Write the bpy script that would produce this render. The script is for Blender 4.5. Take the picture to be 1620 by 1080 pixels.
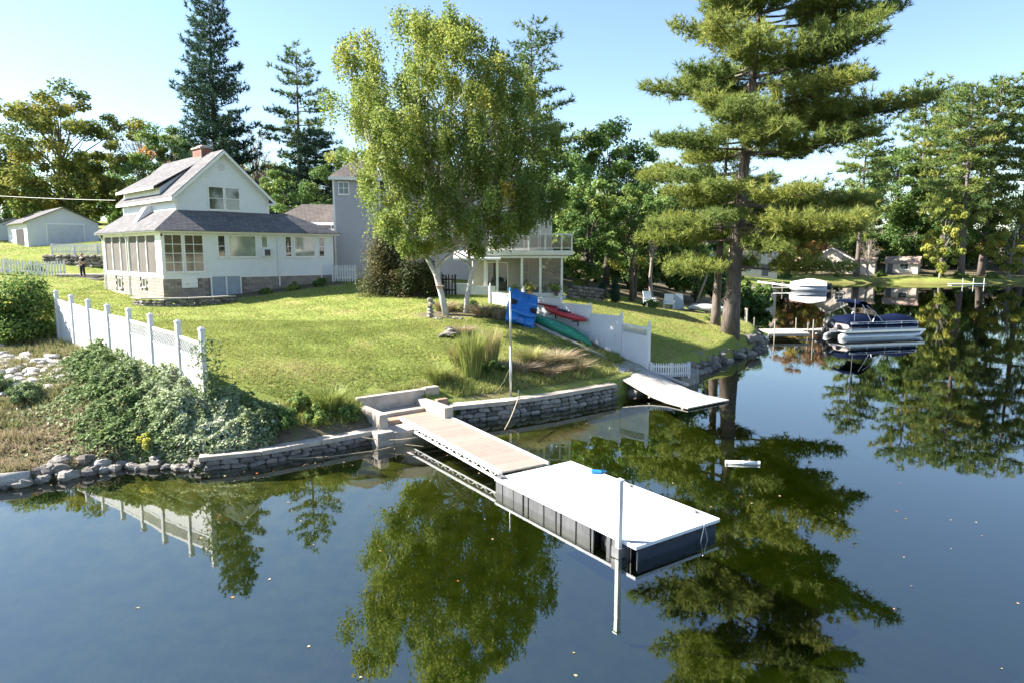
import bpy, math, random
import numpy as np
from mathutils import Matrix, Vector

for _o in list(bpy.data.objects):
    bpy.data.objects.remove(_o)
SC = bpy.context.scene
COL = SC.collection
R = math.radians
rng = np.random.default_rng(7)
random.seed(7)

# ---------------------------------------------------------------- camera, sky, sun, exposure
cam_d = bpy.data.cameras.new('camera')
cam = bpy.data.objects.new('camera', cam_d)
COL.objects.link(cam)
cam_d.sensor_width = 36.0
cam_d.lens = 24.0
cam_d.clip_start = 0.1
cam_d.clip_end = 3000
cam.location = (0, 0, 5.95)
cam.rotation_euler = (R(90) - math.atan(140 / 1080), 0, 0)
SC.camera = cam
SC.render.resolution_x = 1024
SC.render.resolution_y = 682

SUN_EL = R(38)
SUN_AZ = math.atan2(-0.99, 0.12)          # from +Y towards +X: the sun stands to the left
w = bpy.data.worlds.new('World')
SC.world = w
w.use_nodes = True
wn = w.node_tree.nodes
wl = w.node_tree.links
wn.clear()
sky = wn.new('ShaderNodeTexSky')
sky.sky_type = 'NISHITA'
sky.sun_disc = False
sky.sun_elevation = SUN_EL
sky.sun_rotation = SUN_AZ
sky.altitude = 100
sky.air_density = 1.0
sky.dust_density = 0.25
sky.ozone_density = 2.0
bg = wn.new('ShaderNodeBackground')
bg.inputs['Strength'].default_value = 0.066
wo = wn.new('ShaderNodeOutputWorld')
wl.new(sky.outputs[0], bg.inputs[0])
wl.new(bg.outputs[0], wo.inputs[0])

sun_d = bpy.data.lights.new('sun', 'SUN')
sun_d.energy = 4.7
sun_d.angle = R(0.53)
sun_d.color = (1.0, 0.94, 0.84)
sun = bpy.data.objects.new('sun', sun_d)
COL.objects.link(sun)
_sd = Vector((math.sin(SUN_AZ) * math.cos(SUN_EL), math.cos(SUN_AZ) * math.cos(SUN_EL), math.sin(SUN_EL)))
sun.rotation_euler = _sd.to_track_quat('Z', 'Y').to_euler()
sun.location = (-60, 20, 60)

SC.view_settings.view_transform = 'Standard'
SC.view_settings.look = 'None'
SC.view_settings.gamma = 1
SC.view_settings.use_curve_mapping = False
SC.view_settings.exposure = 2.12
SC.render.engine = 'CYCLES'
SC.cycles.max_bounces = 8
SC.cycles.transparent_max_bounces = 12
SC.cycles.volume_bounces = 0
SC.cycles.caustics_reflective = False
SC.cycles.caustics_refractive = False

# ---------------------------------------------------------------- material helpers
MATS = {}


def _new(name):
    m = bpy.data.materials.new(name)
    m.use_nodes = True
    nt = m.node_tree
    nt.nodes.clear()
    out = nt.nodes.new('ShaderNodeOutputMaterial')
    return m, nt, out


def _ramp(nt, stops):
    r = nt.nodes.new('ShaderNodeValToRGB')
    e = r.color_ramp.elements
    while len(e) < len(stops):
        e.new(0.5)
    for i, (p, c) in enumerate(stops):
        e[i].position = p
        e[i].color = (c[0], c[1], c[2], 1)
    return r


def _noise(nt, scale, detail=4, rough=0.6, stretch=None, rot=None):
    tc = nt.nodes.new('ShaderNodeTexCoord')
    n = nt.nodes.new('ShaderNodeTexNoise')
    n.inputs['Scale'].default_value = scale
    n.inputs['Detail'].default_value = detail
    n.inputs['Roughness'].default_value = rough
    src = tc.outputs['Object']
    if stretch:
        mp = nt.nodes.new('ShaderNodeMapping')
        mp.inputs['Scale'].default_value = stretch
        if rot:
            mp.inputs['Rotation'].default_value = rot
        nt.links.new(src, mp.inputs['Vector'])
        src = mp.outputs[0]
    nt.links.new(src, n.inputs['Vector'])
    return n


def mk(name, c1, c2=None, rough=0.6, scale=4.0, bump=0.0, bscale=None, metal=0.0, spec=0.4, stretch=None, per=0.0,
       detail=5, c3=None, coat=0.0):
    """Principled surface, colour wandering from c1 to c2 (and c3), fine relief, per-object shade variation."""
    if name in MATS:
        return MATS[name]
    if c2 is None:
        c2 = tuple(min(1, v * 0.82) for v in c1)
    m, nt, out = _new(name)
    b = nt.nodes.new('ShaderNodeBsdfPrincipled')
    nt.links.new(b.outputs[0], out.inputs[0])
    n = _noise(nt, scale, detail, 0.65, stretch)
    st = [(0.32, c2), (0.68, c1)] if c3 is None else [(0.25, c3), (0.45, c2), (0.7, c1)]
    r = _ramp(nt, st)
    nt.links.new(n.outputs[0], r.inputs[0])
    col = r.outputs[0]
    if per > 0:
        oi = nt.nodes.new('ShaderNodeObjectInfo')
        mr = nt.nodes.new('ShaderNodeMapRange')
        mr.inputs[3].default_value = 1 - per
        mr.inputs[4].default_value = 1 + per
        nt.links.new(oi.outputs['Random'], mr.inputs[0])
        mx = nt.nodes.new('ShaderNodeMix')
        mx.data_type = 'RGBA'
        mx.blend_type = 'MULTIPLY'
        mx.inputs[0].default_value = 1
        nt.links.new(col, mx.inputs[6])
        nt.links.new(mr.outputs[0], mx.inputs[7])
        col = mx.outputs[2]
    nt.links.new(col, b.inputs['Base Color'])
    b.inputs['Roughness'].default_value = rough
    b.inputs['Metallic'].default_value = metal
    b.inputs['Specular IOR Level'].default_value = spec
    if coat:
        b.inputs['Coat Weight'].default_value = coat
    if bump > 0:
        n2 = _noise(nt, bscale or scale * 6, 4, 0.6, stretch)
        bp = nt.nodes.new('ShaderNodeBump')
        bp.inputs['Strength'].default_value = bump
        bp.inputs['Distance'].default_value = 0.02
        nt.links.new(n2.outputs[0], bp.inputs['Height'])
        nt.links.new(bp.outputs[0], b.inputs['Normal'])
    MATS[name] = m
    return m


def mk_leaf(name, stops, transl=0.35, rough=0.5, gloss=0.03):
    """Leaf: colour from the per-leaf attribute 'tint', some light passing through."""
    if name in MATS:
        return MATS[name]
    m, nt, out = _new(name)
    at = nt.nodes.new('ShaderNodeAttribute')
    at.attribute_name = 'tint'
    r = _ramp(nt, stops)
    nt.links.new(at.outputs['Fac'], r.inputs[0])
    d = nt.nodes.new('ShaderNodeBsdfDiffuse')
    t = nt.nodes.new('ShaderNodeBsdfTranslucent')
    g = nt.nodes.new('ShaderNodeBsdfGlossy')
    g.inputs['Roughness'].default_value = max(rough, 0.55)
    g.inputs['Color'].default_value = (0.5, 0.55, 0.5, 1)
    for s in (d, t):
        nt.links.new(r.outputs[0], s.inputs['Color'])
    a = nt.nodes.new('ShaderNodeMixShader')
    a.inputs[0].default_value = transl
    nt.links.new(d.outputs[0], a.inputs[1])
    nt.links.new(t.outputs[0], a.inputs[2])
    b = nt.nodes.new('ShaderNodeMixShader')
    b.inputs[0].default_value = gloss
    nt.links.new(a.outputs[0], b.inputs[1])
    nt.links.new(g.outputs[0], b.inputs[2])
    nt.links.new(b.outputs[0], out.inputs[0])
    MATS[name] = m
    return m


def mk_glass(name, tint, rough=0.03, see=0.0):
    """Window glass over a dim room: mirror by Fresnel over a mottled base tint."""
    if name in MATS:
        return MATS[name]
    m, nt, out = _new(name)
    b = nt.nodes.new('ShaderNodeBsdfPrincipled')
    b.inputs['Roughness'].default_value = rough
    b.inputs['IOR'].default_value = 1.6
    b.inputs['Specular IOR Level'].default_value = 0.8
    n = _noise(nt, 1.7, 3, 0.6)
    r = _ramp(nt, [(0.35, tuple(v * 0.6 for v in tint)), (0.7, tint)])
    nt.links.new(n.outputs[0], r.inputs[0])
    nt.links.new(r.outputs[0], b.inputs['Base Color'])
    nt.links.new(b.outputs[0], out.inputs[0])
    if see > 0:
        t = nt.nodes.new('ShaderNodeBsdfTransparent')
        x = nt.nodes.new('ShaderNodeMixShader')
        x.inputs[0].default_value = see
        nt.links.new(b.outputs[0], x.inputs[1])
        nt.links.new(t.outputs[0], x.inputs[2])
        nt.links.new(x.outputs[0], out.inputs[0])
    MATS[name] = m
    return m


# ---------------------------------------------------------------- geometry helpers
class MB:
    """Collects polygons; build() links them as one mesh object."""

    def __init__(self, M=None):
        self.v = []
        self.f = []
        self.M = M

    def add(self, vs, fs):
        o = len(self.v)
        if self.M is not None:
            vs = [tuple(self.M @ Vector(p)) for p in vs]
        self.v.extend(vs)
        self.f.extend([tuple(i + o for i in f) for f in fs])
        return self

    def box(self, a, b):
        x0, x1 = sorted((a[0], b[0]))
        y0, y1 = sorted((a[1], b[1]))
        z0, z1 = sorted((a[2], b[2]))
        return self.add([(x0, y0, z0), (x1, y0, z0), (x1, y1, z0), (x0, y1, z0),
                         (x0, y0, z1), (x1, y0, z1), (x1, y1, z1), (x0, y1, z1)],
                        [(0, 3, 2, 1), (4, 5, 6, 7), (0, 1, 5, 4), (1, 2, 6, 5), (2, 3, 7, 6), (3, 0, 4, 7)])

    def bar(self, p, q, wd, ht, up=(0, 0, 1)):
        p = Vector(p); q = Vector(q); d = (q - p).normalized()
        s = d.cross(Vector(up))
        if s.length < 1e-4:
            s = Vector((1, 0, 0))
        s.normalize(); u = s.cross(d)
        s *= wd / 2; u *= ht / 2
        vs = [p - s - u, p + s - u, p + s + u, p - s + u, q - s - u, q + s - u, q + s + u, q - s + u]
        return self.add([tuple(x) for x in vs],
                        [(0, 3, 2, 1), (4, 5, 6, 7), (0, 1, 5, 4), (1, 2, 6, 5), (2, 3, 7, 6), (3, 0, 4, 7)][:])

    def tube(self, pts, rad, n=8, cap=True):
        pts = [Vector(p) for p in pts]
        if not hasattr(rad, '__len__'):
            rad = [rad] * len(pts)
        o = []
        prev = None
        for i, p in enumerate(pts):
            d = (pts[min(i + 1, len(pts) - 1)] - pts[max(i - 1, 0)])
            d.normalize()
            if prev is None:
                a = d.cross(Vector((0, 0, 1)))
                if a.length < 1e-3:
                    a = d.cross(Vector((1, 0, 0)))
            else:
                a = prev - d * prev.dot(d)
            a.normalize(); prev = a
            b = d.cross(a)
            for k in range(n):
                t = 2 * math.pi * k / n
                o.append(tuple(p + (a * math.cos(t) + b * math.sin(t)) * rad[i]))
        fs = []
        for i in range(len(pts) - 1):
            for k in range(n):
                k2 = (k + 1) % n
                fs.append((i * n + k, i * n + k2, (i + 1) * n + k2, (i + 1) * n + k))
        if cap:
            fs.append(tuple(range(n - 1, -1, -1)))
            fs.append(tuple((len(pts) - 1) * n + k for k in range(n)))
        return self.add(o, fs)

    def poly(self, pts, thick=None, direction=(0, 0, 1)):
        """Flat polygon, or a slab of that outline."""
        n = len(pts)
        if thick is None:
            return self.add([tuple(p) for p in pts], [tuple(range(n))])
        d = Vector(direction) * thick
        q = [tuple(Vector(p) + d) for p in pts]
        return self.add([tuple(p) for p in pts] + q,
                        [tuple(range(n - 1, -1, -1)), tuple(range(n, 2 * n))] +
                        [(i, (i + 1) % n, n + (i + 1) % n, n + i) for i in range(n)])

    def lathe(self, prof, n=12, c=(0, 0)):
        vs = []
        for r, z in prof:
            for k in range(n):
                t = 2 * math.pi * k / n
                vs.append((c[0] + r * math.cos(t), c[1] + r * math.sin(t), z))
        fs = []
        for i in range(len(prof) - 1):
            for k in range(n):
                k2 = (k + 1) % n
                fs.append((i * n + k, i * n + k2, (i + 1) * n + k2, (i + 1) * n + k))
        fs.append(tuple(range(n - 1, -1, -1)))
        fs.append(tuple((len(prof) - 1) * n + k for k in range(n)))
        return self.add(vs, fs)

    def mesh(self, name, mat, smooth=False, bevel=0):
        me = bpy.data.meshes.new(name)
        me.from_pydata(self.v, [], self.f)
        if mat is not None:
            me.materials.append(mat)
        if smooth:
            me.polygons.foreach_set('use_smooth', [True] * len(me.polygons))
        me.validate()
        me.update()
        return me

    def build(self, name, mat, parent=None, smooth=False, bevel=0.0):
        o = bpy.data.objects.new(name, self.mesh(name, mat, smooth))
        COL.objects.link(o)
        if parent is not None:
            o.parent = parent
        if bevel:
            md = o.modifiers.new('bevel', 'BEVEL')
            md.width = bevel
            md.segments = 2
            md.limit_method = 'ANGLE'
            md.angle_limit = R(40)
        return o


def link(name, me, parent=None, loc=None, rot=None, scale=None):
    o = bpy.data.objects.new(name, me)
    COL.objects.link(o)
    if parent is not None:
        o.parent = parent
    if loc is not None:
        o.location = loc
    if rot is not None:
        o.rotation_euler = rot
    if scale is not None:
        o.scale = scale
    return o


def tag(o, label=None, cat=None, group=None, kind=None):
    if label:
        o['label'] = label
    if cat:
        o['category'] = cat
    if group:
        o['group'] = group
    if kind:
        o['kind'] = kind
    return o


def thing(name, label, cat, loc=(0, 0, 0), rz=0.0, group=None):
    o = bpy.data.objects.new(name, None)
    o.empty_display_size = 0.3
    COL.objects.link(o)
    o.location = loc
    o.rotation_euler = (0, 0, rz)
    return tag(o, label, cat, group)


def np_mesh(name, V, F, mat, tint=None, smooth=False):
    """V (n,3), F (m,k) equal-sided faces; optional per-face attribute 'tint'."""
    me = bpy.data.meshes.new(name)
    V = np.asarray(V, np.float32)
    F = np.asarray(F, np.int32)
    m, k = F.shape
    me.vertices.add(len(V))
    me.vertices.foreach_set('co', V.ravel())
    me.loops.add(m * k)
    me.loops.foreach_set('vertex_index', F.ravel())
    me.polygons.add(m)
    me.polygons.foreach_set('loop_start', np.arange(0, m * k, k, dtype=np.int32))
    me.update(calc_edges=True)
    if tint is not None:
        a = me.attributes.new('tint', 'FLOAT', 'FACE')
        a.data.foreach_set('value', np.asarray(tint, np.float32))
    me.materials.append(mat)
    if smooth:
        me.polygons.foreach_set('use_smooth', np.ones(m, bool))
    return me


def unit(a):
    return a / np.maximum(np.linalg.norm(a, axis=-1, keepdims=True), 1e-9)


def leaf_quads(pos, nrm, size, aspect=0.62, rg=rng):
    """Rhombic leaves: base, side, tip, side."""
    n = len(pos)
    nrm = unit(nrm)
    t = rg.normal(size=(n, 3))
    t = unit(t - nrm * np.sum(t * nrm, 1, keepdims=True))
    b = np.cross(nrm, t)
    s = np.asarray(size).reshape(-1, 1) * np.ones((n, 1))
    bend = nrm * s * 0.12
    V = np.stack([pos - t * s * 0.5, pos + b * s * 0.5 * aspect - bend, pos + t * s * 0.5, pos - b * s * 0.5 * aspect - bend], 1).reshape(-1, 3)
    F = np.arange(4 * n).reshape(n, 4)
    return V, F


def needle_tris(pos, dirs, length, k=8, width=0.022, spread=0.75, rg=rng):
    """A burst of k needle blades at each tuft."""
    n = len(pos)
    P = np.repeat(pos, k, 0)
    D = np.repeat(unit(dirs), k, 0)
    d = unit(D + rg.normal(size=(n * k, 3)) * spread)
    L = np.repeat(np.asarray(length).reshape(-1) * np.ones(n), k)[:, None] * rg.uniform(0.7, 1.2, (n * k, 1))
    s = np.cross(d, rg.normal(size=(n * k, 3)))
    s = unit(s) * width
    V = np.stack([P - s, P + s, P + d * L], 1).reshape(-1, 3)
    F = np.arange(3 * n * k).reshape(n * k, 3)
    return V, F

# ---------------------------------------------------------------- palette
def mk_shingle(name, c1, c2):
    """Asphalt shingles: staggered tabs in courses that follow the height, weathered in blotches."""
    m, nt, out = _new(name)
    L = nt.links.new
    b = nt.nodes.new('ShaderNodeBsdfPrincipled')
    b.inputs['Roughness'].default_value = 0.92
    b.inputs['Specular IOR Level'].default_value = 0.15
    L(b.outputs[0], out.inputs[0])
    tc = nt.nodes.new('ShaderNodeTexCoord')
    sp_ = nt.nodes.new('ShaderNodeSeparateXYZ'); L(tc.outputs['Object'], sp_.inputs[0])
    ad = nt.nodes.new('ShaderNodeMath'); L(sp_.outputs[0], ad.inputs[0]); L(sp_.outputs[1], ad.inputs[1])
    mz = nt.nodes.new('ShaderNodeMath'); mz.operation = 'MULTIPLY'; mz.inputs[1].default_value = 1.7; L(sp_.outputs[2], mz.inputs[0])
    cx = nt.nodes.new('ShaderNodeCombineXYZ'); L(ad.outputs[0], cx.inputs[0]); L(mz.outputs[0], cx.inputs[1])
    br = nt.nodes.new('ShaderNodeTexBrick')
    br.inputs['Scale'].default_value = 1.0
    br.inputs['Brick Width'].default_value = 0.32
    br.inputs['Row Height'].default_value = 0.16
    br.inputs['Mortar Size'].default_value = 0.012
    br.inputs['Color1'].default_value = (*c1, 1); br.inputs['Color2'].default_value = (*c2, 1)
    br.inputs['Mortar'].default_value = tuple(v * 0.55 for v in c2) + (1,)
    L(cx.outputs[0], br.inputs['Vector'])
    n = _noise(nt, 1.1, 5, 0.65)
    r = _ramp(nt, [(0.3, (0.78, 0.78, 0.80)), (0.7, (1.15, 1.13, 1.1))])
    L(n.outputs[0], r.inputs[0])
    mx = nt.nodes.new('ShaderNodeMix'); mx.data_type = 'RGBA'; mx.blend_type = 'MULTIPLY'; mx.inputs[0].default_value = 1
    L(br.outputs[0], mx.inputs[6]); L(r.outputs[0], mx.inputs[7]); L(mx.outputs[2], b.inputs['Base Color'])
    bp = nt.nodes.new('ShaderNodeBump'); bp.inputs['Strength'].default_value = 0.5; bp.inputs['Distance'].default_value = 0.02
    bp.invert = True
    L(br.outputs['Fac'], bp.inputs['Height']); L(bp.outputs[0], b.inputs['Normal'])
    MATS[name] = m
    return m


WHITE = mk('white_paint', (0.74, 0.77, 0.80), (0.68, 0.705, 0.73), 0.5, 2.5, 0.05)
VINYL = mk('white_vinyl', (0.69, 0.69, 0.69), (0.61, 0.61, 0.60), 0.38, 1.2, 0.0, spec=0.45)
TRIM = mk('white_trim', (0.80, 0.80, 0.78), (0.72, 0.72, 0.70), 0.5, 3)
SHINGLE = mk_shingle('roof_shingle', (0.195, 0.19, 0.195), (0.13, 0.127, 0.132))
SHINGLE2 = mk_shingle('roof_shingle_brown', (0.15, 0.13, 0.12), (0.10, 0.09, 0.085))
BLOCK = mk('concrete_block', (0.33, 0.29, 0.26), (0.23, 0.205, 0.18), 0.9, 7, 0.5, 40, per=0.16)
MORTAR = mk('mortar', (0.24, 0.22, 0.20), None, 0.95, 12, 0.4)
CONC = mk('concrete', (0.46, 0.42, 0.37), (0.30, 0.27, 0.24), 0.9, 3, 0.4, 30, detail=8, c3=(0.22, 0.2, 0.17))
STONE = mk('field_stone', (0.21, 0.19, 0.17), (0.10, 0.09, 0.08), 0.88, 5, 0.7, 14, per=0.4, detail=8)
PALE_STONE = mk('pale_stone', (0.33, 0.30, 0.27), (0.18, 0.165, 0.145), 0.88, 5, 0.7, 14, per=0.3, detail=8)
BRICK = mk('red_brick', (0.34, 0.13, 0.08), (0.22, 0.09, 0.06), 0.9, 9, 0.4, per=0.2)
GREYSIDE = mk('grey_siding', (0.44, 0.43, 0.46), (0.39, 0.385, 0.41), 0.6, 2.5)
ALU = mk('aluminium', (0.62, 0.63, 0.64), (0.50, 0.51, 0.52), 0.35, 5, metal=0.7)
STEEL = mk('galvanised_steel', (0.20, 0.205, 0.21), (0.10, 0.105, 0.11), 0.5, 4, metal=0.2, detail=8)
BLACKP = mk('black_plastic', (0.022, 0.023, 0.027), (0.014, 0.015, 0.018), 0.4, 6)
DARK = mk('dark_interior', (0.02, 0.02, 0.022), None, 0.9, 3)
GLASS = mk_glass('window_glass', (0.035, 0.045, 0.05))
GLASSPALE = mk_glass('pale_glass', (0.30, 0.36, 0.30), 0.06)  # panes given a pale green-grey base tint
SCREEN = mk('insect_screen', (0.13, 0.115, 0.105), (0.09, 0.08, 0.072), 0.8, 1.6)
BARK = mk('pine_bark', (0.22, 0.18, 0.155), (0.07, 0.055, 0.048), 0.95, 9, 1.0, 14, stretch=(1, 1, 0.18), detail=8)
DARKBARK = mk('dark_bark', (0.13, 0.105, 0.09), (0.06, 0.048, 0.04), 0.95, 5, 0.8, 14, stretch=(1, 1, 0.2))
DEADWOOD = mk('dead_wood', (0.36, 0.31, 0.27), (0.22, 0.19, 0.16), 0.9, 6, 0.5, stretch=(1, 1, 0.3))
BIRCHBARK = mk('birch_bark', (0.62, 0.60, 0.55), (0.45, 0.43, 0.39), 0.8, 7, 0.4, 20, stretch=(0.6, 0.6, 3.0), c3=(0.05, 0.045, 0.04), detail=7)
WEATHER = mk('weathered_wood', (0.45, 0.42, 0.38), (0.28, 0.26, 0.23), 0.85, 5, 0.4, stretch=(3, 0.4, 3), per=0.12, detail=7)
TAN_DECK = mk('tan_decking', (0.28, 0.235, 0.20), (0.23, 0.19, 0.16), 0.7, 4, 0.2, per=0.08, stretch=(0.6, 5, 1))
WHITE_DECK = mk('white_decking', (0.66, 0.65, 0.63), (0.50, 0.49, 0.47), 0.6, 1.6, 0.1, per=0.04, detail=9, c3=(0.26, 0.25, 0.23))
ROPE = mk('rope', (0.52, 0.44, 0.30), (0.34, 0.28, 0.18), 0.9, 40, 0.5)

PINE_STOPS = [(0.0, (0.045, 0.091, 0.035)), (0.4, (0.131, 0.201, 0.060)), (0.75, (0.289, 0.333, 0.080)), (1.0, (0.40, 0.37, 0.10))]
L_PINE = mk_leaf('pine_needles', PINE_STOPS, 0.42, 0.55, 0.03)
L_SPRUCE = mk_leaf('spruce_needles', [(0.0, (0.022, 0.056, 0.041)), (0.5, (0.056, 0.109, 0.071)), (1.0, (0.150, 0.198, 0.094))], 0.25, 0.55, 0.03)
L_BIRCH = mk_leaf('birch_leaves', [(0.0, (0.101, 0.168, 0.041)), (0.38, (0.227, 0.294, 0.067)), (0.68, (0.420, 0.428, 0.092)), (0.87, (0.620, 0.538, 0.084)), (1.0, (0.620, 0.336, 0.050))], 0.5, 0.55, 0.03)
L_GREEN = mk_leaf('green_leaves', [(0.0, (0.058, 0.119, 0.032)), (0.5, (0.144, 0.234, 0.061)), (0.85, (0.288, 0.350, 0.082)), (1.0, (0.540, 0.468, 0.108))], 0.46, 0.55, 0.03)
L_AUTUMN = mk_leaf('autumn_leaves', [(0.0, (0.096, 0.140, 0.035)), (0.4, (0.246, 0.272, 0.061)), (0.75, (0.474, 0.351, 0.079)), (1.0, (0.620, 0.264, 0.088))], 0.4, 0.55, 0.03)
L_RUSSET = mk_leaf('russet_leaves', [(0.0, (0.168, 0.102, 0.054)), (0.5, (0.312, 0.180, 0.102)), (1.0, (0.408, 0.264, 0.120))], 0.35, 0.5, 0.04)
L_VINE = mk_leaf('vine_leaves', [(0.0, (0.075, 0.131, 0.037)), (0.45, (0.188, 0.244, 0.100)), (0.8, (0.375, 0.431, 0.275)), (1.0, (0.620, 0.620, 0.525))], 0.25, 0.6, 0.02)  # palest stops paint sun glare into the leaf colour
L_GRASS = mk_leaf('grass_blades', [(0.0, (0.140, 0.190, 0.040)), (0.5, (0.290, 0.330, 0.085)), (0.8, (0.39, 0.37, 0.14)), (1.0, (0.46, 0.37, 0.20))], 0.35, 0.5, 0.04)
L_DRY = mk_leaf('dry_weeds', [(0.0, (0.15, 0.18, 0.060)), (0.4, (0.32, 0.29, 0.15)), (0.75, (0.34, 0.25, 0.17)), (1.0, (0.48, 0.41, 0.31))], 0.3, 0.5, 0.03)

# ---------------------------------------------------------------- terrain
SHORE = [(-400, -60), (-120, -10), (-60, 5), (-30, 13), (-20, 15.6), (-13.0, 16.75), (-12.3, 17.1), (-11.6, 17.7), (-10.8, 18.35),
         (-9.8, 18.3), (-8.35, 18.15), (-7.3, 18.6), (-6.15, 19.5), (-4.87, 20.45), (-3.52, 21.75), (-2.0, 23.6), (-0.2, 24.35),
         (2.2, 25.9), (4.6, 27.9), (6.5, 30.05), (9.3, 33.6), (11.85, 37.2), (15.1, 41.4), (17.0, 45.9), (18.9, 52.8), (20.3, 61.5),
         (24.0, 80.9), (33, 105), (42, 119), (60, 132.6), (74, 135.4), (83, 130), (95, 134), (112, 139), (160, 150), (400, 190), (900, 260)]
SH = np.array(SHORE, float)


def shore_sd(x, y):
    """Signed distance to the waterline, positive on land (land lies left of the walk along SHORE)."""
    x = np.asarray(x, float); y = np.asarray(y, float)
    P = np.stack([x, y], -1)
    best = np.full(x.shape, 1e9)
    for i in range(len(SH) - 1):
        a = SH[i]; d = SH[i + 1] - a
        t = np.clip(((P - a) @ d) / (d @ d), 0, 1)
        c = a + t[..., None] * d
        best = np.minimum(best, np.hypot(*(np.moveaxis(P - c, -1, 0))))
    poly = np.vstack([SH, [[900, 3000], [-3000, 3000], [-3000, -60]]])
    ins = np.zeros(x.shape, bool)
    j = len(poly) - 1
    for i in range(len(poly)):
        xi, yi = poly[i]; xj, yj = poly[j]
        c = ((yi > y) != (yj > y)) & (x < (xj - xi) * (y - yi) / (yj - yi + 1e-12) + xi)
        ins ^= c
        j = i
    return np.where(ins, best, -best)


CTRL = np.array([
    (-120, -5, 1.2), (-60, 12, .7), (-30, 17, .8), (-14, 17.8, .35), (-12.5, 18.3, .35), (-11.4, 19.2, .5), (-9.8, 19.1, .6), (-8.35, 18.9, .45),
    (-6.15, 20.3, .45), (-4.6, 21.5, .5), (-3.4, 23.0, .62), (-1.8, 24.5, .66), (-.2, 25.1, .68), (2.2, 26.6, .70), (4.2, 28.5, .72),
    (5.7, 29.8, .75), (7.0, 31.1, .72), (9.0, 34.4, .8), (11.4, 38, .85), (14.3, 41.8, .9), (16, 45.5, .9), (17.6, 52.5, .8), (19.2, 61.5, .8),
    (22.8, 81, .8), (32, 106, .8), (41, 120, .8), (60, 134, .7), (74, 137, .8), (83, 132, .7), (95, 136, .7), (112, 141, .8), (160, 153, 1),
    (-8.4, 21.3, 1.55), (-6.2, 22.6, 1.25), (-4.6, 24.2, 1.25), (-2.6, 25.4, 1.15), (-9.25, 20.3, 1.65), (-10.44, 21.2, 1.8), (-13.35, 23.7, 2.0), (-16.2, 26, 2.15), (-19, 28.4, 2.3),
    (-8, 27, 2.0), (-4, 28, 1.85), (-2.7, 30.3, 2.28), (-3, 33.6, 2.9), (-12, 31, 2.55), (-6, 34, 2.8), (-16, 34, 2.75), (-20.6, 40.3, 3.1),
    (-15.5, 39.5, 3.0), (-10, 42, 3.45), (-12.7, 48.5, 3.95), (-8, 44, 3.6), (-22, 34, 2.8), (-28.5, 48.3, 3.4), (-26, 42, 3.05), (-33, 51.7, 4.2),
    (-30, 38, 2.9), (-14.5, 21.8, 1.35), (-17, 22, 1.2), (-16, 19.5, .6), (-20, 24.5, 1.8), (-24, 26, 1.9), (-22, 20, .9), (-30, 28, 2.1),
    (0, 26.2, 1.0), (1, 28, 1.4), (2.5, 29.3, 1.3), (0, 30, 2.05), (1.2, 33, 2.45), (4.0, 31.0, 1.05), (3.8, 33.2, 1.7), (2.47, 34.8, 2.3), (5.15, 31.8, 1.1),
    (6.14, 30.6, .88), (8, 36, 1.4), (12.86, 40, 1.44), (8, 44, 2.5), (5, 46, 2.8), (3, 42, 3.2), (0, 40, 3.3), (11, 50, 1.85), (15, 50, 1.4), (8, 54, 2.4),
    (-2, 45, 3.4), (-8, 50, 3.9), (18, 72, 1.8), (8, 70, 3.5), (0, 60, 4.3), (-10, 60, 4.6), (-43, 65, 6.6), (-45, 60, 6.0), (-38, 58, 5.9), (-34, 57.6, 5.8),
    (-40, 53, 4.5), (-36, 55.6, 4.45), (-33.5, 55.2, 4.4), (-38.5, 55.8, 4.6), (-31, 55.4, 4.4), (-36.3, 57.6, 5.8), (-38.6, 57.8, 5.85), (-48, 52, 4.6), (-60, 60, 6.2), (-25, 60, 5), (-40, 80, 8), (-60, 90, 8.5), (-20, 80, 6), (0, 90, 6), (18, 100, 3.5), (40, 132, 2.2), (0, 130, 8),
    (-60, 150, 12), (62, 150, 2.4), (78, 146, 1.6), (100, 155, 2.5), (80, 185, 8), (120, 190, 8), (30, 170, 8), (-100, 60, 6.5), (-120, 120, 12), (-60, 30, 3.2),
    (-40, 32, 2.6), (-100, 20, 2.2), (-200, 200, 14), (0, 260, 14), (200, 260, 12), (-250, 60, 8)], float)


def _tps(d2):
    return 0.5 * d2 * np.log(np.maximum(d2, 1e-9))


_n = len(CTRL)
_K = _tps(((CTRL[:, None, :2] - CTRL[None, :, :2]) ** 2).sum(-1)) + np.eye(_n) * 4.0
_P = np.hstack([np.ones((_n, 1)), CTRL[:, :2]])
_A = np.block([[_K, _P], [_P.T, np.zeros((3, 3))]])
_W = np.linalg.solve(_A, np.concatenate([CTRL[:, 2], np.zeros(3)]))


def land_h(x, y):
    x = np.asarray(x, float); y = np.asarray(y, float)
    xc = np.clip(x, -240, 220); yc = np.clip(y, -60, 280)
    P = np.stack([xc.ravel(), yc.ravel()], 1)
    out = np.zeros(len(P))
    for s in range(0, len(P), 20000):
        q = P[s:s + 20000]
        K = _tps(((q[:, None, :] - CTRL[None, :, :2]) ** 2).sum(-1))
        out[s:s + 20000] = K @ _W[:_n] + _W[_n] + q @ _W[_n + 1:]
    return np.clip(out, 0.28, 16).reshape(x.shape)


AL_C, AL_S = math.cos(math.atan2(1.6, 2.1)), math.sin(math.atan2(1.6, 2.1))


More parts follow.
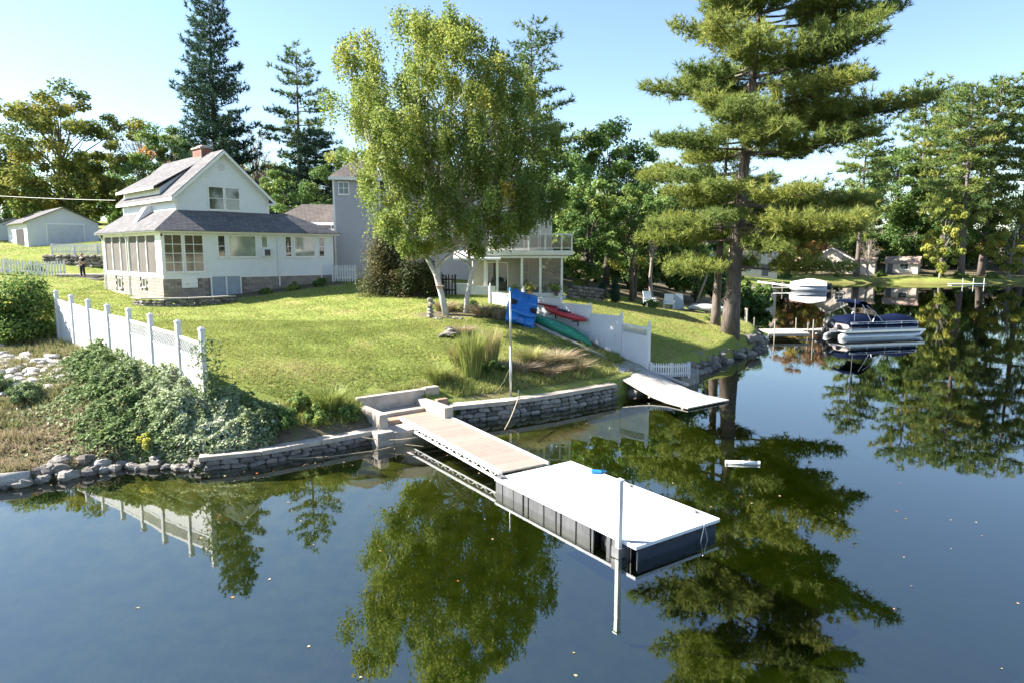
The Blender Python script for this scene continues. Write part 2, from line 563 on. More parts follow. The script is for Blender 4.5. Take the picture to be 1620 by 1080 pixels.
def gz(x, y):
    """Height of the finished ground (land or lake bed)."""
    x = np.asarray(x, float); y = np.asarray(y, float)
    s = shore_sd(x, y)
    land = land_h(x, y)
    bed = -0.25 - 2.3 * (1 - np.exp(-np.maximum(-s, 0) / 9.0))
    # the alcove with the steps is cut into the bank behind the gangway
    t = np.clip((s - 0.08) / 0.34, 0, 1)
    z = bed + (land - bed) * t
    lx = (x + 3.45) * AL_C + (y - 22.25) * AL_S
    ly = -(x + 3.45) * AL_S + (y - 22.25) * AL_C
    return np.where((lx > -1.18) & (lx < 1.15) & (ly > -1.2) & (ly < 1.38), np.minimum(z, 0.12), z)


def g1(x, y):
    return float(gz(np.array([x]), np.array([y]))[0])


def axis(parts):
    out = []
    for a, b, st in parts:
        out += list(np.arange(a, b - 1e-6, st))
    out.append(parts[-1][1])
    return np.array(out)


gx = axis([(-700, -200, 50), (-200, -60, 10), (-60, -30, 2), (-30, 20, 0.25), (20, 60, 1.5), (60, 130, 3), (130, 300, 17), (300, 900, 60)])
gy = axis([(-300, -60, 30), (-60, 10, 5), (10, 15, 1), (15, 50, 0.25), (50, 90, 1.0), (90, 160, 2.5), (160, 300, 14), (300, 900, 60)])
GX, GY = np.meshgrid(gx, gy, indexing='xy')
GZ = gz(GX, GY)
_rough = np.sin(GX * 1.7 + 0.6 * np.sin(GY * 1.3)) * np.cos(GY * 1.9 + GX * 0.7) * 0.02
GZ = GZ + np.where(shore_sd(GX, GY) > 0.8, _rough, 0)
nxg, nyg = len(gx), len(gy)
idx = np.arange(nxg * nyg).reshape(nyg, nxg)
Fg = np.stack([idx[:-1, :-1], idx[:-1, 1:], idx[1:, 1:], idx[1:, :-1]], -1).reshape(-1, 4)


def seg_d(x, y, pts):
    pts = np.array(pts, float)
    P = np.stack([x, y], -1)
    best = np.full(x.shape, 1e9)
    for i in range(len(pts) - 1):
        a = pts[i]; d = pts[i + 1] - a
        t = np.clip(((P - a) @ d) / (d @ d), 0, 1)
        c = a + t[..., None] * d
        best = np.minimum(best, np.hypot(*(np.moveaxis(P - c, -1, 0))))
    return best


FENCE_L = [(-9.25, 20.2), (-10.44, 21.2), (-11.92, 22.4), (-13.35, 23.7), (-14.76, 24.85), (-16.2, 26.05), (-17.6, 27.25), (-19.0, 28.45)]
FENCE_R = [(6.14, 30.4), (5.12, 31.8), (3.82, 33.2), (2.47, 34.6)]


def soil_mask(x, y):
    """1 where the ground is bare soil, leaf litter or weedy bank instead of lawn."""
    s = shore_sd(x, y)
    m = np.zeros(x.shape)
    # weedy land outside the left fence
    fx = -9.25 - (y - 20.2) * 1.19
    out = (x < fx - 0.1) & (y < 33) & (x > -60)
    m = np.where(out, 1.0, m)
    # strip along the left wall and the planted bed on the right
    m = np.maximum(m, np.clip((2.3 - s) / 0.7, 0, 1) * ((x < -3.0) & (x > -9.5)))
    bed = seg_d(x, y, [(-1.6, 25.6), (1.0, 27.4), (3.4, 29.6)])
    m = np.maximum(m, np.clip((1.45 - bed) / 0.7, 0, 1))
    kay = seg_d(x, y, [(0.2, 34.4), (2.2, 33.2), (4.6, 31.6)])
    m = np.maximum(m, np.clip((1.1 - kay) / 0.5, 0, 1))
    bir = seg_d(x, y, [(-4.0, 34.0), (0.2, 34.2)])
    m = np.maximum(m, np.clip((1.1 - bir) / 0.6, 0, 1))
    hs = seg_d(x, y, [(-18.6, 41.2), (-12.6, 47.2)])
    m = np.maximum(m, np.clip((1.3 - hs) / 0.5, 0, 1))
    pat = np.hypot((x - 12.2) / 3.2, (y - 51.5) / 2.2)
    m = np.maximum(m, np.clip((1.1 - pat) / 0.2, 0, 1))
    far = (y > 56) & (x > -28) & (x < 30)
    m = np.where(far, 1.0, m)
    m = np.where((y > 142), 1.0, m)
    return np.where(s < 0.1, 1.0, m)


gm = soil_mask(GX, GY)
gs = shore_sd(GX, GY)


def ground_material():
    m, nt, out = _new('ground')
    L = nt.links.new
    b = nt.nodes.new('ShaderNodeBsdfPrincipled')
    b.inputs['Roughness'].default_value = 0.95
    b.inputs['Specular IOR Level'].default_value = 0.1
    L(b.outputs[0], out.inputs[0])
    n1 = _noise(nt, 0.55, 6, 0.62)
    n2 = _noise(nt, 9.0, 6, 0.7)
    n3 = _noise(nt, 2.1, 5, 0.6)
    lawn = _ramp(nt, [(0.30, (0.260, 0.225, 0.100)), (0.43, (0.220, 0.235, 0.066)), (0.58, (0.170, 0.215, 0.048)), (0.75, (0.230, 0.250, 0.070))])
    L(n1.outputs[0], lawn.inputs[0])
    fine = _ramp(nt, [(0.3, (0.60, 0.62, 0.5)), (0.5, (1.0, 1.0, 1.0)), (0.72, (1.3, 1.25, 1.2))])
    L(n2.outputs[0], fine.inputs[0])
    mx = nt.nodes.new('ShaderNodeMix'); mx.data_type = 'RGBA'; mx.blend_type = 'MULTIPLY'; mx.inputs[0].default_value = 1
    L(lawn.outputs[0], mx.inputs[6]); L(fine.outputs[0], mx.inputs[7])
    soil = _ramp(nt, [(0.3, (0.075, 0.060, 0.042)), (0.5, (0.140, 0.115, 0.080)), (0.62, (0.110, 0.112, 0.050)), (0.75, (0.20, 0.175, 0.125))])
    L(n3.outputs[0], soil.inputs[0])
    mx2 = nt.nodes.new('ShaderNodeMix'); mx2.data_type = 'RGBA'; mx2.blend_type = 'MULTIPLY'; mx2.inputs[0].default_value = 1
    L(soil.outputs[0], mx2.inputs[6]); L(fine.outputs[0], mx2.inputs[7])
    at = nt.nodes.new('ShaderNodeAttribute'); at.attribute_name = 'soil'
    mr = nt.nodes.new('ShaderNodeMath'); mr.operation = 'ADD'; mr.use_clamp = True
    ms = nt.nodes.new('ShaderNodeMath'); ms.operation = 'MULTIPLY_ADD'
    L(n3.outputs[0], ms.inputs[0]); ms.inputs[1].default_value = 0.8; ms.inputs[2].default_value = -0.4
    mm = nt.nodes.new('ShaderNodeMath'); mm.operation = 'MULTIPLY'   # ragged edges only
    L(at.outputs['Fac'], mr.inputs[0])
    e1 = nt.nodes.new('ShaderNodeMath'); e1.operation = 'SUBTRACT'; e1.inputs[0].default_value = 1; L(at.outputs['Fac'], e1.inputs[1])
    L(e1.outputs[0], mm.inputs[0]); L(at.outputs['Fac'], mm.inputs[1])
    mm2 = nt.nodes.new('ShaderNodeMath'); mm2.operation = 'MULTIPLY'; L(mm.outputs[0], mm2.inputs[0]); L(ms.outputs[0], mm2.inputs[1])
    mm3 = nt.nodes.new('ShaderNodeMath'); mm3.operation = 'MULTIPLY'; L(mm2.outputs[0], mm3.inputs[0]); mm3.inputs[1].default_value = 6
    L(mm3.outputs[0], mr.inputs[1])
    mix = nt.nodes.new('ShaderNodeMix'); mix.data_type = 'RGBA'
    L(mr.outputs[0], mix.inputs[0]); L(mx.outputs[2], mix.inputs[6]); L(mx2.outputs[2], mix.inputs[7])
    # lake bed: silt with leaves and weed
    bedc = _ramp(nt, [(0.3, (0.075, 0.072, 0.020)), (0.5, (0.140, 0.128, 0.034)), (0.62, (0.20, 0.16, 0.05)), (0.8, (0.110, 0.112, 0.030))])
    L(n3.outputs[0], bedc.inputs[0])
    at2 = nt.nodes.new('ShaderNodeAttribute'); at2.attribute_name = 'wet'
    mix2 = nt.nodes.new('ShaderNodeMix'); mix2.data_type = 'RGBA'
    L(at2.outputs['Fac'], mix2.inputs[0]); L(mix.outputs[2], mix2.inputs[6]); L(bedc.outputs[0], mix2.inputs[7])
    L(mix2.outputs[2], b.inputs['Base Color'])
    bp = nt.nodes.new('ShaderNodeBump'); bp.inputs['Strength'].default_value = 0.6; bp.inputs['Distance'].default_value = 0.05
    L(n2.outputs[0], bp.inputs['Height']); L(bp.outputs[0], b.inputs['Normal'])
    return m


me = np_mesh('ground', np.stack([GX.ravel(), GY.ravel(), GZ.ravel()], 1), Fg, ground_material(), smooth=True)
for nm, val in (('soil', gm), ('wet', np.clip((0.25 - gs) / 0.3, 0, 1))):
    a = me.attributes.new(nm, 'FLOAT', 'POINT')
    a.data.foreach_set('value', val.ravel().astype(np.float32))
tag(link('ground', me), kind='structure')


WATER_R0 = 0.27


def water_material():
    m, nt, out = _new('lake_water')
    L = nt.links.new
    # reflectance by angle (Schlick), the same from above and from below the surface
    geo = nt.nodes.new('ShaderNodeNewGeometry')
    dt = nt.nodes.new('ShaderNodeVectorMath'); dt.operation = 'DOT_PRODUCT'
    ab = nt.nodes.new('ShaderNodeMath'); ab.operation = 'ABSOLUTE'
    om = nt.nodes.new('ShaderNodeMath'); om.operation = 'SUBTRACT'; om.inputs[0].default_value = 1.0
    pw = nt.nodes.new('ShaderNodeMath'); pw.operation = 'POWER'; pw.inputs[1].default_value = 5.0
    fr = nt.nodes.new('ShaderNodeMath'); fr.operation = 'MULTIPLY_ADD'; fr.use_clamp = True
    fr.inputs[1].default_value = 1 - WATER_R0; fr.inputs[2].default_value = WATER_R0
    gl = nt.nodes.new('ShaderNodeBsdfGlossy'); gl.inputs['Roughness'].default_value = 0.012
    tr = nt.nodes.new('ShaderNodeBsdfTransparent'); tr.inputs['Color'].default_value = (0.93, 0.95, 0.92, 1)
    mx = nt.nodes.new('ShaderNodeMixShader')
    n = _noise(nt, 0.8, 3, 0.5)
    n2 = _noise(nt, 6.0, 3, 0.5)
    ad = nt.nodes.new('ShaderNodeMath'); ad.operation = 'MULTIPLY_ADD'
    L(n2.outputs[0], ad.inputs[0]); ad.inputs[1].default_value = 0.12; L(n.outputs[0], ad.inputs[2])
    bp = nt.nodes.new('ShaderNodeBump'); bp.inputs['Strength'].default_value = 0.03; bp.inputs['Distance'].default_value = 0.05
    L(ad.outputs[0], bp.inputs['Height'])
    L(bp.outputs[0], gl.inputs['Normal'])
    L(geo.outputs['Incoming'], dt.inputs[0]); L(bp.outputs[0], dt.inputs[1]); L(dt.outputs['Value'], ab.inputs[0])
    L(ab.outputs[0], om.inputs[1]); L(om.outputs[0], pw.inputs[0]); L(pw.outputs[0], fr.inputs[0])
    L(fr.outputs[0], mx.inputs[0]); L(tr.outputs[0], mx.inputs[1]); L(gl.outputs[0], mx.inputs[2])
    L(mx.outputs[0], out.inputs['Surface'])
    va = nt.nodes.new('ShaderNodeVolumeAbsorption')
    va.inputs['Color'].default_value = (0.42, 0.55, 0.12, 1)
    va.inputs['Density'].default_value = 0.75
    L(va.outputs[0], out.inputs['Volume'])
    return m


wb = MB().box((-690, -290, -6), (890, 890, 0.0))
tag(wb.build('lake_water', water_material()), kind='structure')

# ---------------------------------------------------------------- building helpers
def wallM(ox, oy, face):
    """Wall frame: local x runs along the wall (to the right seen from outside), local -y points out, z up."""
    ang = {'front': 0, 'right': math.pi / 2, 'back': math.pi, 'left': -math.pi / 2}[face]
    return Matrix.Translation((ox, oy, 0)) @ Matrix.Rotation(ang, 4, 'Z')


def clapboards(mb, x0, x1, z0, z1, step=0.12, top=None):
    """Overlapping boards; top(z)->(xa,xb) narrows them under a gable."""
    z = z0
    while z < z1 - 1e-3:
        zt = min(z + step, z1)
        a0, b0 = (x0, x1) if top is None else top(z)
        a1, b1 = (x0, x1) if top is None else top(zt)
        if b0 - a0 < 0.05:
            break
        mb.add([(a0, -0.03, z), (b0, -0.03, z), (b1, -0.004, zt), (a1, -0.004, zt), (a0, 0, z), (b0, 0, z)],
               [(0, 1, 2, 3), (4, 5, 1, 0)])
        z = zt


def window(parent, M, x0, x1, z0, z1, rows=(0.5,), cols=(), glass=None, fw=0.07, sill=True, proud=0.06, frame=None, name='window'):
    glass = glass or GLASS
    f = MB(M)
    f.box((x0 - fw, -proud, z0 - fw), (x0, 0.01, z1 + fw)).box((x1, -proud, z0 - fw), (x1 + fw, 0.01, z1 + fw))
    f.box((x0, -proud, z1), (x1, 0.01, z1 + fw)).box((x0, -proud, z0 - fw), (x1, 0.01, z0))
    w_ = f.build(name, frame or TRIM, parent)
    if sill:
        MB(M).box((x0 - fw - 0.03, -proud - 0.045, z0 - fw - 0.045), (x1 + fw + 0.03, 0.005, z0 - fw - 0.002)).build('sill', frame or TRIM, w_)
    xs = [x0] + [x0 + (x1 - x0) * c for c in cols] + [x1]
    zs = [z0] + [z0 + (z1 - z0) * c for c in rows] + [z1]
    bw = 0.018
    for i in range(len(xs) - 1):
        for j in range(len(zs) - 1):
            a = xs[i] + (bw if i else 0); b = xs[i + 1] - (bw if i < len(xs) - 2 else 0)
            c = zs[j] + (bw if j else 0); d = zs[j + 1] - (bw if j < len(zs) - 2 else 0)
            off = -0.046 if j else -0.042
            MB(M).box((a, off, c), (b, off + 0.012, d)).build('pane', glass, w_)
    mb = MB(M)
    for c in cols:
        x = x0 + (x1 - x0) * c
        mb.box((x - bw, -0.052, z0), (x + bw, -0.005, z1))
    for r_ in rows:
        z = z0 + (z1 - z0) * r_
        segs = [x0] + [x0 + (x1 - x0) * c for c in cols] + [x1]
        for i in range(len(segs) - 1):
            mb.box((segs[i] + (bw if i else 0), -0.0505, z - bw), (segs[i + 1] - (bw if i < len(segs) - 2 else 0), -0.005, z + bw))
    if cols or rows:
        mb.build('muntin', frame or TRIM, w_)
    return w_


def slab(pts, t, name, mat, parent):
    """Roof plane: outline pts (counter-clockwise from above), thickness t downwards."""
    return MB().poly([(p[0], p[1], p[2] - t) for p in pts], t).build(name, mat, parent)


# ---------------------------------------------------------------- white cottage
HZ = 3.0
HA = R(46)
HX, HY = -20.6, 40.5
house = thing('cottage', 'white clapboard cottage with wraparound screened porch, grey roof and block foundation on the lawn', 'house', (HX, HY, HZ), HA)
W_, D_ = 11.4, 11.0


def hw(u, v):
    return HX + u * math.cos(HA) - v * math.sin(HA), HY + u * math.sin(HA) + v * math.cos(HA)


zs0, zs1 = 4.45 - HZ, 7.16 - HZ
FR = wallM(0, 0, 'front')
LF = wallM(0, D_, 'left')        # local x = D_ - v
RT = wallM(W_, 0, 'right')
# foundation core and its blocks
core = MB().box((0.04, 0.04, -0.9), (W_ - 0.04, D_ - 0.04, zs0 - 0.04))
fnd = core.build('foundation', MORTAR, house)
blk = MB().box((0, 0, 0), (0.388, 0.10, 0.188)).mesh('block', BLOCK)
hblk = MB().box((0, 0, 0), (0.188, 0.10, 0.188)).mesh('block_half', BLOCK)
FO = [(2.72, 4.66, -9, 4.56 - HZ), (1.0, 1.93, 3.82 - HZ, 9)]                     # door and panel openings on the front
LO = [(D_ - 8.42, D_ - 7.42, 3.52 - HZ, 4.30 - HZ), (D_ - 3.70, D_ - 2.80, 3.74 - HZ, 4.40 - HZ)]


def block_wall(M, length, opens, ground):
    nrow = 10
    for r_ in range(nrow):
        z = zs0 - 0.04 - (r_ + 1) * 0.2
        x = 0.0 if r_ % 2 else -0.2
        while x < length - 0.05:
            xa = max(x, 0)
            half = (x < 0) or (x + 0.39 > length)
            ln = 0.19 if half else 0.39
            if ground(xa + ln / 2) < z + HZ + 0.25 and not any(xa + ln > o[0] and xa < o[1] and z + .19 > o[2] and z < o[3] for o in opens):
                dp = random.uniform(0, 0.006)
                p = M @ Vector((xa + 0.001, -0.03 - dp, z))
                link('block', hblk if half else blk, fnd, p, M.to_euler())
            x += 0.4


block_wall(FR, W_, FO, lambda x: g1(*hw(x, -0.3)))
block_wall(LF, D_, LO, lambda x: g1(*hw(-0.3, D_ - x)))
# siding
mb = MB(FR); clapboards(mb, 0, W_, zs0, zs1, 0.115); mb.build('siding', WHITE, house)
mb = MB(RT); clapboards(mb, 0, D_, zs0, zs1, 0.115); mb.build('siding', WHITE, house)
# left porch wall: base band and header, the screens between
mb = MB(LF)
mb.box((0, -0.02, zs0 - 0.02), (D_, 0.1, 4.72 - HZ)).box((0, -0.02, 6.98 - HZ), (D_, 0.1, zs1))
mb.build('porch_band', TRIM, house)
mb = MB().box((0.12, 0.12, zs0), (W_ - 0.02, D_ - 0.02, zs1 - 0.02)); mb.build('core', mk('porch_interior', (0.16, 0.14, 0.12), None, 0.9, 2), house)
xs = [D_ - 10.75, D_ - 9.15, D_ - 7.47, D_ - 5.83, D_ - 4.15, D_ - 2.56, D_ - 0.85]
for i in range(6):
    MB(LF).box((xs[i] + 0.06, 0.035, 4.74 - HZ), (xs[i + 1] - 0.06, 0.05, 6.96 - HZ)).build('porch_screen', SCREEN, house)
for i, x in enumerate(xs):
    h = 0.09 if i in (0, 3, 6) else 0.045
    MB(LF).box((x - h, -0.03, 4.722 - HZ), (x + h, 0.11, 6.978 - HZ)).build('porch_post', TRIM, house)
MB(LF).box((0, -0.035, 4.722 - HZ), (xs[0] - 0.092, 0.11, 6.978 - HZ)).build('corner_board', TRIM, house)
MB(LF).box((xs[6] + 0.092, -0.035, 4.722 - HZ), (D_ + 0.03, 0.11, 6.978 - HZ)).build('corner_board', TRIM, house)
MB(FR).box((W_ - 0.09, -0.045, zs0 + .032), (W_ + 0.03, -0.031, zs1)).build('corner_board', TRIM, house)
MB(FR).box((-0.03, -0.05, zs0 - 0.06), (W_ + 0.04, -0.031, zs0 + 0.03)).build('water_table', TRIM, house)
# front: porch windows, casements, picture windows
for a, b in ((0.16, 1.10), (1.32, 2.36)):
    window(house, FR, a, b, 4.84 - HZ, 6.98 - HZ, rows=(0.25, 0.5, 0.75), cols=(0.48,), glass=mk_glass('porch_glass', (0.10, 0.075, 0.068), 0.08), fw=0.08)
for a, b, pale in ((3.32, 3.72, 0), (6.16, 6.52, 1), (7.83, 8.20, 0), (10.33, 10.68, 0)):
    if pale:
        window(house, FR, a, b, 6.30 - HZ, 6.98 - HZ, rows=(), glass=GLASSPALE, sill=False)
    else:
        window(house, FR, a, b, 5.72 - HZ, 6.98 - HZ)
for a, b in ((4.02, 5.72), (8.50, 9.95)):
    window(house, FR, a, b, 5.72 - HZ, 6.98 - HZ, rows=(), glass=GLASSPALE)
ac = MB(FR).box((6.12, -0.36, 5.70 - HZ), (6.62, -0.03, 6.20 - HZ)).build('air_conditioner', TRIM, house, bevel=0.012)
gr = MB(FR)
gr.box((6.17, -0.366, 5.75 - HZ), (6.57, -0.362, 6.15 - HZ)).build('grille', mk('grille_dark', (0.05, 0.055, 0.07), None, 0.6, 20), ac)
for k in range(7):
    MB(FR).box((6.18, -0.374, 5.775 - HZ + k * 0.055), (6.56, -0.367, 5.79 - HZ + k * 0.055)).build('louvre', STEEL, ac)
# basement doors and service panel
fd = MB(FR)
for a in (2.72, 3.66, 4.58):
    fd.box((a, -0.10, 3.02 - HZ), (a + 0.08, 0.0, 4.54 - HZ))
fd.box((2.80, -0.10, 4.47 - HZ), (3.66, 0.0, 4.54 - HZ)).box((3.74, -0.10, 4.47 - HZ), (4.58, 0.0, 4.54 - HZ))
bd = fd.build('basement_doorway', TRIM, house)
BLUEP = mk('blue_grey_paint', (0.30, 0.36, 0.44), (0.25, 0.30, 0.37), 0.5, 2)
for a, b in ((2.81, 3.65), (3.75, 4.57)):
    dr = MB(FR).box((a, -0.07, 3.06 - HZ), (b, 0.0, 4.465 - HZ)).build('door', BLUEP, bd)
pn = MB(FR).box((1.0, -0.09, 3.83 - HZ), (1.93, 0.0, 4.42 - HZ)).build('service_panel', TRIM, house, bevel=0.01)
MB(FR).box((1.2, -0.095, 4.05 - HZ), (1.4, -0.091, 4.075 - HZ)).build('vent_slot', STEEL, pn)
for o in LO:
    window(house, LF, o[0] + 0.2, o[1] - 0.2, o[2] + 0.12, o[3] - 0.05, rows=(), fw=0.045)
# eaves, fascia and hipped skirt roof round the upper storey
e = 0.38
ze = 7.27 - HZ
zt = 8.55 - HZ
u0, u1, v0 = 1.4, 7.35, 1.2
sof = MB().box((-e, -e, zs1 + 0.003), (W_ + e, D_ + e, zs1 + 0.03)).build('soffit', TRIM, house)
fa = MB()
fa.box((-e - .03, -e - .03, zs1 - 0.015), (W_ + e + .03, -e, ze + 0.0)).box((-e - .03, -e, zs1 - 0.015), (-e, D_ + e, ze))
fa.box((W_ + e, -e, zs1 - 0.015), (W_ + e + .03, D_ + e, ze))
fa.build('fascia', TRIM, house)
q = 0.09
A0 = (-e - q, -e - q, ze); B0 = (W_ + e + q, -e - q, ze); C0 = (W_ + e + q, D_ + e, ze); D0 = (-e - q, D_ + e, ze)
A1 = (u0, v0, zt); B1 = (u1, v0, zt)
B2 = (W_ - 2.6, v0, zt)
slab([A0, B0, B2, A1], 0.05, 'porch_roof', SHINGLE, house)
slab([D0, A0, A1, (u0, D_, zt)], 0.05, 'porch_roof', SHINGLE, house)
slab([B0, C0, (W_ - 2.6, D_, zt), B2], 0.05, 'porch_roof', SHINGLE, house)
slab([B2, (W_ - 2.6, D_, zt), (u1 - .02, D_, zt + .15), (u1 - .02, v0, zt + .15)], 0.05, 'porch_roof', SHINGLE, house)
# upper storey
uc = (u0 + u1) / 2
zE, zA = 9.56 - HZ, 12.30 - HZ
slope = (zA - zE) / (u1 - uc)
UF = wallM(u0, v0, 'front')
UL = wallM(u0, D_, 'left')
wdt = u1 - u0


def gab(z):
    if z <= zE:
        return 0, wdt
    k = (z - zE) / slope
    return k, wdt - k


MB().poly([(u0 + .01, v0 + .01, zt - .4), (u1 - .01, v0 + .01, zt - .4), (u1 - .01, v0 + .01, zE), (uc, v0 + .01, zA - .02), (u0 + .01, v0 + .01, zE)], D_ - v0 - 0.02, (0, 1, 0)).build('upper_walls', WHITE, house)
mb = MB(UF); clapboards(mb, 0, wdt, zt - 0.1, zA - 0.05, 0.115, gab); mb.build('siding', WHITE, house)
mb = MB(UL); clapboards(mb, 0, D_ - v0, zt - 0.1, zE, 0.115); mb.build('siding', WHITE, house)
MB(UF).box((-0.02, -0.045, zt - .1), (0.10, -0.031, zE)).build('corner_board', TRIM, house)
MB(UF).box((wdt - 0.10, -0.045, zt - .1), (wdt + 0.02, -0.031, zE)).build('corner_board', TRIM, house)
for a, b in ((3.42, 4.30), (4.46, 5.34)):
    window(house, UF, a - u0, b - u0, 8.68 - HZ, 10.05 - HZ, glass=mk_glass('upper_glass', (0.07, 0.085, 0.08), 0.05), fw=0.07)
vt = [(math.cos(t * math.pi / 8) * 0.2 + wdt / 2 - .05, -0.05, math.sin(t * math.pi / 8) * 0.2 + 11.30 - HZ) for t in range(16)]
MB(UF).poly(vt, 0.04, (0, 1, 0)).build('gable_vent', mk('vent_grey', (0.6, 0.6, 0.6), None, 0.6, 4), house)
ov = 0.35
zo = zE - ov * slope
yb, yf = D_ + 0.3, v0 - 0.34
rp = MB()
th = 0.14
slab([(uc, yf, zA + .1), (uc, yb, zA + .1), (u0 - ov, yb, zo + .1), (u0 - ov, yf, zo + .1)], 0.06, 'roof', SHINGLE, house)
rr = slab([(u1 + ov, yf, zo + .1), (u1 + ov, yb, zo + .1), (uc, yb, zA + .1), (uc, yf, zA + .1)], 0.06, 'roof', SHINGLE, house)
for sgn, ue in ((-1, u0 - ov), (1, u1 + ov)):
    MB().poly([(ue, yf - .03, zo + .04), (uc, yf - .03, zA + .04), (uc, yf - .03, zA - .17), (ue, yf - .03, zo - .17)], 0.03, (0, 1, 0)).build('rake_board', TRIM, house)
    MB().poly([(ue, yf, zo + .03), (uc - 0.02 * -sgn, yf, zA + .03), (uc - 0.02 * -sgn, v0 - .03, zA + .03), (ue, v0 - .03, zo + .03)], 0.02, (0, 0, -1)).build('rake_soffit', TRIM, house)
    MB().box((ue - .02 * sgn - .0, yf, zo - 0.15), (ue + .02 * sgn, yb, zo + 0.035)).build('gutter', TRIM, house)
    ci = u0 if sgn < 0 else u1
    MB().box((ue + .03, yf, zo - .19) if sgn < 0 else (ci, yf, zo - .19), (ci, v0 + .02, zo - .05) if sgn < 0 else (ue - .03, v0 + .02, zo - .05)).build('eave_return', TRIM, house)
# shed dormer on the left slope
dv0, dv1 = 3.7, 10.6
zd1 = zA - 0.75
udt = uc - (zA - zd1) / slope + .05
zd0 = zE + 0.42
slab([(udt, dv0 - .25, zd1 + .15), (udt, dv1 + .2, zd1 + .15), (u0 - .45, dv1 + .2, zd0 + .1), (u0 - .45, dv0 - .25, zd0 + .1)], 0.07, 'dormer_roof', SHINGLE, house)
zz = lambda u: zE + (u - u0) * slope
MB().poly([(u0 - .02, dv0, zE - .3), (u0 - .02, dv0, zd0 + .05), (udt, dv0, zd1 + .06)], dv1 - dv0, (0, 1, 0)).build('dormer_wall', WHITE, house)
MB().box((u0 - .48, dv0 - .25, zd0 - .06), (u0 - .45, dv1 + .2, zd0 + .10)).build('dormer_fascia', TRIM, house)
# chimney on the ridge, brick by brick
ch = MB().box((uc - .36, 3.45, zA - .5), (uc + .36, 4.85, zA + .42)).build('chimney', MORTAR, house)
brk = MB().box((0, 0, 0), (0.215, 0.03, 0.066)).mesh('brick', BRICK)
for r_ in range(6):
    z = zA - .08 + r_ * 0.08
    for k in range(6):
        x = -0.08 + k * 0.235 + (0.117 if r_ % 2 else 0)
        if 0 <= x and x + .215 < 1.42:
            link('brick', brk, ch, (uc - .365, 4.85 - x, z), (0, 0, -math.pi / 2))
    for k in range(3):
        x = k * 0.235 + (0.02 if r_ % 2 else 0)
        link('brick', brk, ch, (uc - .36 + x, 3.435, z))
MB().box((uc - .44, 3.37, zA + .425), (uc + .44, 4.93, zA + .53)).build('cap', CONC, ch)
MB().box((uc - .2, 3.7, zA + .53), (uc + .2, 4.6, zA + .66)).build('flue', mk('flue_clay', (0.5, 0.42, 0.36), None, 0.8, 4), ch)
# rooftop vent box on the porch roof, downspouts, eave lamps
MB().poly([(0.35, 5.2, 7.86 - HZ), (1.42, 5.2, 8.6 - HZ), (1.42, 5.2, 8.95 - HZ), (1.0, 5.2, 8.85 - HZ)], 0.7, (0, 1, 0)).build('roof_saddle', TRIM, house)
for pts in ([(-.30, 5.9, zs1), (-.10, 5.9, zs1 - .35), (-.10, 5.9, 0.15)], [(-.30, 10.9, zs1), (-.10, 10.9, zs1 - .35), (-.10, 10.9, 0.2)],
            [(7.27, -.3, zs1), (7.27, -.09, zs1 - .3), (7.27, -.09, .75)]):
    MB().tube(pts, 0.045, 8).build('downspout', TRIM, house)
MB(FR).box((-0.06, -0.2, 6.9 - HZ), (0.02, -0.06, 7.05 - HZ)).build('floodlight', BLACKP, house)
# clothes pole in front of the cottage
cp = thing('clothes_pole', 'thin white T-shaped pole standing before the cottage right windows', 'pole', (*hw(9.87, -1.0), g1(*hw(9.87, -1.0)) - .05), HA)
MB().tube([(0, 0, 0), (0, 0, 1.75)], 0.03, 8).build('shaft', TRIM, cp)
MB().tube([(-0.45, 0, 1.62), (0.45, 0, 1.62)], 0.022, 8).build('crossbar', TRIM, cp)
MB().tube([(-0.4, 0, 1.42), (0.4, 0, 1.42)], 0.015, 6).build('crossbar', TRIM, cp)

# low stone terrace in front of the cottage corner
ter = thing('terrace_wall', 'low curved stone terrace edge with pale coping before the cottage corner', 'wall')
tp = [(-21.6, 38.9), (-20.6, 38.2), (-19.4, 37.95), (-18.2, 38.3), (-17.2, 39.2), (-16.4, 40.3)]
stone_me = []
for k in range(6):
    r_ = np.random.default_rng(50 + k)
    vs = []
    for a in (-1, 1):
        for b in (-1, 1):
            for c in (-1, 1):
                vs.append((0.5 * a, 0.5 * b, 0.5 * c))
    b_ = MB()
    # a rounded irregular stone: 3x3 rings squashed
    pts = []
    for i in range(6):
        ph = math.pi * i / 5
        for j in range(8):
            th_ = 2 * math.pi * j / 8
            rr_ = 0.5 * (1 + r_.uniform(-.16, .12))
            x = math.sin(ph) * math.cos(th_); y = math.sin(ph) * math.sin(th_); z = math.cos(ph)
            mxx = max(abs(x), abs(y), abs(z))
            sq = 0.55
            s_ = (1 - sq) + sq / mxx
            pts.append((x * s_ * rr_, y * s_ * rr_, z * s_ * rr_))
    fs = []
    for i in range(5):
        for j in range(8):
            j2 = (j + 1) % 8
            fs.append((i * 8 + j, (i + 1) * 8 + j, (i + 1) * 8 + j2, i * 8 + j2))
    b_.add(pts, fs)
    stone_me.append(b_.mesh('stone', STONE, smooth=False))
pale_me = []
for m_ in stone_me:
    c_ = m_.copy(); c_.materials.clear(); c_.materials.append(PALE_STONE); pale_me.append(c_)


def put_stone(parent, p, size, pale=False, yaw=None, name='stone'):
    m_ = random.choice(pale_me if pale else stone_me)
    return link(name, m_, parent, p, (random.uniform(-.15, .15), random.uniform(-.15, .15), random.uniform(0, 6.28) if yaw is None else yaw + random.uniform(-.1, .1)), size)


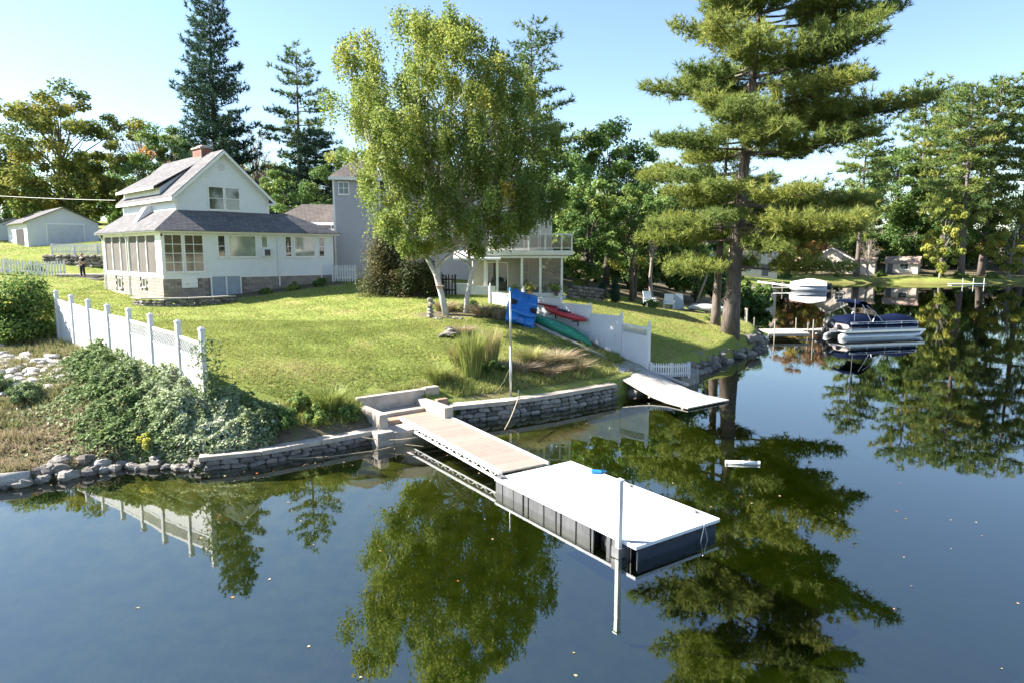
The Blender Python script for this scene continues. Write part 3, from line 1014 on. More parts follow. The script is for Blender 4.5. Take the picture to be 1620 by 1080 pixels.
def along(pts, s):
    pts = [Vector((p[0], p[1])) for p in pts]
    for i in range(len(pts) - 1):
        l = (pts[i + 1] - pts[i]).length
        if s <= l or i == len(pts) - 2:
            d = (pts[i + 1] - pts[i]) / l
            p = pts[i] + d * min(s, l)
            return p.x, p.y, math.atan2(d.y, d.x), d
        s -= l


def plen(pts):
    return sum(math.hypot(pts[i + 1][0] - pts[i][0], pts[i + 1][1] - pts[i][1]) for i in range(len(pts) - 1))


def stone_course(parent, pts, z_of, h, w_, ln=(0.25, 0.5), depth=0.35, pale=0.2, start=0.0):
    s = start
    L_ = plen(pts)
    while s < L_:
        l = random.uniform(*ln)
        x, y, yw, d = along(pts, min(s + l / 2, L_))
        put_stone(parent, (x, y, z_of(x, y)), (l * 1.12, depth * random.uniform(.9, 1.15), h * random.uniform(1.0, 1.25)), random.random() < pale, yw)
        s += l


for r_ in range(3):
    stone_course(ter, tp, lambda x, y: 2.88 + r_ * 0.165, 0.17, 0.3, start=0.1 * r_)
b_ = MB()
for i in range(len(tp) - 1):
    p, q_ = tp[i], tp[i + 1]
    b_.bar((p[0], p[1], 3.42), (q_[0], q_[1], 3.42), 0.34, 0.07)
b_.build('coping', CONC, ter)

# ---------------------------------------------------------------- garage and shed on the rise at the left
GA = R(46)
gx0, gy0 = -44.9, 64.0
gzb = 6.62
gar = thing('garage', 'white gabled garage with wide overhead door on the grassy rise', 'garage', (gx0, gy0, gzb), GA)
gw, gd, ghh = 5.9, 8.5, 2.2
GWALL = mk('garage_paint', (0.62, 0.64, 0.68), (0.56, 0.58, 0.62), 0.55, 2)
MB().poly([(0, 0, -.6), (gw, 0, -.6), (gw, 0, ghh), (gw / 2, 0, ghh + 1.35), (0, 0, ghh)], gd, (0, 1, 0)).build('walls', GWALL, gar)
mb = MB(wallM(0, 0, 'front')); clapboards(mb, 0, gw, 0, ghh + 1.3, 0.16, lambda z: (0, gw) if z < ghh else ((z - ghh) / 1.35 * gw / 2, gw - (z - ghh) / 1.35 * gw / 2)); mb.build('siding', GWALL, gar)
for s_ in (0, 1):
    a = (-.35 if s_ == 0 else gw + .35); zz_ = ghh - .16 + .05
    pts = [(gw / 2, -.35, ghh + 1.42), (gw / 2, gd + .3, ghh + 1.42), (a, gd + .3, zz_), (a, -.35, zz_)]
    if s_:
        pts = pts[::-1]
    slab(pts, .07, 'roof', SHINGLE, gar)
gdoor = MB().box((1.6, -0.06, 0), (4.55, -0.024, 1.98)).build('overhead_door', mk('garage_door', (0.55, 0.58, 0.64), None, 0.5, 2), gar)
for k in range(4):
    MB().box((1.65, -0.08, 0.03 + k * .49), (4.5, -0.061, 0.47 + k * .49)).build('door_panel', MATS['garage_door'], gdoor)
fr_ = MB().box((1.48, -0.07, 0), (1.595, -0.02, 2.1)).box((4.555, -0.07, 0), (4.67, -0.02, 2.1)).box((1.6, -0.07, 1.985), (4.55, -0.02, 2.1))
fr_.build('door_frame', TRIM, gar)
sd_ = MB(wallM(0, gd, 'left')); sd_.box((gd - 4.6, -0.03, 0), (gd - 1.4, 0.02, 1.55)); sd_.build('side_opening', DARK, gar)
shd = thing('shed', 'small pale shed at the left edge beside the garage', 'shed', (-53.0, 70.5, 6.6), GA)
MB().poly([(0, 0, -.6), (4, 0, -.6), (4, 0, 2.0), (2, 0, 2.9), (0, 0, 2.0)], 5, (0, 1, 0)).build('walls', WHITE, shd)
for s_ in (0, 1):
    a = (-.25 if s_ == 0 else 4.25)
    pts = [(2, -.25, 2.98), (2, 5.2, 2.98), (a, 5.2, 1.95), (a, -.25, 1.95)]
    slab(pts if s_ == 0 else pts[::-1], .06, 'roof', SHINGLE2, shd)
window(shd, wallM(0, 0, 'front'), 1.4, 2.4, .8, 1.6)

# ---------------------------------------------------------------- grey neighbouring house
NZ = 3.4
NB = R(9)
nx0, ny0 = -13.3, 50.5
nb = thing('neighbour_house', 'grey sided house with white trim, corner tower and glazed sunroom behind the birch', 'house', (nx0, ny0, NZ), NB)


def nwall(x0, y0, x1, y1, z0, z1, name='wall'):
    MB().box((x0, y0, z0 - NZ), (x1, y1, z1 - NZ)).build(name, GREYSIDE, nb)
    mb = MB(wallM(x0, y0, 'front')); clapboards(mb, 0, x1 - x0, max(z0, 3.6) - NZ, z1 - NZ, 0.14); mb.build('siding', GREYSIDE, nb)
    mb = MB(wallM(x0, y1, 'left')); clapboards(mb, 0, y1 - y0, max(z0, 3.6) - NZ, z1 - NZ, 0.14); mb.build('siding', GREYSIDE, nb)
    for xx in (x0, x1):
        MB().box((xx - .07, y0 - .045, z0 - NZ), (xx + .07, y0 - .031, z1 - NZ)).build('corner_board', TRIM, nb)


nwall(0.35, 0.0, 3.6, 8, 3.0, 11.3)            # tower
nwall(3.6, 0.6, 12.5, 9, 3.0, 10.6)            # main block
nwall(-4.2, 2.2, 0.35, 8, 3.0, 8.3)            # low wing
FRN = wallM(0, 0, 'front')
window(nb, wallM(0, 0, 'front'), 0.75, 1.4, 10.2 - NZ, 11.0 - NZ, rows=(0.5,), cols=(0.5,))
window(nb, wallM(0, 2.2, 'front'), -1.0, -0.4, 5.2 - NZ, 7.0 - NZ)
# roofs
tx0, tx1 = 0.05, 3.9
slab([(tx0, -.35, 11.35 - NZ), (tx1, -.35, 11.35 - NZ), (2.2, 3.2, 13.2 - NZ), (1.8, 3.2, 13.2 - NZ)], .08, 'roof', SHINGLE2, nb)
slab([(1.8, 3.2, 13.2 - NZ), (1.8, 5.2, 13.2 - NZ), (tx0, 8.3, 11.35 - NZ), (tx0, -.35, 11.35 - NZ)], .08, 'roof', SHINGLE2, nb)
slab([(tx1, -.35, 11.35 - NZ), (tx1, 8.3, 11.35 - NZ), (2.2, 5.2, 13.2 - NZ), (2.2, 3.2, 13.2 - NZ)], .08, 'roof', SHINGLE2, nb)
MB().box((tx0 - .02, -.40, 11.15 - NZ), (tx1 + .02, -.355, 11.36 - NZ)).build('fascia', TRIM, nb)
slab([(3.5, .2, 10.65 - NZ), (12.9, .2, 10.65 - NZ), (12.9, 4.8, 13.0 - NZ), (3.5, 4.8, 13.0 - NZ)], .08, 'roof', SHINGLE2, nb)
slab([(3.5, 4.8, 13.0 - NZ), (12.9, 4.8, 13.0 - NZ), (12.9, 9.4, 10.65 - NZ), (3.5, 9.4, 10.65 - NZ)], .08, 'roof', SHINGLE2, nb)
slab([(-4.7, 1.75, 8.2 - NZ), (0.3, 1.75, 8.2 - NZ), (0.3, 5.0, 9.75 - NZ), (-2.6, 5.0, 9.75 - NZ)], .08, 'roof', SHINGLE2, nb)
slab([(-4.7, 8.3, 8.2 - NZ), (-4.7, 1.75, 8.2 - NZ), (-2.6, 5.0, 9.75 - NZ), (-2.6, 5.4, 9.75 - NZ)], .08, 'roof', SHINGLE2, nb)
MB().box((-4.74, 1.70, 8.0 - NZ), (0.3, 1.745, 8.21 - NZ)).build('fascia', TRIM, nb)
MB().box((-4.5, 0.7, 7.55 - NZ), (0.32, 2.1, 7.7 - NZ)).build('entry_roof', TRIM, nb)
MB().tube([(-.1, 1.72, 8.05 - NZ), (-.1, 2.1, 7.8 - NZ), (-.1, 2.12, 4.0 - NZ)], .05, 8).build('downspout', TRIM, nb)
# lower front with sliding door, windows
mf = wallM(0, 0.6, 'front')
for a, b in ((4.6, 5.7), (7.0, 8.2)):
    window(nb, mf, a, b, 7.6 - NZ, 9.2 - NZ)
window(nb, mf, 4.6, 5.8, 4.4 - NZ, 5.9 - NZ)

# sunroom wing standing forward, world-aligned on its own root (same house)
SX, SY = 0.0, 42.5
ca, sa = math.cos(-NB), math.sin(-NB)
dx, dy = SX - nx0, SY - ny0
SM = Matrix.Translation((dx * ca - dy * sa, dx * sa + dy * ca, -NZ)) @ Matrix.Rotation(-NB + R(4), 4, 'Z')


def sb(a, b, name, mat, par=None):
    return MB(SM).box(a, b).build(name, mat, par or nb)


# floor slab of the patio, lower storey posts, beam, upper deck
sb((-5.2, -0.6, 2.2), (3.3, 5.0, 3.32), 'patio_base', mk('stucco', (0.66, 0.65, 0.63), (0.56, 0.55, 0.52), 0.85, 3, .2))
sb((-2.4, 1.6, 3.3), (1.9, 6.0, 5.72), 'lower_wall', GREYSIDE)
for x in (0.58, 1.72, 3.05):
    sb((x - .07, -.45, 3.33), (x + .07, -.31, 5.74), 'post', TRIM)
sb((-1.75, -.42, 3.33), (-1.6, -.28, 5.74), 'post', TRIM)
sb((-1.0, -.42, 3.33), (-.86, -.28, 5.74), 'post', TRIM)
sb((-2.6, -.62, 5.745), (3.55, 5.0, 5.80), 'deck_floor', WEATHER)
sb((-2.6, -.68, 5.805), (3.72, -.50, 6.08), 'deck_beam', TRIM)
sb((3.58, -.50, 5.805), (3.72, 5.0, 6.08), 'deck_beam', TRIM)
sb((-2.6, -.60, 5.62), (3.3, -.45, 5.742), 'deck_beam', TRIM)
for a, b, k in ((0.66, 1.62, 0), (1.82, 2.95, 0)):
    g_ = sb((a, -.34, 3.40), (b, -.325, 5.70), 'sunroom_pane', mk_glass('sunroom_glass', (0.03, 0.035, 0.03), 0.04, 0.55))
slw = MB(SM @ wallM(0, 1.6, 'front'))
slm = SM @ wallM(0, 1.6, 'front')
window(nb, slm, -1.45, -.2, 3.5, 5.3, rows=(), cols=(0.5,), sill=False, name='sliding_door')
window(nb, slm, 0.75, 1.15, 3.9, 5.5)
# glazed upper storey
sb((-1.3, 1.2, 6.09), (2.55, 5.0, 8.9), 'upper_wall', GREYSIDE)
um = SM @ wallM(0, 0.2, 'front')
sb((-1.3, 0.25, 6.09), (2.6, 1.18, 6.2), 'sill_board', TRIM)
for a, b in ((-1.2, -.3), (-.15, .72), (1.05, 1.62), (1.80, 2.42)):
    window(nb, um, a, b, 6.25, 8.45, rows=(0.33,), glass=mk_glass('sky_glass', (0.20, 0.25, 0.30), 0.04), sill=False, fw=0.075)
sb((-1.35, .16, 8.53), (2.7, 1.2, 8.75), 'header', TRIM)
MB(SM).poly([(-1.6, .12, 8.76), (2.75, .12, 8.76), (0.6, .12, 9.95)], .06, (0, 1, 0)).build('gable', GREYSIDE, nb)
MB(SM).poly([(0.6, 0.0, 10.08), (0.6, 5, 10.08), (-1.95, 5, 8.66), (-1.95, 0.0, 8.66)], .08).build('roof', SHINGLE2, nb)
MB(SM).poly([(3.1, 0.0, 8.66), (3.1, 5, 8.66), (0.6, 5, 10.08), (0.6, 0.0, 10.08)], .08).build('roof', SHINGLE2, nb)
MB(SM).poly([(0.6, -.05, 10.07), (3.12, -.05, 8.65), (3.12, -.05, 8.47), (0.6, -.05, 9.88)], .04, (0, 1, 0)).build('rake_board', TRIM, nb)
# balcony rail
for x in (0.0, 1.0, 2.0, 3.0, 3.62):
    sb((x - .045, -.64, 6.085), (x + .045, -.55, 7.02), 'rail_post', TRIM)
sb((-1.6, -.66, 7.025), (3.68, -.53, 7.10), 'handrail', TRIM)
sb((-1.6, -.62, 6.2), (3.6, -.57, 6.25), 'rail', TRIM)
sb((3.585, -.5, 6.97), (3.655, 2.0, 7.05), 'handrail', TRIM)
sb((-1.6, -.605, 6.26), (3.56, -.59, 6.95), 'rail_glass', mk_glass('rail_glass', (0.12, 0.14, 0.15), 0.04, 0.75))
# lower porch roof over the sliding door
MB(SM).poly([(-3.6, -.9, 5.50), (-.75, -.9, 5.50), (-.75, 1.55, 5.95), (-3.6, 1.55, 5.95)], .12).build('porch_roof', TRIM, nb)
# white panel wall under the patio, seen above the boats
WPAN = mk('white_panel', (0.74, 0.73, 0.72), (0.66, 0.65, 0.64), 0.5, 2)
for k in range(6):
    a = -5.0 + k * 1.32
    if k < 3:
        sb((a, -.72, 2.2), (a + 1.30, -.62, 4.25 - 0.16 * k), 'wall_panel', WPAN)
    else:
        sb((a, -.72, 2.2), (a + 1.30, -.62, 3.6 - .02 * k), 'wall_panel', WPAN)

# potted plants on the patio
pots = [('potted_palm', 'spiky yellow-green plant in a pot on the neighbour patio', (1.05, 41.5, 3.33), 0.6, L_BIRCH),
        ('potted_shrub', 'small leafy plant in a pale pot left on the neighbour patio', (0.15, 41.6, 3.33), 0.45, L_GREEN),
        ('potted_fern', 'green plant in a dark pot at the right end of the neighbour patio', (2.7, 41.7, 3.33), 0.5, L_GREEN)]
for i, (nm, lb, p, h, lm) in enumerate(pots):
    t = thing(nm, lb, 'potted plant', p)
    MB().lathe([(0.11, 0), (0.17, .28), (0.19, .3), (.16, .3)], 10).build('pot', mk('pot_%d' % i, [(0.5, 0.3, 0.2), (0.6, 0.58, 0.55), (0.08, 0.08, 0.09)][i], None, 0.7, 4), t)
    n = 260
    d = unit(np.stack([rng.normal(size=n), rng.normal(size=n), np.abs(rng.normal(size=n)) + .5], 1))
    pos = np.array([0, 0, .3]) + d * rng.uniform(.1, h, (n, 1))
    V, F = leaf_quads(pos, rng.normal(size=(n, 3)), rng.uniform(.07, .13, n), .4)
    link('leaves', np_mesh('leaves', V, F, lm, rng.uniform(.2, .9, n)), t)

# ---------------------------------------------------------------- stone walls inland
def rubble_wall(name, label, pts, h, rows, pale=.3, base=None, ln=(0.3, 0.6), depth=.4):
    t = thing(name, label, 'wall')
    for r_ in range(rows):
        stone_course(t, pts, (lambda x, y: (g1(x, y) if base is None else base) + (r_ + .4) * h / rows), h / rows * 1.0, .4, ln, depth, pale, random.uniform(-.2, .1))
    return t


rubble_wall('stone_wall', 'grey rubble stone wall beside the neighbour patio and the two evergreens', [(3.6, 43.4), (4.8, 44.4), (5.9, 45.3)], 0.85, 4, .35, ln=(.25, .5))
rubble_wall('stone_wall', 'stone retaining wall behind the person below the white picket fence', [(-38.6, 56.8), (-36.2, 56.4), (-34.0, 56.0), (-31.6, 56.2)], 1.3, 5, .2, base=4.5, ln=(.4, .8), depth=.5)
# step and landing by the person
ld = thing('landing', 'low stone landing with steps where the person stands', 'steps')
for i, (x, y, z, sx, sy, sz) in enumerate([(-32.3, 53.0, 4.32, 5.2, 1.5, .16), (-32.2, 51.9, 4.12, 1.5, .7, .2), (-31.2, 51.4, 4.0, 1.0, .7, .3)]):
    MB().box((x - sx / 2, y - sy / 2, z - sz), (x + sx / 2, y + sy / 2, z)).build('slab' if i == 0 else 'step', PALE_STONE if i else CONC, ld, bevel=.03)
stone_course(ld, [(-34.8, 52.2), (-33.1, 52.1)], lambda x, y: 3.95, .3, .3, (.3, .6), .4, .2)
stone_course(ld, [(-31.3, 52.2), (-29.8, 52.1)], lambda x, y: 3.95, .3, .3, (.3, .6), .4, .2)

# ---------------------------------------------------------------- houses across the water
CREAM = mk('cream_siding', (0.62, 0.55, 0.46), (0.54, 0.47, 0.39), 0.7, 1.5)
TANROOF = mk('tan_roof', (0.36, 0.27, 0.22), (0.27, 0.20, 0.165), 0.9, 5, .3)


def small_house(name, label, x, y, z, rz, w_, d_, h_, rise, wins, doors, wall=CREAM, roof=TANROOF, along_x=True, parent=None):
    t = thing(name, label, 'house', (x, y, z), rz) if parent is None else parent
    o = .35
    if along_x:     # ridge along x
        MB().poly([(0, 0, -1), (0, d_, -1), (0, d_, h_), (0, d_ / 2, h_ + rise), (0, 0, h_)], w_, (1, 0, 0)).build('wall', wall, t)
        k = rise / (d_ / 2)
        slab([(-o, -o, h_ - o * k + .08), (w_ + o, -o, h_ - o * k + .08), (w_ + o, d_ / 2, h_ + rise + .08), (-o, d_ / 2, h_ + rise + .08)], .1, 'roof', roof, t)
        slab([(-o, d_ / 2, h_ + rise + .08), (w_ + o, d_ / 2, h_ + rise + .08), (w_ + o, d_ + o, h_ - o * k + .08), (-o, d_ + o, h_ - o * k + .08)], .1, 'roof', roof, t)
    else:
        MB().poly([(0, 0, -1), (w_, 0, -1), (w_, 0, h_), (w_ / 2, 0, h_ + rise), (0, 0, h_)], d_, (0, 1, 0)).build('wall', wall, t)
        k = rise / (w_ / 2)
        slab([(w_ / 2, -o, h_ + rise + .08), (w_ / 2, d_, h_ + rise + .08), (-o, d_, h_ - o * k + .08), (-o, -o, h_ - o * k + .08)], .1, 'roof', roof, t)
        slab([(w_ + o, -o, h_ - o * k + .08), (w_ + o, d_, h_ - o * k + .08), (w_ / 2, d_, h_ + rise + .08), (w_ / 2, -o, h_ + rise + .08)], .1, 'roof', roof, t)
        for s_ in (0, 1):
            a = -o if s_ == 0 else w_ + o
            MB().poly([(a, -o - .05, h_ - o * k + .07), (w_ / 2, -o - .05, h_ + rise + .07), (w_ / 2, -o - .05, h_ + rise - .2), (a, -o - .05, h_ - o * k - .2)], .05, (0, 1, 0)).build('rake_board', TRIM, t)
    for (a, b, c, d, kind) in wins:
        window(t, wallM(0, 0, 'front'), a, b, c, d, rows=(.5,) if kind != 2 else (), cols=(.5,) if kind == 1 else (), fw=.12)
    for (a, b, c) in doors:
        MB().box((a, -.06, 0), (b, -.01, c)).build('door', mk('far_door', (0.12, 0.11, 0.12), None, .5, 2), t)
    return t


small_house('cabin', 'small cream cabin with tan roof on the far bank', 80.0, 147.0, g1(82, 145), R(-36), 6.0, 4.6, 2.3, 1.25,
            [(2.7, 4.2, .9, 2.0, 1)], [(.35, 1.35, 2.0)])
ch_ = small_house('lake_house', 'cream gabled house with low wing behind the bare tree on the far bank', 64.5, 149, g1(64, 146), R(-32), 8.5, 7, 2.8, 2.4,
                  [(1.0, 2.4, .8, 2.2, 1), (5.4, 7.0, .8, 2.2, 1)], [(3.6, 4.6, 2.1)], along_x=False)
MB().poly([(-4.5, 1, -1), (-4.5, 6, -1), (-4.5, 6, 2.4), (-4.5, 3.5, 4.0), (-4.5, 1, 2.4)], 4.45, (1, 0, 0)).build('wing_wall', CREAM, ch_)
slab([(-4.9, .6, 2.3), (-.4, .6, 2.3), (-.4, 3.5, 4.15), (-4.9, 3.5, 4.15)], .1, 'wing_roof', TANROOF, ch_)
MB().box((8.52, 1.5, -1), (12.5, 6, 2.2)).build('wing_wall', CREAM, ch_)
slab([(8.9, 1.2, 2.35), (12.8, 1.2, 2.35), (12.8, 6.2, 3.4), (8.9, 6.2, 3.4)], .1, 'wing_roof', TANROOF, ch_)
small_house('waterside_house', 'tall cream house behind the big pine, mirrored in the far cove', 43.0, 131, g1(45, 131), R(-4), 7.5, 7, 5.2, 1.8,
            [(1.0, 2.0, 3.4, 4.6, 0), (3.0, 4.4, 3.4, 4.6, 1), (5.4, 6.4, 3.4, 4.6, 0), (1.2, 2.6, .9, 2.2, 1)], [(4.6, 5.8, 2.2)])
small_house('white_house', 'white house glimpsed through the branches left of the big pine', 21.0, 96, g1(21, 97), R(4), 8, 7, 4.6, 2.0,
            [(1.0, 2.2, 2.8, 4.0, 0), (4.8, 6.2, 2.8, 4.0, 0), (1.0, 2.2, .6, 1.8, 0)], [(3.2, 4.2, 2.1)], wall=WHITE, roof=SHINGLE)

# ---------------------------------------------------------------- fences
def post_mesh(h, s=.13):
    b = MB()
    b.box((-s / 2, -s / 2, 0), (s / 2, s / 2, h))
    return b


def vinyl_post(parent, x, y, z0, z1, yaw, s=.13, finial=False):
    h = z1 - z0
    p = link('post', post_mesh(h, s).mesh('post', VINYL), parent, (x, y, z0), (0, 0, yaw))
    c = MB()
    e = s / 2 + .018
    c.box((-e, -e, h + .001), (e, e, h + .03))
    if finial:
        c.lathe([(.03, h + .03), (.03, h + .06), (.055, h + .10), (.05, h + .14), (.015, h + .19)], 8)
    else:
        c.add([(-e, -e, h + .03), (e, -e, h + .03), (e, e, h + .03), (-e, e, h + .03), (0, 0, h + .10)],
              [(0, 1, 4), (1, 2, 4), (2, 3, 4), (3, 0, 4)])
    link('post_cap', c.mesh('post_cap', VINYL), p)
    return p


def lattice(parent, p, q, z0, z1, zq0, zq1, step=.11, w_=.035):
    """Crossed strips between two posts: p,q ends (x,y); heights at each end."""
    P = Vector((p[0], p[1], 0)); Q = Vector((q[0], q[1], 0))
    L_ = (Q - P).length
    d = (Q - P) / L_
    h = z1 - z0

    def pt(s, t):
        k = s / L_
        return P + d * s + Vector((0, 0, z0 + (zq0 - z0) * k + t))
    nrm = d.cross(Vector((0, 0, 1)))
    for dirn, off in ((1, .006), (-1, -.006)):
        b = MB()
        s = -h
        while s < L_ + h:
            a0, t0 = s, 0.0
            a1, t1 = s + h, h
            if a0 < 0:
                t0 = -a0; a0 = 0
            if a1 > L_:
                t1 = h - (a1 - L_); a1 = L_
            if a1 > a0 + .02:
                if dirn < 0:
                    A = pt(a0, h - t0); B = pt(a1, h - t1)
                else:
                    A = pt(a0, t0); B = pt(a1, t1)
                b.bar(A + nrm * off, B + nrm * off, .01, w_, up=nrm)
            s += step
        o = b.build('lattice', VINYL, parent)


def vinyl_panel(parent, p, q, zt_p, zt_q, zb_p, zb_q, lat=0.0, lat_mid=False, boards=7):
    """Boards between rails; the top may be a lattice strip of height lat."""
    P = Vector((p[0], p[1], 0)); Q = Vector((q[0], q[1], 0))
    L_ = (Q - P).length
    d = (Q - P) / L_
    s0, s1 = .072, L_ - .072

    def zl(zp, zq, s):
        return zp + (zq - zp) * s / L_

    def rail(zp, zq, h, th=.05):
        A = P + d * s0 + Vector((0, 0, zl(zp, zq, s0) - h / 2)); B = P + d * s1 + Vector((0, 0, zl(zp, zq, s1) - h / 2))
        MB().bar(A, B, th, h).build('rail', VINYL, parent)
    rail(zt_p, zt_q, .09)
    body = .095
    if lat:
        lattice(parent, (P + d * s0)[:2], (P + d * s1)[:2], zl(zt_p, zt_q, s0) - .09 - lat, zl(zt_p, zt_q, s0) - .09, zl(zt_p, zt_q, s1) - .09 - lat, zl(zt_p, zt_q, s1) - .09)
        rail(zt_p - .09 - lat, zt_q - .09 - lat, .07)
        body = .09 + lat + .072
    elif lat_mid:
        rail(zt_p - .45, zt_q - .45, .05, .055)
    n = max(3, int(L_ / .27))
    for k in range(n):
        a = s0 + (s1 - s0) * k / n + .003; b = s0 + (s1 - s0) * (k + 1) / n - .003
        pa = P + d * a; pb = P + d * b
        m_ = MB()
        nn = d.cross(Vector((0, 0, 1))) * .016
        za0, zb0 = zl(zb_p, zb_q, a), zl(zb_p, zb_q, b)
        za1, zb1 = zl(zt_p, zt_q, a) - body, zl(zt_p, zt_q, b) - body
        vs = []
        for sg in (-1, 1):
            vs += [tuple(pa + nn * sg + Vector((0, 0, za0))), tuple(pb + nn * sg + Vector((0, 0, zb0))), tuple(pb + nn * sg + Vector((0, 0, zb1))), tuple(pa + nn * sg + Vector((0, 0, za1)))]
        m_.add(vs, [(0, 1, 2, 3), (7, 6, 5, 4), (0, 4, 5, 1), (1, 5, 6, 2), (2, 6, 7, 3), (3, 7, 4, 0)])
        m_.build('board', VINYL, parent)


fl = thing('privacy_fence', 'white vinyl privacy fence with lattice tops stepping down to the vines at left', 'fence')
FT = [3.78, 3.90, 4.00, 4.07, 4.12, 4.22, 4.32, 4.42]
yw = math.atan2(FENCE_L[1][1] - FENCE_L[0][1], FENCE_L[1][0] - FENCE_L[0][0])
for (x, y), zt_ in zip(FENCE_L, FT):
    vinyl_post(fl, x, y, g1(x, y) - .4, zt_ - .1, yw, .14)
for i in range(7):
    p, q_ = FENCE_L[i], FENCE_L[i + 1]
    a, b = g1(*p) - .25, g1(*q_) - .25
    drop = [.46, .42, .38, .36, .34, .34, .34][i]
    vinyl_panel(fl, p, q_, FT[i] - drop - .03, FT[i + 1] - drop - .03, a, b, lat=.36 if i < 3 else 0, lat_mid=i >= 3)

fr = thing('privacy_fence', 'white vinyl privacy fence with finial posts behind the stored boats', 'fence')
FRT = [2.92, 3.22, 3.55, 3.92]
yw = math.atan2(1.4, -1.1)
for (x, y), zt_ in zip(FENCE_R, FRT):
    vinyl_post(fr, x, y, g1(x, y) - .3, zt_ - .19, yw, .13, True)
for i in range(3):
    p, q_ = FENCE_R[i], FENCE_R[i + 1]
    top = [2.62, 3.02, 3.42][i]
    top2 = [2.70, 3.02, 3.42][i]
    vinyl_panel(fr, p, q_, top, top2, g1(*p) - .15, g1(*q_) - .15, lat=.30 if i == 0 else 0)
p, q_ = FENCE_R[3], (0.6, 36.2)
vinyl_post(fr, q_[0], q_[1], g1(*q_) - .3, 4.0, yw, .13, True)
vinyl_panel(fr, p, q_, 3.62, 3.72, g1(*p) - .15, g1(*q_) - .15)
p = (-1.2, 37.6)
vinyl_post(fr, p[0], p[1], g1(*p) - .3, 4.1, yw, .13, True)
vinyl_panel(fr, q_, p, 3.74, 3.8, g1(*q_) - .15, g1(*p) - .15)


def picket_fence(label, pts, h, step=.13, pw=.075, base=None, group=None, dark=None):
    t = thing('picket_fence', label, 'fence')
    M_ = dark or VINYL
    pk = MB()
    pk.add([(-pw / 2, -.012, 0), (pw / 2, -.012, 0), (pw / 2, -.012, h - .06), (0, -.012, h), (-pw / 2, -.012, h - .06),
            (-pw / 2, .012, 0), (pw / 2, .012, 0), (pw / 2, .012, h - .06), (0, .012, h), (-pw / 2, .012, h - .06)],
           [(0, 1, 2, 3, 4), (9, 8, 7, 6, 5), (0, 5, 6, 1), (1, 6, 7, 2), (2, 7, 8, 3), (3, 8, 9, 4), (4, 9, 5, 0)])
    pm = pk.mesh('picket', M_)
    L_ = plen(pts)
    n = int(L_ / step)
    zf = base or (lambda x, y: g1(x, y))
    for k in range(n + 1):
        x, y, yw_, d = along(pts, k * L_ / n)
        link('picket', pm, t, (x, y, zf(x, y) + .05), (random.uniform(-.01, .01), random.uniform(-.015, .015), yw_))
    for i in range(len(pts) - 1):
        a, b = pts[i], pts[i + 1]
        ang = math.atan2(b[1] - a[1], b[0] - a[0])
        ox, oy = -math.sin(ang) * .035, math.cos(ang) * .035
        for hh in (.22 * h + .05, .74 * h + .05):
            MB().bar((a[0] + ox, a[1] + oy, zf(*a) + hh), (b[0] + ox, b[1] + oy, zf(*b) + hh), .04, .08).build('rail', M_, t)
    for i, a in enumerate(pts):
        j = min(i, len(pts) - 2)
        ang = math.atan2(pts[j + 1][1] - pts[j][1], pts[j + 1][0] - pts[j][0])
        ox, oy = -math.sin(ang) * .1, math.cos(ang) * .1
        MB().box((-.055, -.055, 0), (.055, .055, h + .1)).build('post', M_, t).matrix_basis = Matrix.Translation((a[0] + ox, a[1] + oy, zf(*a) - .05)) @ Matrix.Rotation(ang, 4, 'Z')
    return t


picket_fence('white picket fence at the left edge behind the big green shrub', [(-41.5, 52.6), (-39, 52.9), (-36.8, 53.2), (-35.0, 53.6)], 1.15, .2, .11)
picket_fence('white picket fence on the wall behind the person', [(-38.4, 57.4), (-36.3, 57.1), (-34.2, 56.8), (-31.8, 56.8)], .85, .16, .08, base=lambda x, y: 5.80)
picket_fence('short white picket fence between the cottage and the dark conifer', [(-12.55, 48.0), (-11.0, 48.0)], 1.15, .16, .09)
picket_fence('tiny white picket fence at the water end of the vinyl fence', [(6.25, 30.2), (7.15, 30.05), (8.0, 30.3)], .62, .105, .055, base=lambda x, y: .42)
picket_fence('dark picket fence behind the birch trunks', [(-6.6, 41.2), (-5.0, 41.0), (-3.4, 40.8)], 1.2, .17, .08, dark=mk('dark_iron', (0.03, 0.03, 0.032), None, .5, 5))

# ---------------------------------------------------------------- shore walls
WL = [(-8.6, 18.15), (-7.3, 18.6), (-6.15, 19.5), (-4.87, 20.45), (-3.72, 21.45)]
wl_ = thing('shore_wall', 'low stone shore wall with concrete cap left of the gangway', 'wall')
WR = [(-2.1, 23.5), (-0.2, 24.35), (2.2, 25.9), (4.35, 27.7)]
wr_ = thing('shore_wall', 'mossy stone shore wall with pale concrete cap right of the gangway', 'wall')


def off(pts, d):
    out = []
    for i, p in enumerate(pts):
        a = pts[max(i - 1, 0)]; b = pts[min(i + 1, len(pts) - 1)]
        v = Vector((b[0] - a[0], b[1] - a[1])).normalized()
        out.append((p[0] - v.y * d, p[1] + v.x * d))
    return out


def cap_slabs(parent, pts, width, z0, z1, step, mat, jitter=.02):
    L_ = plen(pts)
    s = 0
    a_in = off(pts, width)
    while s < L_ - .05:
        l = min(step * random.uniform(.8, 1.2), L_ - s)
        if L_ - s - l < .4:
            l = L_ - s
        p = along(pts, s); q = along(pts, s + l - .012)
        nx_, ny_ = -math.sin(p[2]), math.cos(p[2]); mx_, my_ = -math.sin(q[2]), math.cos(q[2])
        dz = random.uniform(-jitter, jitter)
        b = MB()
        b.poly([(p[0], p[1], z0), (q[0], q[1], z0), (q[0] + mx_ * width, q[1] + my_ * width, z0), (p[0] + nx_ * width, p[1] + ny_ * width, z0)], z1 - z0 + dz)
        b.build('cap_slab', mat, parent, bevel=.02)
        s += l


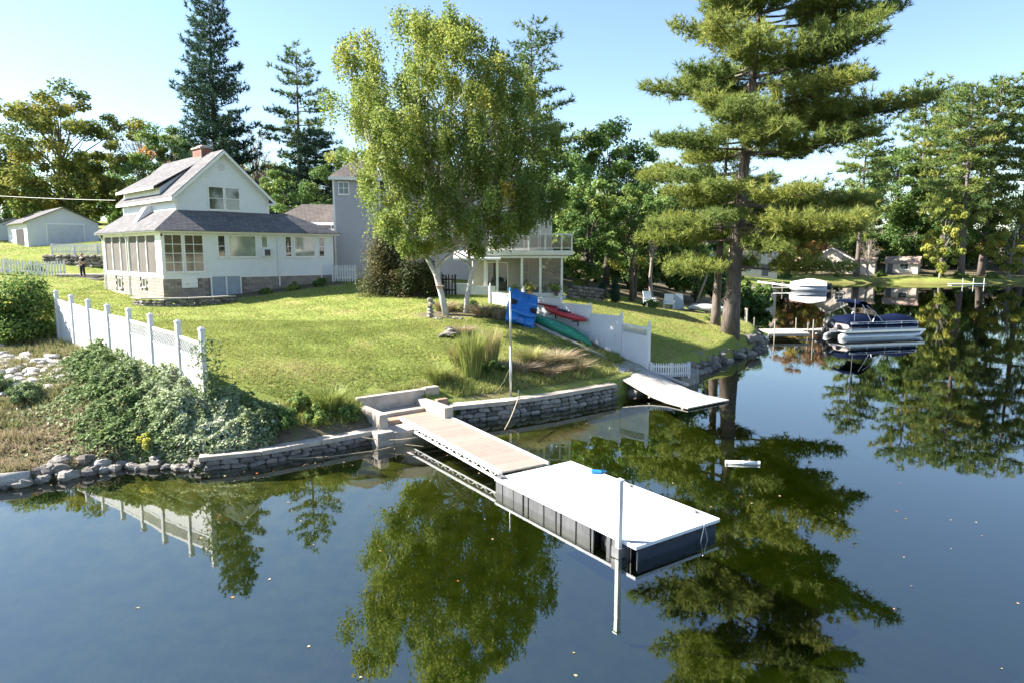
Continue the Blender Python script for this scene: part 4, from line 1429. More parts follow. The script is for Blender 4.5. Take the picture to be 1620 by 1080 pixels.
RUST = mk('wall_concrete', (0.50, 0.44, 0.37), (0.36, 0.31, 0.26), .9, 2.5, .4, 25, per=.1, detail=8, c3=(.26, .22, .18))
cap_slabs(wl_, off(WL, .02), .55, .26, .40, 1.6, RUST)
for r_ in range(3):
    stone_course(wl_, off(WL, .17), lambda x, y: -.12 + r_ * .15, .17, .3, (.22, .5), .34, .15, .1 * r_)
b_ = MB()
for i in range(len(WL) - 1):
    pass
cap_slabs(wr_, off(WR, .0), .75, .46, .62, 2.2, RUST, .01)
for r_ in range(4):
    stone_course(wr_, off(WR, .2), lambda x, y: -.16 + r_ * .165, .18, .3, (.22, .6), .36, .55, .1 * r_)
# wide pale paving behind the right wall cap
cap_slabs(wr_, off(WR, .77), .55, .5, .605, 1.8, RUST, .02)

# alcove with steps behind the gangway
al = thing('step_alcove', 'concrete step alcove in the bank at the head of the gangway', 'steps')
AL = Matrix.Translation((-3.45, 22.25, 0)) @ Matrix.Rotation(math.atan2(1.6, 2.1), 4, 'Z')


def ab(a, b, name, mat=RUST, bv=.03):
    return MB(AL).box(a, b).build(name, mat, al, bevel=bv)


ab((-1.25, 1.25, .2), (1.35, 1.5, 1.12), 'back_wall')
ab((1.36, 1.22, .2), (1.95, 1.5, 1.16), 'back_wall')
ab((-1.3, -.5, .1), (-1.0, 1.24, .88), 'side_wall')
ab((.95, -.75, .1), (1.3, 1.24, .84), 'side_wall')
ab((-1.0, .55, .1), (.95, 1.24, .62), 'step')
ab((-1.0, .05, .1), (.95, .54, .50), 'step', mk('brown_step', (.36, .24, .17), (.25, .17, .12), .85, 5, .3))
ab((-1.0, -.9, -.4), (.95, .04, .36), 'landing')
ab((1.5, .6, .4), (1.95, .82, .82), 'edging', MATS['brown_step'])
ab((-1.6, -.95, -.3), (-1.02, -.5, .42), 'footing', CONC)

# ---------------------------------------------------------------- shore rocks
rb = thing('rock_bank', 'rounded stones piled along the left water edge', 'rocks')
lp = [(-14.2, 16.7), (-13.0, 16.9), (-12.3, 17.25), (-11.6, 17.85), (-10.8, 18.5), (-9.8, 18.4), (-8.6, 18.2)]
for k in range(120):
    x, y, a, d = along(lp, random.uniform(0, plen(lp)))
    o = abs(random.gauss(0, .34)) - .12
    sz = random.choice([.10, .13, .16, .2, .25, .36]) * random.uniform(.8, 1.2)
    put_stone(rb, (x - math.sin(a) * o, y + math.cos(a) * o, .02 + max(o, 0) * .45 + sz * .12), (sz * 1.25, sz, sz * .75), random.random() < .55, None, 'rock')
lg = tag(MB().tube([(-14.6, 16.35, .14), (-13.4, 16.75, .17), (-12.55, 17.15, .15)], [.24, .2, .2], 10).build('driftwood_log', WEATHER, smooth=True), 'thick weathered grey log at the left water edge beside the stones', 'log')

rv = thing('rock_revetment', 'dark jumbled rock edging below the neighbour lawn and big pine', 'rocks')
rp_ = [(5.2, 28.7), (6.5, 30.05), (9.3, 33.6), (11.85, 37.2), (15.1, 41.4), (17.0, 45.9), (17.9, 49.5)]
for k in range(190):
    s_ = random.uniform(0, plen(rp_))
    x, y, a, d = along(rp_, s_)
    o = random.uniform(-.15, .85)
    sz = random.choice([.3, .4, .5, .65]) * random.uniform(.8, 1.2)
    put_stone(rv, (x - math.sin(a) * o, y + math.cos(a) * o, .05 + max(o, 0) * .8), (sz * 1.3, sz, sz * .6), random.random() < .3, None, 'rock')
big = MB().poly([(7.6, 30.1, -.1), (8.6, 31.0, -.1), (8.9, 32.0, -.1), (8.2, 31.8, -.1), (7.3, 30.8, -.1)], .62, (.0, .05, 1)).build('boulder', PALE_STONE, rv, bevel=.08)
put_stone(rv, (14.5, 41.4, .75), (2.0, .9, .5), True, .9, 'boulder')
for k, (x, y, sx) in enumerate([(5.6, 29.3, .6), (6.0, 29.6, .5), (6.7, 30.3, .4)]):
    put_stone(rv, (x, y, .3), (sx, sx * .8, .4), True, None, 'rock')

RUBBLE = [m_.copy() for m_ in pale_me]
for m_ in RUBBLE:
    m_.materials.clear(); m_.materials.append(mk('bleached_rubble', (.50, .47, .44), (.34, .32, .29), .9, 6, .5, per=.2))
rr2 = thing('rubble_patch', 'pale crushed stones on the slope outside the fence at the left edge', 'rocks')
for k in range(260):
    x = random.uniform(-21.5, -14.6); y = 24.3 + (x + 18.2) * -.25 + random.gauss(0, .75)
    sz = random.uniform(.14, .38)
    link('rock', random.choice(RUBBLE), rr2, (x, y, g1(x, y) + sz * .18), (random.uniform(-.2, .2), random.uniform(-.2, .2), random.uniform(0, 6)), (sz * 1.3, sz, sz * .6))

sp = thing('stone_pile', 'small pile of flat dark stones on the lawn below the birch', 'rocks', (0, 0, 0))
for k in range(16):
    a = random.uniform(0, 6.28); r_ = random.uniform(0, .42)
    x, y = -2.78 + r_ * math.cos(a), 30.2 + r_ * math.sin(a) * .8
    put_stone(sp, (x, y, g1(x, y) + .06 + (.42 - r_) * .75), (.34, .28, .12), random.random() < .5, None, 'rock')
cr = thing('stone_cairn', 'stubby column of pale stones at the left of the birch trunks', 'rocks')
zc = g1(-3.95, 33.2)
for k in range(6):
    put_stone(cr, (-3.95 + random.uniform(-.05, .05), 33.2, zc + .08 + k * .16), (.34 - k * .02, .3, .18), True, None, 'rock')
for k in range(9):
    put_stone(cr, (-3.8 + k * .17, 33.0 + random.uniform(-.15, .1), zc - .05 + random.uniform(0, .05)), (.25, .2, .16), True, None, 'rock')

# ---------------------------------------------------------------- floating dock
# local frame: x along the long side towards the camera, y across to the right, z up from the water
e1 = Vector((0.57, -0.822)).normalized()
dock = thing('floating_dock', 'white-decked floating dock with black floats and grey side panels', 'dock', (-0.40, 16.62, 0), math.atan2(e1.y, e1.x))
# with this turn local +y points to the right-hand far side
DL, DW, DZ = 4.92, 2.42, .335
for k in range(8):
    a = k * DL / 8
    MB().box((a + .006, .002, DZ - .05), (a + DL / 8 - .006, DW - .002, DZ)).build('deck_panel', WHITE_DECK, dock, bevel=.006)
MB().box((-.03, -.035, DZ - .065), (DL + .03, -.001, DZ + .012)).build('side_rail', WHITE, dock, bevel=.008)
MB().box((-.03, DW + .001, DZ - .065), (DL + .03, DW + .035, DZ + .012)).build('side_rail', WHITE, dock, bevel=.008)
MB().box((-.03, .0, DZ - .065), (-.001, DW, DZ + .006)).build('end_rail', WHITE, dock, bevel=.008)
MB().box((DL + .001, 0, DZ - .065), (DL + .032, DW, DZ + .006)).build('end_rail', WHITE, dock, bevel=.008)
# black float drums
for i in range(4):
    for j in range(2):
        a = .12 + i * 1.2; b = .16 + j * 1.1
        MB().box((a, b, -.22), (a + 1.1, b + 1.0, DZ - .055)).build('float_drum', BLACKP, dock, bevel=.05)
MB().box((DL - .06, .05, -.22), (DL + .0, DW - .05, DZ - .068)).build('end_float', mk('navy_black', (.018, .024, .040), (.03, .04, .06), .35, 5), dock, bevel=.02)
# grey galvanised panels along the camera side, dark gaps between
edges = [0.02, .30, .33, .78, .80, 1.16, 1.24, 1.38, 1.43, 1.98, 2.03, 2.42, 2.48, 2.60, 2.66, 3.12, 3.17, 3.58, 3.64, 3.72, 4.10, 4.2, 4.27, 4.72]
for k in range(0, len(edges), 2):
    a, b = edges[k], edges[k + 1]
    if (a, b) == (3.64, 3.72):
        b = 3.70
    MB().box((a, -.02, -.2), (b, .03, DZ - .068)).build('side_panel', mk('dock_panel_grey', (.115, .118, .122), (.05, .052, .056), .55, 3, detail=8, stretch=(1, 1, .4)), dock)
for x in (.32, 1.2, 2.0, 2.45, 3.6, 4.24, 4.8):
    MB().box((x - .012, -.03, -.2), (x + .012, -.021, DZ - .068)).build('strap', BLACKP, dock)
# cleats and corner hardware
for x, y in ((.12, .12), (DL - .5, DW - .12), (2.4, DW - .1)):
    c_ = MB().box((x - .03, y - .03, DZ + .002), (x + .03, y + .03, DZ + .05)).tube([(x - .11, y, DZ + .06), (x + .11, y, DZ + .06)], .016, 8)
    c_.build('cleat', STEEL, dock)
MB().box((-.03, .03, DZ + .014), (.16, .20, DZ + .05)).build('hinge_plate', STEEL, dock)
for y in (.55, .95, 1.35, 1.75, 2.15):
    MB().box((DL + .001, y, DZ - .14), (DL + .012, y + .07, DZ - .08)).build('bracket', BLACKP, dock)
for a in (-.08, .08):
    MB().tube([(DL + .05, DW - .5, DZ + .01), (DL + .06, DW - .5 + a * 1.5, -.05)], .012, 6).build('anchor_line', ALU, dock)
# tall white post standing in a sleeve at the camera corner
ps = thing('dock_post', 'tall white square post with cap at the near corner of the floating dock', 'post', (0, 0, 0), math.atan2(e1.y, e1.x))
pp = Vector((-0.40, 16.62)) + e1 * 4.55 + Vector((e1.y, -e1.x)) * .11
ps.location = (pp.x, pp.y, 0)
MB().box((-.048, -.048, -1.6), (.048, .048, 1.55)).build('shaft', VINYL, ps, bevel=.006)
MB().box((-.066, -.066, 1.552), (.066, .066, 1.59)).add([(-.066, -.066, 1.59), (.066, -.066, 1.59), (.066, .066, 1.59), (-.066, .066, 1.59), (0, 0, 1.63)], [(0, 1, 4), (1, 2, 4), (2, 3, 4), (3, 0, 4)]).build('cap', VINYL, ps)
sl = MB().box((-.10, -.10, .02), (-.065, .10, .22)).box((.065, -.10, .02), (.10, .10, .22)).box((-.065, -.10, .02), (.065, -.065, .22))
sl.build('sleeve', STEEL, ps)
# small blue thing left on the deck
bl = thing('blue_scoop', 'small bright blue plastic scoop lying on the far edge of the dock', 'toy', (0, 0, 0))
bp = Vector((-0.40, 16.62)) + e1 * 1.15 + Vector((-e1.y, e1.x)) * 2.33
bl.location = (bp.x, bp.y, DZ + .0)
BLUEPL = mk('blue_plastic', (.03, .24, .55), (.02, .18, .45), .4, 4)
MB().add([(-.12, -.06, 0), (.10, -.08, 0), (.10, .08, 0), (-.12, .06, 0), (-.14, -.08, .09), (.14, -.1, .06), (.14, .1, .06), (-.14, .08, .09)],
         [(0, 3, 2, 1), (0, 1, 5, 4), (1, 2, 6, 5), (2, 3, 7, 6), (3, 0, 4, 7), (4, 5, 6, 7)]).build('tray', BLUEPL, bl, bevel=.015)
MB().tube([(.1, 0, .05), (.26, .04, .03)], .02, 8).build('handle', BLUEPL, bl)

# ---------------------------------------------------------------- gangway
ga = thing('gangway', 'tan-decked aluminium gangway with truss sides leading from the bank to the dock', 'gangway', (0.36, 17.28, 0), math.atan2(22.70 - 17.28, -3.08 - .36))
GL = math.hypot(22.70 - 17.28, 3.08 + .36)
GW = .74


def gzz(s):
    return .40 + .10 * s / GL


n = 44
for k in range(n):
    a, b = GL * k / n, GL * (k + 1) / n
    MB().poly([(a + .003, -GW + .09, gzz(a) - .035), (b - .003, -GW + .09, gzz(b) - .035), (b - .003, GW - .03, gzz(b) - .035), (a + .003, GW - .03, gzz(a) - .035)], .04).build('plank', TAN_DECK, ga)
WALU = mk('white_aluminium', (.74, .74, .73), (.66, .66, .66), .4, 4, metal=.1)
# left of travel is local +y: that is the camera-left side
for sg in (1, -1):
    y0 = GW - .03 if sg > 0 else -GW + .09
    y1 = GW + .10 if sg > 0 else -GW + .0
    lo, hi = sorted((y0 + .002 * sg, y1))
    MB().poly([(0, lo, gzz(0) - .05), (GL, lo, gzz(GL) - .05), (GL, hi, gzz(GL) - .05), (0, hi, gzz(0) - .05)], .085).build('top_chord', WALU, ga, bevel=.008)
    ym = (lo + hi) / 2
    zb = -.21
    MB().bar((.12, ym, gzz(0) + zb), (GL - .12, ym, gzz(GL) + zb), .05, .05).build('bottom_chord', WALU, ga)
    m_ = 26
    for k in range(m_):
        a = .14 + (GL - .28) * k / m_; b = .14 + (GL - .28) * (k + 1) / m_
        za, zb2 = (gzz(a) - .05, gzz(b) + zb + .025)
        if k % 2:
            za, zb2 = gzz(a) + zb + .025, gzz(b) - .05
        MB().bar((a, ym, za), (b, ym, zb2), .028, .028).build('brace', WALU, ga)
for k in range(9):
    x = .2 + (GL - .4) * k / 8
    MB().bar((x, -GW + .05, gzz(x) - .2), (x, GW + .05, gzz(x) - .2), .045, .045).build('cross_member', ALU, ga)

# ---------------------------------------------------------------- ramp mat sliding into the water
mt = thing('plank_ramp', 'long grey plank ramp sagging from the bank into the water beside the fence', 'ramp')
top = Vector((3.95, 31.55)); bot = Vector((7.75, 26.3))
dv = (bot - top); RL = dv.length; dv /= RL
nv = Vector((-dv.y, dv.x))
if nv.x < 0:
    nv = -nv
prof = [(0, 1.06), (.8, 1.05), (1.8, .90), (2.8, .62), (3.8, .36), (4.6, .19), (5.4, .10), (RL, .085)]
W2 = [0.95, 1.28]
RAMP = mk('bleached_wood', (.40, .385, .36), (.27, .26, .24), .8, 3, .3, stretch=(2, 2, 2), per=.08, detail=8)
nb_ = 9
for j in range(nb_):
    b = MB()
    for i in range(len(prof) - 1):
        (s0, z0), (s1, z1) = prof[i], prof[i + 1]
        w0 = W2[0] + (W2[1] - W2[0]) * s0 / RL; w1 = W2[0] + (W2[1] - W2[0]) * s1 / RL
        fa_, fb_ = -1 + 2 * j / nb_ + .008, -1 + 2 * (j + 1) / nb_ - .008
        p = [top + dv * s0 + nv * w0 * fa_, top + dv * s0 + nv * w0 * fb_, top + dv * s1 + nv * w1 * fb_, top + dv * s1 + nv * w1 * fa_]
        zz4 = [z0, z0, z1, z1]
        b.add([(p[k].x, p[k].y, zz4[k]) for k in range(4)] + [(p[k].x, p[k].y, zz4[k] - .045) for k in range(4)],
              [(0, 3, 2, 1), (4, 5, 6, 7), (0, 1, 5, 4), (2, 3, 7, 6), (0, 4, 7, 3), (1, 2, 6, 5)])
    b.build('plank', RAMP, mt)
for s_, z_ in ((1.2, 1.0), (2.8, .62), (4.4, .22), (6.2, .087)):
    w0 = W2[0] + (W2[1] - W2[0]) * s_ / RL
    p = top + dv * s_ - nv * w0; q = top + dv * s_ + nv * w0
    MB().bar((p.x, p.y, z_ - .085), (q.x, q.y, z_ - .085), .10, .06).build('batten', WEATHER, mt)
for sg in (-1, 1):
    p = top + dv * 2.6 + nv * (-.95); 
MB().tube([((top + dv * 1.5 - nv * .98).x, (top + dv * 1.5 - nv * .98).y, .60), ((top + dv * 1.5 - nv * .98).x, (top + dv * 1.5 - nv * .98).y, .95)], .04, 8).build('prop_post', TRIM, mt)
MB().bar(((top + nv * 1.25).x, (top + nv * 1.25).y, .98), ((top + dv * 4.2 + nv * 1.5).x, (top + dv * 4.2 + nv * 1.5).y, .30), .14, .08).build('edge_timber', WEATHER, mt)

# ---------------------------------------------------------------- flagpole
fp = thing('flagpole', 'thin white metal pole standing on the right shore wall', 'pole', (-.05, 25.1, .62))
MB().tube([(0, 0, 0), (0, 0, 1.9)], .05, 10).build('lower_shaft', ALU, fp, smooth=True)
MB().tube([(0, 0, 1.901), (-.02, 0, 3.95)], [.042, .036], 10).build('upper_shaft', ALU, fp, smooth=True)
MB().lathe([(.05, 3.95), (.05, 4.0), (.02, 4.06)], 8, (-.02, 0)).build('cap', BLUEPL, fp)
MB().box((-.1, -.1, 0), (.1, .1, .03)).build('base_plate', STEEL, fp)
MB().tube([(-.03, -.06, 1.1), (-.25, -.1, .6), (-.62, -.05, .12)], .005, 5).build('halyard', ROPE, fp)

# ---------------------------------------------------------------- ropes
def rope(name, label, pts, r_=.014, mat=ROPE):
    return tag(MB().tube(pts, r_, 6).build(name, mat, smooth=True), label, 'rope')


def sag(a, b, s_, n_=10):
    return [(a[0] + (b[0] - a[0]) * t, a[1] + (b[1] - a[1]) * t, a[2] + (b[2] - a[2]) * t - s_ * 4 * t * (1 - t)) for t in [i / n_ for i in range(n_ + 1)]]


rope('mooring_rope', 'pale rope from the left shore wall to the gangway', sag((-5.2, 20.6, .46), (-2.95, 20.6, .30), .16))
rope('mooring_rope', 'rope hanging from the right shore wall into the water', sag((.25, 24.75, .72), (-.25, 22.6, .02), .10), .02)
rope('mooring_rope', 'slack rope lying on the water between the left wall and gangway', [(-6.6, 19.2, .03), (-5.4, 19.5, .012), (-4.2, 20.1, .012), (-3.4, 20.8, .02), (-2.7, 20.2, .12)], .010)
st_ = thing('mooring_stake', 'short metal mooring stake on the right shore wall by the rope', 'stake', (.25, 24.75, .6))
MB().tube([(0, 0, 0), (0, 0, .34)], .03, 8).build('shaft', STEEL, st_)
MB().tube([(-.07, 0, .2), (.07, 0, .2)], .018, 6).build('arm', STEEL, st_)
hs = rope('garden_hose', 'dark hose lying along the right shore wall cap by the pole', [(-1.6, 24.72, .64), (-.9, 24.95, .64), (-.3, 25.0, .64), (.2, 25.35, .64), (1.2, 25.9, .64)], .018, BLACKP)

# floating white pipe
fpz = thing('floating_pipe', 'white capped pipe floating on the water right of the dock', 'pipe', (6.12, 18.9, .03), R(-6))
MB().tube([(0, 0, 0), (.9, 0, 0)], .062, 12).build('tube', VINYL, fpz, smooth=True)
for x in (-.02, .43, .88):
    MB().tube([(x, 0, 0), (x + .05, 0, 0)], .067, 12).build('collar', TRIM, fpz)

# fallen leaves floating on the lake
lv = []
for k in range(95):
    x, y = random.uniform(-8, 11), random.uniform(7.2, 24)
    if float(shore_sd(np.array([x]), np.array([y]))[0]) < -.6:
        lv.append((x, y, .012))
for k in range(60):
    x, y = random.uniform(-12, -4), random.uniform(17, 20.5)
    if -2.2 < float(shore_sd(np.array([x]), np.array([y]))[0]) < -.15:
        lv.append((x, y, .012))
lv = np.array(lv)
V, F = leaf_quads(lv, np.tile([0, 0, 1.0], (len(lv), 1)) + rng.normal(size=(len(lv), 3)) * .12, rng.uniform(.035, .075, len(lv)), .75)
tag(link('floating_leaves', np_mesh('floating_leaves', V, F, mk_leaf('fallen_leaves', [(0, (.30, .22, .10)), (.5, (.45, .38, .25)), (.8, (.5, .16, .06)), (1, (.6, .56, .5))], .1), rng.uniform(0, 1, len(lv)))),
    'scattered fallen leaves floating on the water', 'leaves', kind='stuff')

# ---------------------------------------------------------------- stored boats
# pedal boat on its side against the wall: hull seen from above, seat wells dark
pb = thing('pedal_boat', 'bright blue plastic pedal boat leaning on its side against the white wall', 'pedal boat', (0.48, 33.15, g1(.48, 33.15)), R(10))
PBL = mk('pedal_blue', (.018, .17, .50), (.012, .12, .40), .35, 3, spec=.5)
TIP = Matrix.Translation((0, 0, .66)) @ Matrix.Rotation(R(20), 4, 'Y') @ Matrix.Rotation(R(50), 4, 'X') @ Matrix.Rotation(R(90), 4, 'Z')


def hull_loft(sections, n=12):
    """sections: list of (x, half_width, z_low, z_high) -> closed rounded loft."""
    b_ = MB()
    vs = []
    for (x, hw_, zl, zh) in sections:
        for k in range(n):
            t = 2 * math.pi * k / n
            c, s = math.cos(t), math.sin(t)
            cy = math.copysign(abs(c) ** .55, c) * hw_
            cz = (zl + zh) / 2 + math.copysign(abs(s) ** .55, s) * (zh - zl) / 2
            vs.append((x, cy, cz))
    fs = []
    for i in range(len(sections) - 1):
        for k in range(n):
            k2 = (k + 1) % n
            fs.append((i * n + k, i * n + k2, (i + 1) * n + k2, (i + 1) * n + k))
    fs.append(tuple(range(n - 1, -1, -1)))
    fs.append(tuple((len(sections) - 1) * n + k for k in range(n)))
    return vs, fs


def tipped(sections, name, mat, par, M, smooth=True, n=14):
    vs, fs = hull_loft(sections, n)
    return MB(M).add(vs, fs).build(name, mat, par, smooth=smooth)


for sg in (-1, 1):
    tipped([(-.98, .22, -.06, .16), (-.9, .27, -.16, .18), (0, .30, -.2, .18), (.75, .27, -.16, .18), (1.0, .18, -.02, .16)], 'pontoon', PBL, pb, TIP @ Matrix.Translation((0, .46 * sg, 0)))
tipped([(-.95, .42, .0, .16), (-.35, .50, .0, .19), (.2, .50, .0, .19), (.9, .44, .0, .17)], 'deck', PBL, pb, TIP @ Matrix.Translation((0, 0, .03)))
tipped([(-.62, .30, .15, .42), (-.5, .62, .14, .46), (-.36, .62, .14, .40), (-.30, .3, .14, .3)], 'seat_back', PBL, pb, TIP)
for sg in (-1, 1):
    tipped([(-.14, .10, .10, .235), (-.10, .18, .08, .245), (.10, .19, .08, .245), (.15, .08, .10, .235)], 'seat_well', DARK, pb, TIP @ Matrix.Translation((.06 + .06 * sg, .52 * sg, .0)))
    tipped([(-.98, .12, .12, .26), (-.8, .26, .10, .30), (-.45, .28, .1, .27), (-.25, .2, .12, .24)], 'seat_mould', PBL, pb, TIP @ Matrix.Translation((.0, .40 * sg, .0)))
    tipped([(.26, .2, .12, .23), (.4, .26, .1, .26), (.75, .24, .1, .25), (.92, .14, .1, .2)], 'bow_mould', PBL, pb, TIP @ Matrix.Translation((.0, .40 * sg, .0)))


def slim_boat(name, label, cat, p, q, zp, zq, width, depth, col, upside=True, sit=False):
    P = Vector((p[0], p[1], zp)); Q = Vector((q[0], q[1], zq))
    L_ = (Q - P).length
    d = (Q - P).normalized()
    s = d.cross(Vector((0, 0, 1))).normalized(); u = s.cross(d)
    t = thing(name, label, cat, P)
    M = Matrix(((d.x, s.x, u.x, 0), (d.y, s.y, u.y, 0), (d.z, s.z, u.z, 0), (0, 0, 0, 1)))
    m_ = mk(name + '_hull', col, tuple(c * .75 for c in col), .35, 2.5, spec=.5)
    secs = []
    for k in range(13):
        tt = k / 12
        w_ = width / 2 * (math.sin(math.pi * min(max(tt, .02), .98)) ** .62)
        dp = depth * (.45 + .55 * math.sin(math.pi * tt) ** .5)
        rise = .13 * (abs(tt - .5) * 2) ** 3
        if upside:
            secs.append((tt * L_, max(w_, .02), -.02 - rise * .3, dp - rise * .5))
        else:
            secs.append((tt * L_, max(w_, .02), rise, dp + rise))
    tipped(secs, 'hull', m_, t, M, n=14)
    if upside:
        MB(M).tube([(.3, 0, depth * .82), (L_ / 2, 0, depth * 1.0), (L_ - .3, 0, depth * .82)], .022, 6).build('keel', m_, t)
        for sg in (-1, 1):
            MB(M).tube([(x_ * L_, sg * width / 2 * math.sin(math.pi * x_) ** .62, .04) for x_ in (.06, .2, .35, .5, .65, .8, .94)], .025, 6).build('gunwale', mk('gunwale_dark', (.05, .07, .06), None, .5, 4), t)
    else:
        tipped([(L_ * .34, .12, depth * .9, depth * 1.03), (L_ * .40, width * .36, depth * .8, depth * 1.06), (L_ * .56, width * .36, depth * .8, depth * 1.06), (L_ * .62, .12, depth * .9, depth * 1.03)], 'cockpit', DARK, t, M)
    return t


slim_boat('canoe', 'upturned green canoe lying along the white fence', 'canoe', (0.75, 34.2), (3.75, 32.15), g1(.75, 34.2) + .12, g1(3.75, 32.15) + .10, .86, .40, (.02, .25, .14))
slim_boat('kayak', 'red kayak resting on brackets on the white fence', 'kayak', (1.62, 34.75), (3.55, 33.05), 3.02, 2.52, .62, .30, (.50, .03, .04), upside=False)
slim_boat('kayak', 'rust-red kayak paddle board hung above the red kayak', 'kayak', (.9, 35.3), (2.35, 34.2), 3.38, 3.20, .22, .07, (.33, .10, .07))
for i, (x, y, z) in enumerate([(2.05, 34.55, 2.85), (3.1, 33.55, 2.58)]):
    t = thing('boat_bracket', ['black bracket under the upper end of the red kayak', 'black bracket under the lower end of the red kayak'][i], 'bracket', (x, y, z), R(-45))
    MB().bar((0, .25, .0), (0, -.25, .02), .04, .05).build('arm', BLACKP, t)
    MB().bar((0, .24, -.25), (0, .24, .2), .05, .04, up=(0, 1, 0)).build('backplate', BLACKP, t)
tim = thing('timber_stack', 'old weathered poles lying on the soil below the green canoe', 'timber')
for k in range(5):
    x0_, y0_ = .95 + k * .08, 33.5 - k * .14
    x1_, y1_ = 4.2 + k * .05, 31.35 - k * .10
    MB().bar((x0_, y0_, g1(x0_, y0_) + .05), (x1_, y1_, g1(x1_, y1_) + .06), .08, .07).build('pole', WEATHER, tim)

# ---------------------------------------------------------------- pontoon boat
po = thing('pontoon_boat', 'silver pontoon boat with navy cover and raised bimini frame moored at the neighbour dock', 'boat', (22.9, 48.4, 0), R(14))
SIL = mk('boat_silver', (.50, .53, .57), (.42, .45, .49), .3, 2, metal=.35)
BPALE = mk('boat_panel', (.40, .46, .54), (.34, .40, .48), .35, 2)
NAVY = mk('navy_canvas', (.004, .009, .034), (.0025, .006, .022), .85, 5, .25, spec=.08)
PLN = 6.9
for y in (-.85, .85):
    MB().tube([(-.1, y, .06), (0.1, y, .06), (5.9, y, .06), (6.5, y, .16), (6.95, y, .32)], [.22, .30, .30, .26, .06], 14).build('pontoon', SIL, po, smooth=True)
    MB().box((.2, y - .05, .38), (6.2, y + .05, .44)).build('riser', ALU, po)
MB().box((0, -1.22, .445), (6.75, 1.22, .53)).build('deck', SIL, po, bevel=.02)
MB().box((.0, -1.245, .40), (6.78, -1.222, .56)).build('rub_rail', ALU, po)
for sg in (-1, 1):
    y = 1.15 * sg
    for a, b in ((.55, 1.9), (1.96, 3.4), (3.46, 4.7), (4.76, 6.1)):
        MB().box((a, y - .015, .55), (b, y + .015, 1.02)).build('side_panel', BPALE, po)
        MB().box((a, y - .02 , .70), (b, y - .0151 , .78)).build('stripe', NAVY, po)
    for x in (.52, 1.93, 3.43, 4.73, 6.13):
        MB().box((x - .02, y - .03, .53), (x + .02, y + .03, 1.12)).build('stanchion', ALU, po)
    MB().tube([(.5, y, 1.12), (6.0, y, 1.12), (6.15, y * .9, 1.10)], .026, 8).build('rail', ALU, po)
for x in (.52, 6.13):
    MB().box((x - .012, -1.11, .55), (x + .012, 1.11, 1.02)).build('end_panel', BPALE, po)
# cover: lumpy tent over the seats
n1, n2 = 30, 12
vs, fs = [], []
for i in range(n1 + 1):
    s_ = i / n1
    x = .3 + s_ * 5.95
    hgt = 1.42 + .10 * math.sin(s_ * 9) * (1 - s_ * .3) + .20 * math.exp(-((s_ - .38) / .16) ** 2) + .12 * math.exp(-((s_ - .85) / .12) ** 2) - .15 * s_ ** 4
    for j in range(n2 + 1):
        t = j / n2 * 2 - 1
        y = t * 1.26
        z = .92 + (hgt - .92) * (1 - abs(t) ** 3.2) + .02 * math.sin(i * 1.9 + j)
        if i in (0, n1):
            z = .92 + (z - .92) * .35
        if j in (0, n2):
            z = .80
        vs.append((x, y, z))
for i in range(n1):
    for j in range(n2):
        a = i * (n2 + 1) + j
        fs.append((a, a + n2 + 1, a + n2 + 2, a + 1))
MB().add(vs, fs).build('cover', NAVY, po, smooth=True)
MB().tube([(1.0, -1.2, 1.02), (.6, -1.2, 1.02), (.42, -1.0, 1.0)], .05, 8).build('fender_seat', SIL, po)
tipped([(.36, 1.1, .62, .9), (.45, 1.18, .56, .95), (1.3, 1.18, .56, .95), (1.4, 1.15, .6, .9)], 'stern_seat', mk('tan_vinyl', (.33, .29, .28), None, .5, 4), po, Matrix.Identity(4))
# bimini raised on poles, leaning back
for y in (-1.12, 1.12):
    MB().tube([(3.2, y, 1.1), (2.3, y, 1.9), (1.7, y, 2.28)], .028, 8).build('bimini_pole', ALU, po)
    MB().tube([(2.2, y, 1.1), (1.75, y, 1.8), (1.35, y, 2.35)], .028, 8).build('bimini_pole', ALU, po)
    MB().tube([(2.3, y, 1.12), (2.55, y, 1.70)], .02, 8).build('bimini_strut', ALU, po)
MB().tube([(1.15, y_, 2.45 + .14 * math.cos(y_ * 1.3)) for y_ in np.linspace(-1.16, 1.16, 9)], .09, 10).build('bimini_roll', NAVY, po, smooth=True)
MB().tube([(1.75, y_, 2.34 + .16 * math.cos(y_ * 1.3)) for y_ in np.linspace(-1.14, 1.14, 9)], .07, 10).build('bimini_roll', NAVY, po, smooth=True)
bc = []
for x, z in ((1.05, 2.36), (1.25, 2.56), (1.6, 2.52), (1.95, 2.32), (2.3, 1.98), (2.35, 1.90)):
    for y_ in (-1.16, -.6, 0, .6, 1.16):
        bc.append((x, y_, z + .12 * math.cos(y_ * 1.2)))
MB().add(bc, [(i * 5 + j, (i + 1) * 5 + j, (i + 1) * 5 + j + 1, i * 5 + j + 1) for i in range(5) for j in range(4)]).build('bimini_canvas', NAVY, po, smooth=True)
MB().tube([(.9, -1.0, 1.1), (.85, -1.0, 2.75)], .015, 6).build('stern_pole', ALU, po)
MB().box((-.55, -.5, .40), (.0, .5, .52)).build('motor_pod', ALU, po)
TM = Matrix.Translation((-.62, 0, .62)) @ Matrix.Rotation(R(38), 4, 'Y')
om = tipped([(-.34, .14, .30, .62), (-.28, .24, .18, .80), (.12, .27, .16, .84), (.34, .20, .2, .72), (.4, .1, .3, .6)], 'outboard_motor', BLACKP, po, TM)
MB(TM).poly([(-.14, -.06, .2), (.14, -.06, .2), (.10, -.06, -.75), (-.10, -.06, -.75)], .12, (0, 1, 0)).build('leg', BLACKP, om)
MB(TM).poly([(-.30, -.03, -.45), (.1, -.03, -.42), (.1, -.03, -.48), (-.30, -.03, -.50)], .06, (0, 1, 0)).build('cavitation_plate', BLACKP, om)
